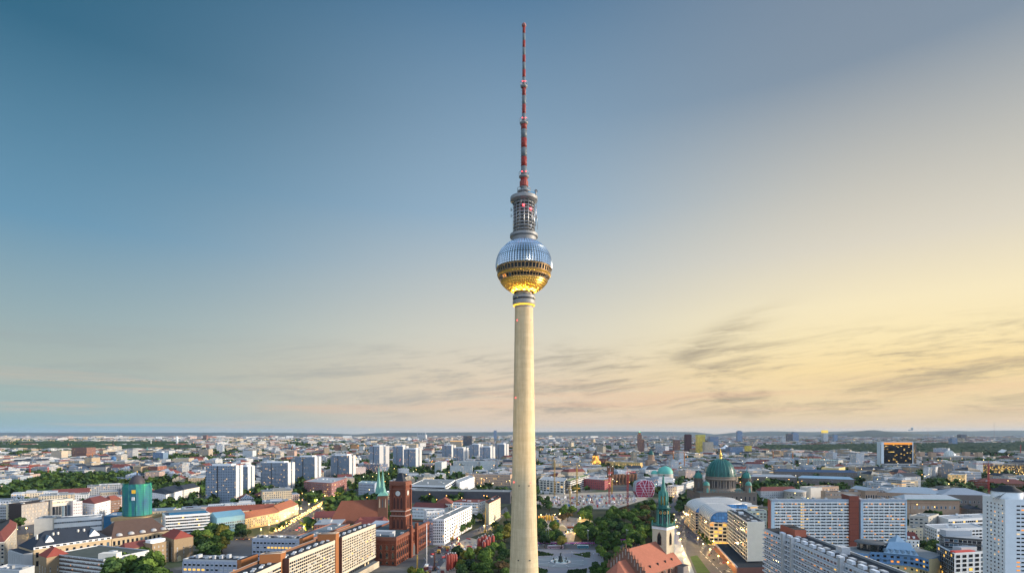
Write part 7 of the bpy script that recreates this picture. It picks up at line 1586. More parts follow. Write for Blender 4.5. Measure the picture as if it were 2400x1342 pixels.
        keep([(c[4] + a2 * c[6] / 2 * cos(c[8]) - b2 * c[7] / 2 * sin(c[8]), c[5] + a2 * c[6] / 2 * sin(c[8]) + b2 * c[7] / 2 * cos(c[8])) for a2, b2 in ((-1, -1), (1, -1), (1, 1), (-1, 1))], 1)
    for c in rest:
        if c[3] < 3300: keep([(c[4] + a2 * c[6] / 2 * cos(c[8]) - b2 * c[7] / 2 * sin(c[8]), c[5] + a2 * c[6] / 2 * sin(c[8]) + b2 * c[7] / 2 * cos(c[8])) for a2, b2 in ((-1, -1), (1, -1), (1, 1), (-1, 1))], 1)
infill()
# ------------------------------------------------------------------ trees
def leaf_mat(name, a, b, orand=.5):
    m = bpy.data.materials.new(name); m.use_nodes = True; MATS[name] = m; k = NT(m.node_tree); bs = k.n['Principled BSDF']; bs.inputs['Roughness'].default_value = .75; bs.inputs['Specular IOR Level'].default_value = .15
    p = k.new('ShaderNodeNewGeometry').outputs['Position']; f = k.m('ADD', k.m('MULTIPLY', k.noise(p, .55, 3, .6), .65), k.m('MULTIPLY', k.noise(p, .06, 2), .35))
    oi = k.new('ShaderNodeObjectInfo').outputs['Random']; f = k.m('ADD', f, k.m('MULTIPLY', k.m('SUBTRACT', oi, .5), orand))
    k.l.new(k.ramp(f, [(.25, a), (.75, b)]), bs.inputs['Base Color']); return m
LEAF = leaf_mat('foliage', (.018, .045, .011), (.115, .185, .032)); LEAFD = leaf_mat('dark foliage', (.007, .022, .010), (.06, .11, .03)); LEAFY = leaf_mat('yellowing foliage', (.07, .085, .014), (.20, .17, .03)); LEAFB = leaf_mat('bronze foliage', (.055, .035, .018), (.12, .085, .035))
BARK = mat('bark', (.06, .045, .03), .9)
def leaf_quads(b, r, c, rad, n, size, m, flat=.8):
    for _ in range(n):
        z = r.uniform(-.75, 1); a = r.uniform(0, 2 * pi); q = sqrt(max(0, 1 - z * z)); rr = rad * r.uniform(.72, 1.06)
        p = Vector((c[0] + rr * q * cos(a), c[1] + rr * q * sin(a), c[2] + rr * z * flat)); nrm = Vector((q * cos(a), q * sin(a), z + .25)).normalized()
        nrm = (nrm + Vector((r.uniform(-1, 1), r.uniform(-1, 1), r.uniform(-1, 1))) * .55).normalized(); t = nrm.orthogonal().normalized(); t = Matrix.Rotation(r.uniform(0, 6.3), 3, nrm) @ t; u = nrm.cross(t); s = size * r.uniform(.6, 1.25)
        b.face([p - t * s - u * s * .6, p + t * s * .2 - u * s, p + t * s + u * s * .3, p - t * s * .3 + u * s], m)
def tree_proto(kind, seed):
    r = random.Random(seed); root = bpy.data.objects.new('tree', None); C.objects.link(root); h = 14.0; tr = MB(); cr = MB()
    m = {'round': LEAF, 'dark': LEAFD, 'yellow': LEAFY, 'bronze': LEAFB, 'poplar': LEAFD}[kind]
    if kind == 'poplar':
        tr.tube((0, 0, 0), (0, 0, 10), .35, BARK, 6, .12)
        for i in range(13): z = 2.5 + i * 1.15; leaf_quads(cr, r, (r.uniform(-.4, .4), r.uniform(-.4, .4), z), 2.3 * (1 - abs(z - 8) / 12) + .4, 60, .75, m, 1)
    else:
        tr.tube((0, 0, 0), (r.uniform(-.3, .3), r.uniform(-.3, .3), 5), .42, BARK, 7, .28); lobes = [((0, 0, 9.4), 3.8)]
        for i in range(r.randint(7, 9)):
            a = 2 * pi * i / 8 + r.uniform(-.4, .4); d = r.uniform(2.2, 4.3); z = r.uniform(6.0, 11.0); lobes.append(((d * cos(a), d * sin(a), z), r.uniform(1.8, 2.9)))
            tr.tube((0, 0, r.uniform(3, 4.8)), (d * .8 * cos(a), d * .8 * sin(a), z - .5), .2, BARK, 5, .06)
        for _ in range(3): lobes.append(((r.uniform(-1.6, 1.6), r.uniform(-1.6, 1.6), r.uniform(11, 12.4)), r.uniform(1.4, 2.1)))
        for c, q in lobes: leaf_quads(cr, r, c, q, int(26 * q * q ** .5), .72, m)
    tr.build('trunk', root, (0, 0, 0)); cr.build('crown', root, (0, 0, 0)); root['category'] = 'tree'; root['label'] = 'broad green tree'; return root
PROTO = {k: [tree_proto(k, s) for s in ss] for k, ss in dict(round=(1, 2, 3, 4), dark=(5, 6, 7), yellow=(8,), bronze=(9,), poplar=(10, 11)).items()}
_pu = set()
PLANT = []
def put_tree(*a): PLANT.append(a)
def plant(limit=300):
    PLANT.sort(key=lambda a: -a[2] / (a[1] - Vector((0, 0, EYE))).length)
    for a in PLANT[:limit]: put_one(*a)
    return PLANT[limit:]
def put_one(kind, p, sc, label, group):
    root = R.choice(PROTO[kind]); s = (sc * R.uniform(.92, 1.12), sc * R.uniform(.92, 1.12), sc * R.uniform(.9, 1.1))
    if root.name not in _pu:
        _pu.add(root.name); KIDS(root); root.location = p; root.scale = s; root['label'] = label; root['group'] = group; return root
    return dup(root, p, R.uniform(0, 6.28), s, label, group)
WORD = dict(round='broad green tree', dark='dark green tree', yellow='yellowing tree', bronze='bronze leaved tree', poplar='slim upright tree')
N_TREE = [0]
def grove(poly, n, where, kinds, sc=(.75, 1.15), z=8, check=True, mind=7.5, tries=40):
    """trees whose crowns fall inside a picture polygon"""
    xs = [p[0] for p in poly]; ys = [p[1] for p in poly]; got = []; t = 0
    while len(got) < n and t < n * tries:
        t += 1; px, py = R.uniform(min(xs), max(xs)), R.uniform(min(ys), max(ys))
        if not inpoly(px, py, poly): continue
        p = at(px, py, z); p.z = 0
        if check and not free(p.x, p.y): continue
        if any((p.x - q.x) ** 2 + (p.y - q.y) ** 2 < mind * mind for q in got): continue
        got.append(p)
    for p in got:
        k = pick(kinds); put_tree(k, p, R.uniform(*sc), WORD[k] + ' ' + where, 'trees ' + where); N_TREE[0] += 1
    return got
MIX = dict(round=.6, dark=.3, yellow=.05, bronze=.05)
KEEP_ALL = list(KEEP)
KEEP[:] = [k for k in KEEP if True]
G = lambda *a, **k: grove(*a, **k)
G([(1355, 1205), (1395, 1192), (1440, 1195), (1485, 1188), (1528, 1195), (1530, 1240), (1532, 1265), (1470, 1270), (1420, 1268), (1360, 1262), (1358, 1240)], 66, 'in the park behind the plaza', dict(round=.76, dark=.17, bronze=.07), (1.0, 1.45), check=False, mind=7.6)
G([(1490, 1178), (1530, 1172), (1534, 1195), (1500, 1200)], 8, 'at the far corner of the park beside the exhibition box', dict(dark=.7, round=.3), check=False)
G([(1400, 1272), (1435, 1266), (1478, 1270), (1476, 1284), (1452, 1312), (1408, 1310)], 15, 'between the plaza and the red roofed church', MIX, (.7, .95), check=False)
G([(1390, 1322), (1420, 1312), (1448, 1318), (1440, 1345), (1392, 1345)], 9, 'below the plaza beside the church gable', MIX, (.7, .95), check=False)
G([(1258, 1222), (1275, 1218), (1300, 1232), (1322, 1252), (1318, 1268), (1258, 1270)], 17, 'right behind the plaza beside the television tower', dict(round=.5, dark=.4, yellow=.1), check=False)
G([(1258, 1172), (1285, 1165), (1292, 1185), (1262, 1205)], 7, 'between the television tower and the yellow silos', dict(dark=.8, round=.2), check=False)
G([(1306, 1195), (1330, 1188), (1354, 1192), (1352, 1212), (1312, 1214)], 9, 'around the yellow lit yard', dict(bronze=.35, round=.65), check=False)
G([(1070, 1292), (1100, 1283), (1150, 1282), (1192, 1270), (1192, 1342), (1080, 1342)], 30, 'left of the television tower foot', MIX, check=False)
G([(1155, 1225), (1190, 1205), (1192, 1262), (1162, 1258)], 12, 'left of the shaft above the red silos', dict(round=.4, dark=.4, yellow=.2), check=False)
G([(1056, 1228), (1090, 1206), (1128, 1190), (1132, 1208), (1092, 1234), (1064, 1245)], 18, 'lining the street beside the long loggia block', dict(dark=.8, round=.2), (.75, .95), check=False, mind=6.5)
G([(1128, 1195), (1168, 1178), (1176, 1188), (1140, 1208)], 5, 'at the street bend near the cream loggia block', dict(dark=.5, round=.5), check=False)
G([(985, 1232), (1045, 1240), (1042, 1250), (990, 1252)], 7, 'at the corner of the town hall under street lamps', dict(yellow=.5, dark=.5), (.6, .8), check=False)
G([(960, 1330), (1000, 1335), (1000, 1345), (955, 1345)], 4, 'at the lower edge before the town hall', dict(round=.7, yellow=.3), (.6, .8), check=False)
G([(458, 1248), (480, 1236), (520, 1235), (540, 1250), (538, 1282), (500, 1290), (466, 1284)], 20, 'in the dark clump beside the square red roofed block', dict(dark=.45, round=.4, yellow=.15), (1.15, 1.55), z=11, check=False, mind=7)
G([(545, 1235), (575, 1225), (582, 1245), (560, 1255)], 7, 'before the blue zinc hall', dict(dark=1), check=False)
G([(268, 1316), (300, 1308), (335, 1304), (372, 1312), (386, 1345), (262, 1345)], 15, 'in the large clump at the lower edge beside the ribbon window office', dict(round=.75, dark=.25), (1.35, 1.75), z=13, check=False, mind=7)
G([(352, 1172), (400, 1166), (478, 1155), (482, 1178), (430, 1188), (385, 1195), (352, 1190)], 26, 'between the green netted tower and the white eight storey office', dict(dark=.6, round=.4), check=False)
G([(545, 1172), (600, 1160), (645, 1158), (700, 1150), (765, 1152), (762, 1166), (715, 1176), (690, 1172), (600, 1182), (552, 1182)], 34, 'on the wooded square under the broad towers', dict(dark=.8, round=.2), check=False, mind=8)
G([(488, 1178), (512, 1170), (514, 1184), (490, 1186)], 3, 'at the foot of the nearest broad tower', dict(dark=1), check=False)
G([(820, 1118), (880, 1110), (886, 1126), (830, 1134)], 9, 'behind the twin spired church', dict(dark=.5, round=.5), check=False)
G([(885, 1205), (915, 1200), (916, 1222), (890, 1224)], 4, 'between the brick church and the clock tower', dict(round=1), check=False)
G([(725, 1232), (790, 1225), (800, 1240), (740, 1252)], 8, 'behind the stepped cream slabs', dict(dark=1), check=False)
G([(76, 1205), (100, 1192), (115, 1190), (112, 1208), (85, 1216)], 4, 'in front of the finned office', dict(dark=.6, yellow=.4), (.7, .9), check=False); G([(170, 1194), (190, 1186), (192, 1206), (172, 1208)], 2, 'before the pinkish white house', dict(dark=1), check=False); G([(195, 1188), (212, 1184), (212, 1200), (196, 1202)], 2, 'before the red mansard block', dict(dark=1), check=False)
G([(26, 1212), (46, 1210), (48, 1226), (28, 1228)], 2, 'above the beige corner building', dict(dark=1), check=False)
G([(2166, 1262), (2198, 1255), (2200, 1290), (2168, 1296)], 9, 'in the dark gap left of the banded office', dict(dark=1), check=False, mind=6)
G([(2030, 1325), (2060, 1318), (2100, 1328), (2104, 1345), (2020, 1345)], 7, 'at the lower edge before the blue curved hotel', dict(round=1), (.6, .85), check=False); G([(2140, 1335), (2180, 1332), (2184, 1345), (2140, 1345)], 3, 'under the cream end of the blue curved hotel', dict(round=1), (.5, .7), check=False)
G([(2252, 1178), (2284, 1176), (2288, 1200), (2256, 1202)], 6, 'between the sandstone gallery and the tall white tower', dict(dark=1), (.9, 1.2), check=False)
G([(1585, 1182), (1600, 1176), (1606, 1192), (1592, 1200)], 5, 'on the boulevard corner before the barrel roofed buildings', dict(dark=1), check=False); G([(1752, 1165), (1790, 1158), (1792, 1172), (1756, 1176)], 6, 'behind the cathedral beside the wide balcony slab', dict(round=.7, dark=.3), check=False)
G([(1600, 1152), (1618, 1148), (1620, 1164), (1604, 1168)], 4, 'at the foot of the cathedral', dict(dark=1), check=False); G([(1920, 1126), (1990, 1122), (1996, 1142), (1940, 1146)], 9, 'in the museum courtyard', dict(dark=.8, round=.2), check=False); G([(1575, 1238), (1590, 1236), (1620, 1262), (1608, 1266)], 0, '', MIX)
for (x0, y0), (x1, y1), n, wh in (((1608, 1205), (1662, 1270), 9, 'in the row lining the barrel roofed buildings'), ((1592, 1205), (1600, 1260), 0, ''), ((640, 1240), (672, 1222), 4, 'along the pavement of the tan yellow front')):
    for i in range(n):
        p = at(x0 + (x1 - x0) * i / max(1, n - 1), y0 + (y1 - y0) * i / max(1, n - 1), 5); p.z = 0; put_tree('dark', p, .55, 'small dark green tree ' + wh, 'trees ' + wh)
# wooded quarter on the left, nearest rows as single trees
G([(0, 1108), (120, 1098), (250, 1092), (350, 1096), (352, 1120), (285, 1128), (200, 1134), (100, 1140), (0, 1136)], 34, 'in the wooded quarter left of the green netted tower', dict(round=.45, dark=.4, yellow=.1, poplar=.05), (1.0, 1.4), check=True, mind=13)
G([(0, 1118), (45, 1115), (45, 1130), (0, 1132)], 8, 'in the poplar row at the picture edge', dict(poplar=1), (1.1, 1.4), check=True, mind=6)
print('trees', N_TREE[0])
# all the farther trees
def far_trees():
    r = random.Random(21); b = MB(); n = 0
    def crown(x, y, h, w):
        for _ in range(16):
            a = r.uniform(0, 6.28); q = w * sqrt(r.random()) * .5; z = h * (.35 + .65 * r.random() * (1 - (q / w) ** 2)); s = w * r.uniform(.18, .32); t = Vector((cos(a * 3), sin(a * 3), r.uniform(-.5, .5))); u = Vector((-t.y * .6, t.x * .6, r.uniform(.3, 1)))
            p = Vector((x + q * cos(a), y + q * sin(a), z)); b.face([p - t * s - u * s, p + t * s - u * s * .7, p + t * s * .8 + u * s, p - t * s + u * s * .9], LEAF if r.random() < .5 else LEAFD)
    D = 640.0
    while D < 9500:
        s = max(13, D * .0105); x = -1.2 * D
        while x < 1.2 * D:
            x += s * r.uniform(.7, 1.5); y = D + r.uniform(-.5, .5) * s; g = green(x, y); px = 1200 + x / y * F
            pr = .5 if g > .18 else (.16 if px < 900 else .10)
            if px < 480 and 1100 < D < 2000: pr = max(pr, .17)
            if forest(x, y) or r.random() > pr or (D < 3300 and not free(x, y)): continue
            v = hidden_ok([(x - 5, y - 5), (x + 5, y + 5)], 12)
            if v is None: continue
            w = r.uniform(9, 15) * (1 + D / 5000); crown(x, y, min(w * 1.05, 20), w); n += 1
        D += s
    for kd, p, sc, _, _ in plant(): crown(p.x, p.y, 14 * sc, 12 * sc)
    print('far trees', n, len(b.f)); b.build('distant_trees', kind='stuff')
    # closed canopy of the big forests
    b = MB(); cell = 17
    def canopy(x0, x1, y0, y1, m):
        nx, ny = int((x1 - x0) / cell), int((y1 - y0) / (cell * 1.6)); H = {}
        for j in range(ny + 1):
            for i in range(nx + 1): H[i, j] = (x0 + i * cell + r.uniform(-5, 5), y0 + j * cell * 1.6 + r.uniform(-7, 7), 0)
        for k_, (x, y, z) in list(H.items()): H[k_] = (x, y, (r.choice([9, 15, 18, 20, 23]) + 3 * noise.noise(Vector((x * .01, y * .01, 0)))) if forest(x, y) else -1)
        for j in range(ny):
            for i in range(nx):
                q = [H[i, j], H[i + 1, j], H[i + 1, j + 1], H[i, j + 1]]
                if sum(p[2] > 0 for p in q) >= 3: b.face([q[0], q[1], q[2]], m); b.face([q[0], q[2], q[3]], m)
    canopy(1100, 6200, 2850, 6000, LEAFD); canopy(-4600, -2300, 3600, 4800, LEAFD); canopy(-6200, -3300, 5000, 6600, LEAFD)
    b.build('distant_woods', kind='stuff')
far_trees()
for L in PROTO.values():
    for o in L:
        if o.name not in _pu:
            for c in list(o.children): bpy.data.objects.remove(c)
            bpy.data.objects.remove(o)

# ------------------------------------------------------------------ plaza, building sites, traffic, lamps
def bed(pts, label):
    P = [at(*p) for p in pts]; c = sum(P, Vector()) / len(P); r = thing('flower_bed', label, 'flower bed', (c.x, c.y, 0)); k = MB(); k.prism([(p.x, p.y) for p in P], 0, .5, GREYL, SOIL); k.build('kerb', r)
    k = MB(); xs = [p.x for p in P]; ys = [p.y for p in P]; rr = random.Random(int(xs[0]))
    for _ in range(420):
        x, y = rr.uniform(min(xs), max(xs)), rr.uniform(min(ys), max(ys))
        if inpoly(x, y, [(p.x, p.y) for p in P]): leaf_quads(k, rr, (x, y, .8), .7, 2, .5, LEAF if rr.random() < .6 else LEAFD)
    o = k.build('foliage', r); o['kind'] = 'stuff'
bed([(1257, 1303), (1259, 1291), (1298, 1299), (1296, 1302)], 'low planted bed behind the fountain, nearer the television tower')
bed([(1342, 1299), (1384, 1294), (1382, 1307), (1376, 1307)], 'low planted bed behind the fountain, nearer the park trees')
bed([(1258, 1345), (1258, 1330), (1284, 1336), (1280, 1345)], 'planted bed at the lower edge beside the shaft'); bed([(1328, 1345), (1332, 1336), (1376, 1333), (1374, 1345)], 'planted bed at the lower edge below the fountain')
def silo(p, h, rad, m, label, group):
    r = thing('silo', label, 'silo', p, group); k = MB(); k.lathe([(.5, 1.6), (rad, 3.6), (rad, h - 1.2), (rad * .85, h - .5), (rad * .3, h), (.3, h + .6), (0, h + .6)], m, 14, p); k.build('tank', r)
    for i in range(4): a = pi / 4 + i * pi / 2; k = MB(); k.tube((p[0] + rad * .9 * cos(a), p[1] + rad * .9 * sin(a), 0), (p[0] + rad * .9 * cos(a), p[1] + rad * .9 * sin(a), 4), .18, GREYM, 4); k.build('leg', r)
    k = MB(); k.tube((p[0] - rad * .7, p[1] - rad * .8, 2), (p[0] - rad * .7, p[1] - rad * .8, h + .8), .12, GREYL, 4); k.build('ladder', r); k = MB(); k.lathe([(.5, h + .5), (.6, h + 1.4), (.2, h + 1.8)], GREYL, 8, p); k.build('filter', r)
SR = mat('silo red paint', (.25, .045, .035), .6, var=.25); SY = mat('silo yellow paint', (.62, .36, .04), .6, var=.15)
for x, y, h in ((1122, 1292, 14), (1130, 1290, 15), (1134, 1296, 12), (1141, 1293, 13.5), (1146, 1291, 15.5), (1137, 1286, 15), (1155, 1284, 14)): silo(tuple(at(x, y)), h, 2.0, SR, 'red cement silo in the cluster beside the television tower', 'red silos beside the television tower')
for x, y, h in ((1050, 1341, 16), (1056, 1338, 16), (1061, 1336, 15), (1067, 1333, 14)): silo(tuple(at(x, y)), h, 2.0, SR, 'red cement silo in the cluster at the lower edge of the building site', 'red silos at the lower edge')
for x, y, h in ((1281, 1222, 10), (1287, 1223, 10), (1294, 1224, 10)): silo(tuple(at(x, y)), h, 1.9, SY, 'yellow silo lit by site lamps behind the plaza trees', 'yellow silos')
def tower_crane(x, yb, yt, m, label, jib, az, D=None):
    D = D or F * EYE / (yb - HZ); p = atd(x, D); H = zat(yt, D); r = thing('tower_crane', label, 'crane', (p.x, p.y, 0)); w = 1.0; q = .20 + D / 9000; k = MB(); n = max(4, int(H / 4))
    L = [(-w, -w), (w, -w), (w, w), (-w, w)]
    for a, b in L: k.tube((p.x + a, p.y + b, 0), (p.x + a, p.y + b, H), q, m, 4)
    for i in range(n):
        z0, z1 = H * i / n, H * (i + 1) / n
        for s in range(4): a, b = L[s], L[(s + 1) % 4]; k.tube((p.x + a[0], p.y + a[1], z0), (p.x + b[0], p.y + b[1], z1), q * .6, m, 3, cap=False)
    k.build('mast', r); d = Vector((cos(az), sin(az), 0)); T = Vector((p.x, p.y, H))
    for nm, s0, s1 in (('jib', 0, jib), ('counter_jib', 0, -jib * .3)):
        k = MB(); A, B = T + d * s0, T + d * s1
        k.tube(A, B, q * .9, m, 4); k.tube(A + Vector((0, 0, 2.2)), B + Vector((0, 0, .4)), q * .8, m, 4); nn = max(3, int(abs(s1) / 4))
        for i in range(nn): P = A + (B - A) * (i / nn); Q = A + (B - A) * ((i + .5) / nn) + Vector((0, 0, 2.0)); k.tube(P, Q, q * .5, m, 3, cap=False)
        k.build(nm, r)
    k = MB(); k.tube(T, T + Vector((0, 0, 7)), q * 1.2, m, 4, q * .5); k.tube(T + Vector((0, 0, 7)), T + d * jib * .6 + Vector((0, 0, 1.5)), q * .4, m, 3); k.tube(T + Vector((0, 0, 7)), T - d * jib * .28 + Vector((0, 0, 1)), q * .4, m, 3); k.build('tower_head', r)
    k = MB(); c = T + Vector((d.y * 1.6, -d.x * 1.6, -1.5)); k.box(tuple(c), (1.6, 1.6, 2.2), WHITE, az); k.build('cab', r); k = MB(); c = T - d * jib * .28 + Vector((0, 0, -2)); k.box(tuple(c), (2.4, 1.4, 2.6), GREYM, az); k.build('counterweight', r)
CY = mat('crane yellow', (.55, .33, .06), .6); CRD = mat('crane red', (.42, .05, .05), .6); CO = mat('crane orange', (.45, .17, .05), .6)
tower_crane(1299.6, 1166, 1080, CY, 'yellow tower crane nearest the television tower on the far building site', 34, 1.9)
tower_crane(1352, 1186, 1094, CY, 'tall yellow tower crane in the middle of the far building site', 34, 2.6); tower_crane(1336, 1184, 1145, CY, 'short yellow crane between the two taller yellow cranes', 20, .4)
tower_crane(1428, 1180, 1110, CRD, 'red tower crane before the cubic red academy', 32, 1.2); tower_crane(1471, 1186, 1108, CRD, 'red tower crane left of the exhibition box', 30, .9)
tower_crane(2317, 1166, 1088, CRD, 'red lattice crane left of the tall white tower', 32, 1.7); tower_crane(1434, 1160, 1125, CY, 'thin yellow crane behind the red crane of the academy', 18, 2.8)
for x, yb, yt, m, l in ((70, 1122, 1094, CRD, 'red tower crane at the far left edge of the wooded quarter'), (113, 1124, 1096, CRD, 'red crane with white mast in the wooded quarter'), (216, 1092, 1064, CO, 'orange crane among the far left towers'), (1578, 1098, 1062, CO, 'orange crane behind the turquoise dome'), (1812, 1090, 1056, CO, 'orange crane right of the golden lantern'), (1858, 1088, 1060, CO, 'orange crane before the teal roofs'), (1604, 1105, 1060, CO, 'thin orange crane left of the cathedral dome'), (2392, 1070, 1044, CRD, 'red crane at the edge beyond the white shell roof'), (1894, 1100, 1072, CO, 'orange crane above the blue roofed museum')):
    tower_crane(x, yb, yt, m, l, 30, R.uniform(0, 6))
def mobile_crane(x, y, x2, y2, label, m=CY):
    p = at(x, y); e = atd(x2, p.y + 2, zat(y2, p.y + 2)); r = thing('crawler_crane', label, 'crane', tuple(p)); k = MB()
    for s in (-1.6, 1.6): k = MB(); k.box((p.x + s, p.y, 0), (.9, 5.5, 1.1), GREYD); k.build('crawler_track', r)
    k = MB(); k.box((p.x, p.y + .5, 1.1), (3, 5, 2.6), m); k.build('body', r); k = MB(); k.box((p.x + 1.0, p.y - 2.6, 1.3), (1.2, 1.4, 2.2), GLASSD); k.build('cab', r)
    k = MB(); b0 = Vector((p.x, p.y - .5, 2.6))
    for o in (Vector((.6, 0, 0)), Vector((-.6, 0, 0)), Vector((0, .9, .5))): k.tube(b0 + o, e + o * .4, .17, m, 4)
    for i in range(9): P = b0 + (e - b0) * i / 9; Q = b0 + (e - b0) * (i + 1) / 9; k.tube(P + Vector((.6, 0, 0)), Q + Vector((-.6, 0, 0)), .11, m, 3); k.tube(P + Vector((-.6, 0, 0)), Q + Vector((.6, 0, 0)), .11, m, 3)
    k.build('boom', r); k = MB(); k.tube(e, (e.x, e.y, max(1, e.z - 14)), .07, GREYD, 3); k.build('hoist_rope', r)
mobile_crane(1060, 1266, 1071, 1228, 'yellow crawler crane with boom raised beside the street trees'); mobile_crane(1028, 1296, 1006, 1310, 'yellow excavator with low boom at the town hall corner'); mobile_crane(1049, 1288, 1034, 1278, 'second yellow excavator nearer the flat white site decks')
mobile_crane(1137, 1248, 1138, 1190, 'yellow crane with vertical boom under the street trees'); mobile_crane(1018, 1336, 1019, 1292, 'rust brown drilling rig with upright mast', mat('rust brown paint', (.16, .06, .04), .7)); mobile_crane(978, 1342, 978, 1300, 'yellow drilling rig beside the town hall corner')
p = at(1000, 1326); r_ = thing('drill_mast', 'tall white drilling mast standing before the town hall', 'mast', tuple(p)); k = MB(); k.tube((p.x, p.y, 0), (p.x, p.y, zat(1226, p.y)), .45, WHITE, 6, .3); k.build('mast', r_); k = MB(); k.box((p.x, p.y, 0), (3, 4, 2), WHITE); k.build('base', r_)
def debris(name, poly, n, seed, zmax=3):
    r = random.Random(seed); xs = [p[0] for p in poly]; ys = [p[1] for p in poly]; b = MB(); W2 = [at(*p) for p in poly]; X = [p.x for p in W2]; Y = [p.y for p in W2]; PP = [(p.x, p.y) for p in W2]; ms = [WHITE, ALU, ALU, GREYM, GREYM, GREYL, CRD, mat('site blue', (.06, .17, .33), .7), mat('site lilac', (.30, .26, .34), .8), mat('site lilac', (.30, .26, .34), .8), GREYD, TILED, SANDG, SANDG, OFFW, WHITE]
    for _ in range(n):
        x, y = r.uniform(min(X), max(X)), r.uniform(min(Y), max(Y))
        if not inpoly(x, y, PP): continue
        q = r.random()
        if q < .6: b.box((x, y, .02), (r.uniform(.8, 5), r.uniform(.6, 3), r.uniform(.4, zmax)), r.choice(ms), r.uniform(0, 3))
        else: a = r.uniform(0, 6.28); L = r.uniform(2, 8); b.tube((x, y, .3), (x + L * cos(a), y + L * sin(a), r.uniform(.3, zmax * 1.2)), .14 + .1 * r.random(), r.choice(ms), 4)
    b.build(name, kind='stuff')
debris('building_site_clutter', [(1262, 1186), (1275, 1166), (1480, 1158), (1500, 1172), (1440, 1188), (1330, 1188)], 900, 3, 4.5); debris('building_site_clutter', [(985, 1345), (1012, 1285), (1075, 1254), (1140, 1268), (1148, 1284), (1074, 1290), (1050, 1345)], 230, 4); debris('building_site_clutter', [(1300, 1212), (1345, 1208), (1385, 1216), (1352, 1232), (1345, 1262), (1322, 1262), (1318, 1240)], 90, 5)
def simple(name, label, cat, c, d, m, rz=0, top=None, arch=False):
    r = thing(name, label, cat, c); k = MB()
    if arch:
        n = 8
        for i in range(n):
            a0, a1 = pi * i / n, pi * (i + 1) / n; q = [(c[0] + d[0] / 2 * cos(a), c[1] + s * d[1] / 2, d[2] * sin(a)) for a, s in ((a0, -1), (a1, -1), (a1, 1), (a0, 1))]; k.face(q, m); k.face([q[0], q[1], (c[0], c[1] - d[1] / 2, 0)], m)
    else: k.box(c, d, m, rz, top)
    k.build('body', r); return r
TENT = mat('tent canvas', (.60, .52, .34), .8)
p = at(1316, 1242); simple('tent', 'white arched storage tent on the lamp lit yard', 'tent', tuple(p), (14, 12, 7), TENT, arch=True)
p = at(1370, 1222); simple('tent', 'low pale tent at the park edge under a bright lamp', 'tent', tuple(p), (22, 14, 6), TENT, arch=True)
for x, y, h, m, l in ((1336, 1238, 3, mat('orange container', (.40, .13, .05), .7), 'orange site container beside the arched tent'), (1337, 1244, 3, mat('teal container', (.25, .38, .42), .7), 'pale teal site container stacked beside the arched tent'), (1269, 1216, 5, mat('site huts ochre', (.5, .28, .07), .8), 'ochre site huts left of the yellow silos'), (1355, 1200, 6, mat('violet hoarding', (.25, .17, .25), .8), 'violet site hut at the end of the yard'), (1265, 1155, 6, WHITE, 'white site hut at the river end of the far building site'), (1281, 1157, 6, ALU, 'pale blue site hut beside the white one')):
    p = at(x, y); r_ = simple('site_hut', l, 'site hut', tuple(p), (9, 3.2, h), m); k = MB(); k.box((p.x, p.y - 1.72, .8), (7, .12, 1.0), GLASSD); k.build('window_strip', r_)
# buses on the cross street
def bus(x, y, m, label, L=13):
    p = at(x, y); r = thing('bus', label, 'bus', tuple(p)); k = MB(); k.box((p.x, p.y, .5), (L, 2.6, 2.9), m, 0, WHITE); k.build('body', r); k = MB(); k.box((p.x, p.y - 1.33, 1.5), (L - 1, .1, 1.1), GLASSD); k.build('window_strip', r)
    for s in (-.33, .3): k = MB(); k.tube((p.x + L * s, p.y - 1.4, .55), (p.x + L * s, p.y - 1.1, .55), .55, GREYD, 10); k.build('wheel', r)
    k = MB(); k.box((p.x, p.y, 3.42), (L * .5, 1.6, .4), GREYL); k.build('roof_unit', r)
bus(1302, 1284.5, mat('pale pink bus paint', (.50, .34, .40), .5), 'pale pink articulated bus on the cross street behind the fountain', 17); bus(1366, 1284, mat('teal blue bus paint', (.06, .22, .30), .5), 'teal blue bus on the cross street behind the fountain', 12); bus(1318, 1270, mat('light blue truck paint', (.2, .35, .5), .5), 'light blue truck at the yard gate', 8)
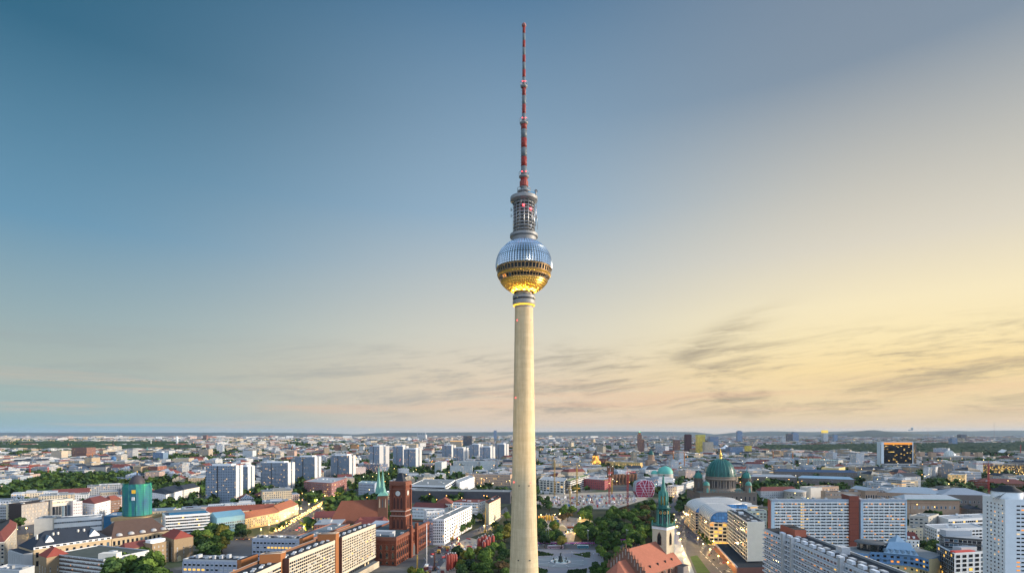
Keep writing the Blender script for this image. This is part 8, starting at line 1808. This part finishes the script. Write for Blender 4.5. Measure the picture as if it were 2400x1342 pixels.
# cars
CARC = [('white', (.55, .56, .58)), ('silver', (.35, .37, .39)), ('black', (.02, .02, .022)), ('blue', (.05, .10, .22)), ('red', (.30, .03, .03)), ('grey', (.12, .13, .14))]
HL = glow('headlamp', (1, .56, .15), 18.0); TLm = glow('tail lamp', (1, .05, .03), 14.0)
def car_proto(col, rgb, lights):
    m = mat('car paint ' + col, rgb, .3, .1, .05, spec=.6); root = bpy.data.objects.new('car', None); C.objects.link(root); root['category'] = 'car'; root['label'] = 'x'; k = MB()
    sec = [(-2.15, .55, .75), (-2.1, .45, .95), (-1.2, .4, 1.0), (-.7, .4, 1.02), (1.3, .4, 1.02), (2.1, .42, .98), (2.2, .55, .8)]
    for (y0, a0, b0), (y1, a1, b1) in zip(sec, sec[1:]):
        k.face([(-.88, y0, b0), (.88, y0, b0), (.88, y1, b1), (-.88, y1, b1)], m)
        for s in (-1, 1): k.face([(s * .88, y0, a0), (s * .88, y1, a1), (s * .88, y1, b1), (s * .88, y0, b0)], m)
    k.face([(-.88, -2.15, .55), (.88, -2.15, .55), (.88, -2.15, .75), (-.88, -2.15, .75)], m); k.face([(-.88, 2.2, .55), (.88, 2.2, .55), (.88, 2.2, .8), (-.88, 2.2, .8)], m)
    B = [(-.82, -1.0, 1.0), (.82, -1.0, 1.0), (.82, 1.75, 1.0), (-.82, 1.75, 1.0)]; T = [(-.66, -.3, 1.48), (.66, -.3, 1.48), (.66, 1.1, 1.48), (-.66, 1.1, 1.48)]
    for i in range(4): j = (i + 1) % 4; k.face([B[i], B[j], T[j], T[i]], GLASSD)
    k.face(T, m)
    for x in (-.8, .8):
        for y in (-1.35, 1.4): k.tube((x - .1, y, .33), (x + .1, y, .33), .33, GREYD, 8)
    k.build('body', root, (0, 0, 0))
    for s in (-1, 1):
        if lights in ('head',): q = MB(); q.box((s * .60, -2.2, .5), (.52, .12, .36), HL); q.build('headlight', root, (0, 0, 0))
        if lights in ('tail',): q = MB(); q.box((s * .66, 2.22, .62), (.36, .1, .26), TLm); q.build('taillight', root, (0, 0, 0))
    return root
CP = {}
def car(p, dirv, lights, where, group):
    i = R.choices(range(6), [3, 3, 3, 2, 1, 3])[0]; key = (i, lights); rz = atan2(dirv[1], dirv[0]) + pi / 2; lab = CARC[i][0] + ' car ' + where
    if key not in CP: o = CP[key] = car_proto(CARC[i][0], CARC[i][1], lights); KIDS(o); o.location = p; o.rotation_euler = (0, 0, rz); o['label'] = lab; o['group'] = group; return
    dup(CP[key], p, rz, 1.0, lab, group)
def lane(a, b, n, lights, toward, where, group, off=0.0, jit=.3):
    A, B = at(*a), at(*b); d = (B - A).normalized(); nrm = Vector((d.y, -d.x, 0))
    for i in range(n):
        s = (i + R.uniform(-jit, jit) + .5) / n; p = A + (B - A) * s + nrm * off; p.z = .03; car(tuple(p), d if toward else -d, lights, where, group)
for o in (-8.5, -5.1, -1.7): lane((655, 1245), (768, 1176), 25, 'head', False, 'with headlights on in the queue on the far boulevard lanes', 'cars queueing on the boulevard', o)
for o in (5.0, 8.4, 11.8): lane((668, 1246), (771, 1175), 15, 'tail' if o > 11 else None, True, 'driving away along the boulevard beside the queue', 'cars leaving on the boulevard', o)
lane((530, 1264), (606, 1263), 7, 'head', False, 'waiting at the junction before the zinc hall', 'cars at the junction'); lane((1258, 1275), (1330, 1274.5), 11, None, True, 'parked behind the plaza beside the television tower', 'cars parked behind the plaza'); lane((1335, 1275), (1402, 1274.5), 11, None, True, 'parked behind the plaza beside the park trees', 'cars parked by the park trees')
for o in (0, 4): lane((1112, 1245), (1186, 1196), 11, None, False, 'parked along the tree lined street', 'cars parked in the tree lined street', o)
for o in (-7, -3.5, 0, 3.5): lane((1596, 1222), (1712, 1345), 9, 'tail', True, 'with red tail lamps on the wide boulevard', 'cars on the wide boulevard', o)
for o in (0, 3.5): lane((1580, 1205), (1612, 1262), 7, 'head', False, 'coming down the wide boulevard with headlights on', 'cars coming down the boulevard', o)
lane((1690, 1300), (1722, 1322), 6, 'tail', True, 'waiting beside the podium of the beige gable slab', 'cars beside the hotel podium'); lane((1570, 1165), (1640, 1146), 8, 'head', False, 'crossing toward the cathedral', 'cars by the cathedral')
# lamps that are lit
LH = glow('street lamp glow', (1, .66, .2), 14.0)
def lamp_proto(h, m, head, nm, watts, col):
    root = bpy.data.objects.new(nm, None); C.objects.link(root); root['category'] = 'street lamp'; root['label'] = 'x'; k = MB(); k.tube((0, 0, 0), (0, 0, h), .16, m, 6, .09); k.build('pole', root, (0, 0, 0)); k = MB(); k.lathe([(0, h - .15), (.5, h + .1), (.55, h + .45), (0, h + .8)], head, 10); k.build('lamp_head', root, (0, 0, 0))
    if watts:
        d = bpy.data.lights.new('lamp_light', 'POINT'); d.energy = watts; d.color = col; d.shadow_soft_size = .6; o = bpy.data.objects.new('lamp_light', d); C.objects.link(o); o.parent = root; o.location = (0, 0, h - .9)
    return root
LP = {}
r_ = random.Random(9); k = MB(); FLs = [glow('far lamp orange', (1, .45, .1), 5), glow('far lamp yellow', (1, .7, .25), 5), glow('far lamp white', (1, .9, .7), 4)]
for _ in range(1500):
    D = 760 * (9000 / 760) ** r_.random(); x = r_.uniform(-.97, .97) * D; s = .5 + D / 2600 * r_.uniform(.3, .8)
    if forest(x, D) or (D < 2300 and x / D < -.56) or (D < 1500 and not free(x, D)): continue
    z = r_.uniform(7, 26); k.lathe([(0, -s), (s, 0), (0, s)], r_.choice(FLs), 5, (x, D, z))
k.build('distant_lamps', kind='stuff')
def lamps(pts, label, group, key='warm', h=8, watts=5000, col=(1, .58, .16)):
    for x, y in pts:
        p = at(x, y); p.z = .02
        if key not in LP: o = LP[key] = lamp_proto(h, GREYM, LH if watts else mat('mast lamp head', (.5, .52, .54), .5), 'street_lamp', watts, col); KIDS(o); o.location = p; o['label'] = label; o['group'] = group
        else: dup(LP[key], tuple(p), 0, 1.0, label, group)
def along(a, b, n): return [(a[0] + (b[0] - a[0]) * i / (n - 1), a[1] + (b[1] - a[1]) * i / (n - 1)) for i in range(n)]
lamps(along((612, 1257), (762, 1172), 9) + along((712, 1250), (782, 1174), 6), 'lit street lamp on the left hand boulevard', 'lamps on the left boulevard', 'road', 9, 14000)
lamps(along((1602, 1212), (1672, 1285), 9), 'lit street lamp under the small trees of the barrel roofed buildings', 'lamps before the barrel roofed buildings', 'white', 8, 9000, (1, .64, .24))
lamps(along((1580, 1215), (1606, 1330), 8), 'lit street lamp on the path beside the red roofed church', 'lamps beside the church', 'white')
lamps([(1648, 1292), (1664, 1306), (1684, 1322), (1706, 1338), (1636, 1278)], 'lit street lamp between the tram lawn and the hotel podium', 'lamps beside the tram lawn')
lamps(along((1563, 1170), (1640, 1146), 6), 'lit street lamp near the cathedral bridge', 'lamps near the cathedral'); lamps([(1268, 1219), (1300, 1218), (1312, 1216), (1345, 1250), (1380, 1214), (1330, 1262), (1360, 1226)], 'lit site lamp on the yard behind the plaza', 'lamps on the yard', watts=12000)
lamps([(1030, 1262), (1042, 1256), (1075, 1278), (1135, 1246), (1150, 1240), (1158, 1236), (1170, 1208), (1163, 1214)], 'lit street lamp along the tree lined street', 'lamps in the tree lined street'); lamps([(30, 1262), (62, 1252), (36, 1290)], 'lit street lamp beside the beige corner building', 'lamps at the corner building'); lamps(along((1920, 1300), (1925, 1330), 0) if False else [(2200, 1310), (2188, 1300)], 'lit street lamp beside the banded office', 'lamps at the banded office')
for x, y, yt in ((1280, 1276, 1246), (1285.5, 1276, 1236), (1377, 1277, 1240), (1379, 1278, 1248), (1468, 1276, 1240), (1471.5, 1277, 1250)): lamps([(x, y)], 'tall pale lighting mast along the cross street behind the plaza', 'lighting masts behind the plaza', 'mast', zat(1242, F * EYE / (1277 - HZ)), 0)
for x, y in ((1262, 1288), (1275, 1287), (1302, 1300 - 13), (1340, 1305), (1286, 1330), (1331, 1331), (1366, 1325), (1364, 1311), (1391, 1309)): lamps([(x, y)], 'small unlit lamp post on the plaza around the fountain', 'plaza lamp posts', 'post', 5, 0)
# magenta barrier pipe over the cross street
a, b = at(1450, 1272), at(1488, 1272); r_ = thing('pipe', 'magenta overhead water pipe at the park edge behind the church', 'pipe', tuple(a)); k = MB(); PK = mat('magenta pipe', (.45, .06, .38), .5)
k.tube((a.x, a.y, 4), (b.x, b.y, 4), .5, PK, 8); k.tube((b.x, b.y, 4), (b.x, b.y, 6.5), .7, PK, 8); k.tube((b.x, b.y, 6.5), (b.x + 4, b.y - 6, 2), .7, PK, 8); k.build('tube', r_); k = MB(); k.tube((a.x + 3, a.y, 0), (a.x + 3, a.y, 4), .3, GREYM, 6); k.build('support', r_)
a, b = at(1258, 1279), at(1398, 1279); r_ = thing('pipe', 'pink light trail as a long magenta tube along the cross street behind the fountain', 'pipe', tuple(a)); k = MB(); k.tube((a.x, a.y, 3.6), (b.x, b.y, 3.6), .38, PK, 8); k.build('tube', r_)  # pink light trail of the traffic, shaped as a solid magenta tube
for i in range(5): q = a + (b - a) * ((i + .5) / 5); k = MB(); k.tube((q.x, q.y, 0), (q.x, q.y, 3.4), .2, GREYM, 6); k.build('support', r_)
flush_windows(100)
# ------------------------------------------------------------------ evening air
hm = bpy.data.materials.new('evening haze'); hm.use_nodes = True; k = NT(hm.node_tree); k.n.clear(); o = k.new('ShaderNodeOutputMaterial'); v = k.new('ShaderNodeVolumePrincipled')
v.inputs['Color'].default_value = (.50, .70, .95, 1); v.inputs['Density'].default_value = 1.2e-5; v.inputs['Anisotropy'].default_value = .1; k.l.new(v.outputs[0], o.inputs['Volume'])
hz = MB(); hz.box((0, 20000, -1), (96000, 45000, 381), hm); hz.build('haze', kind='stuff')
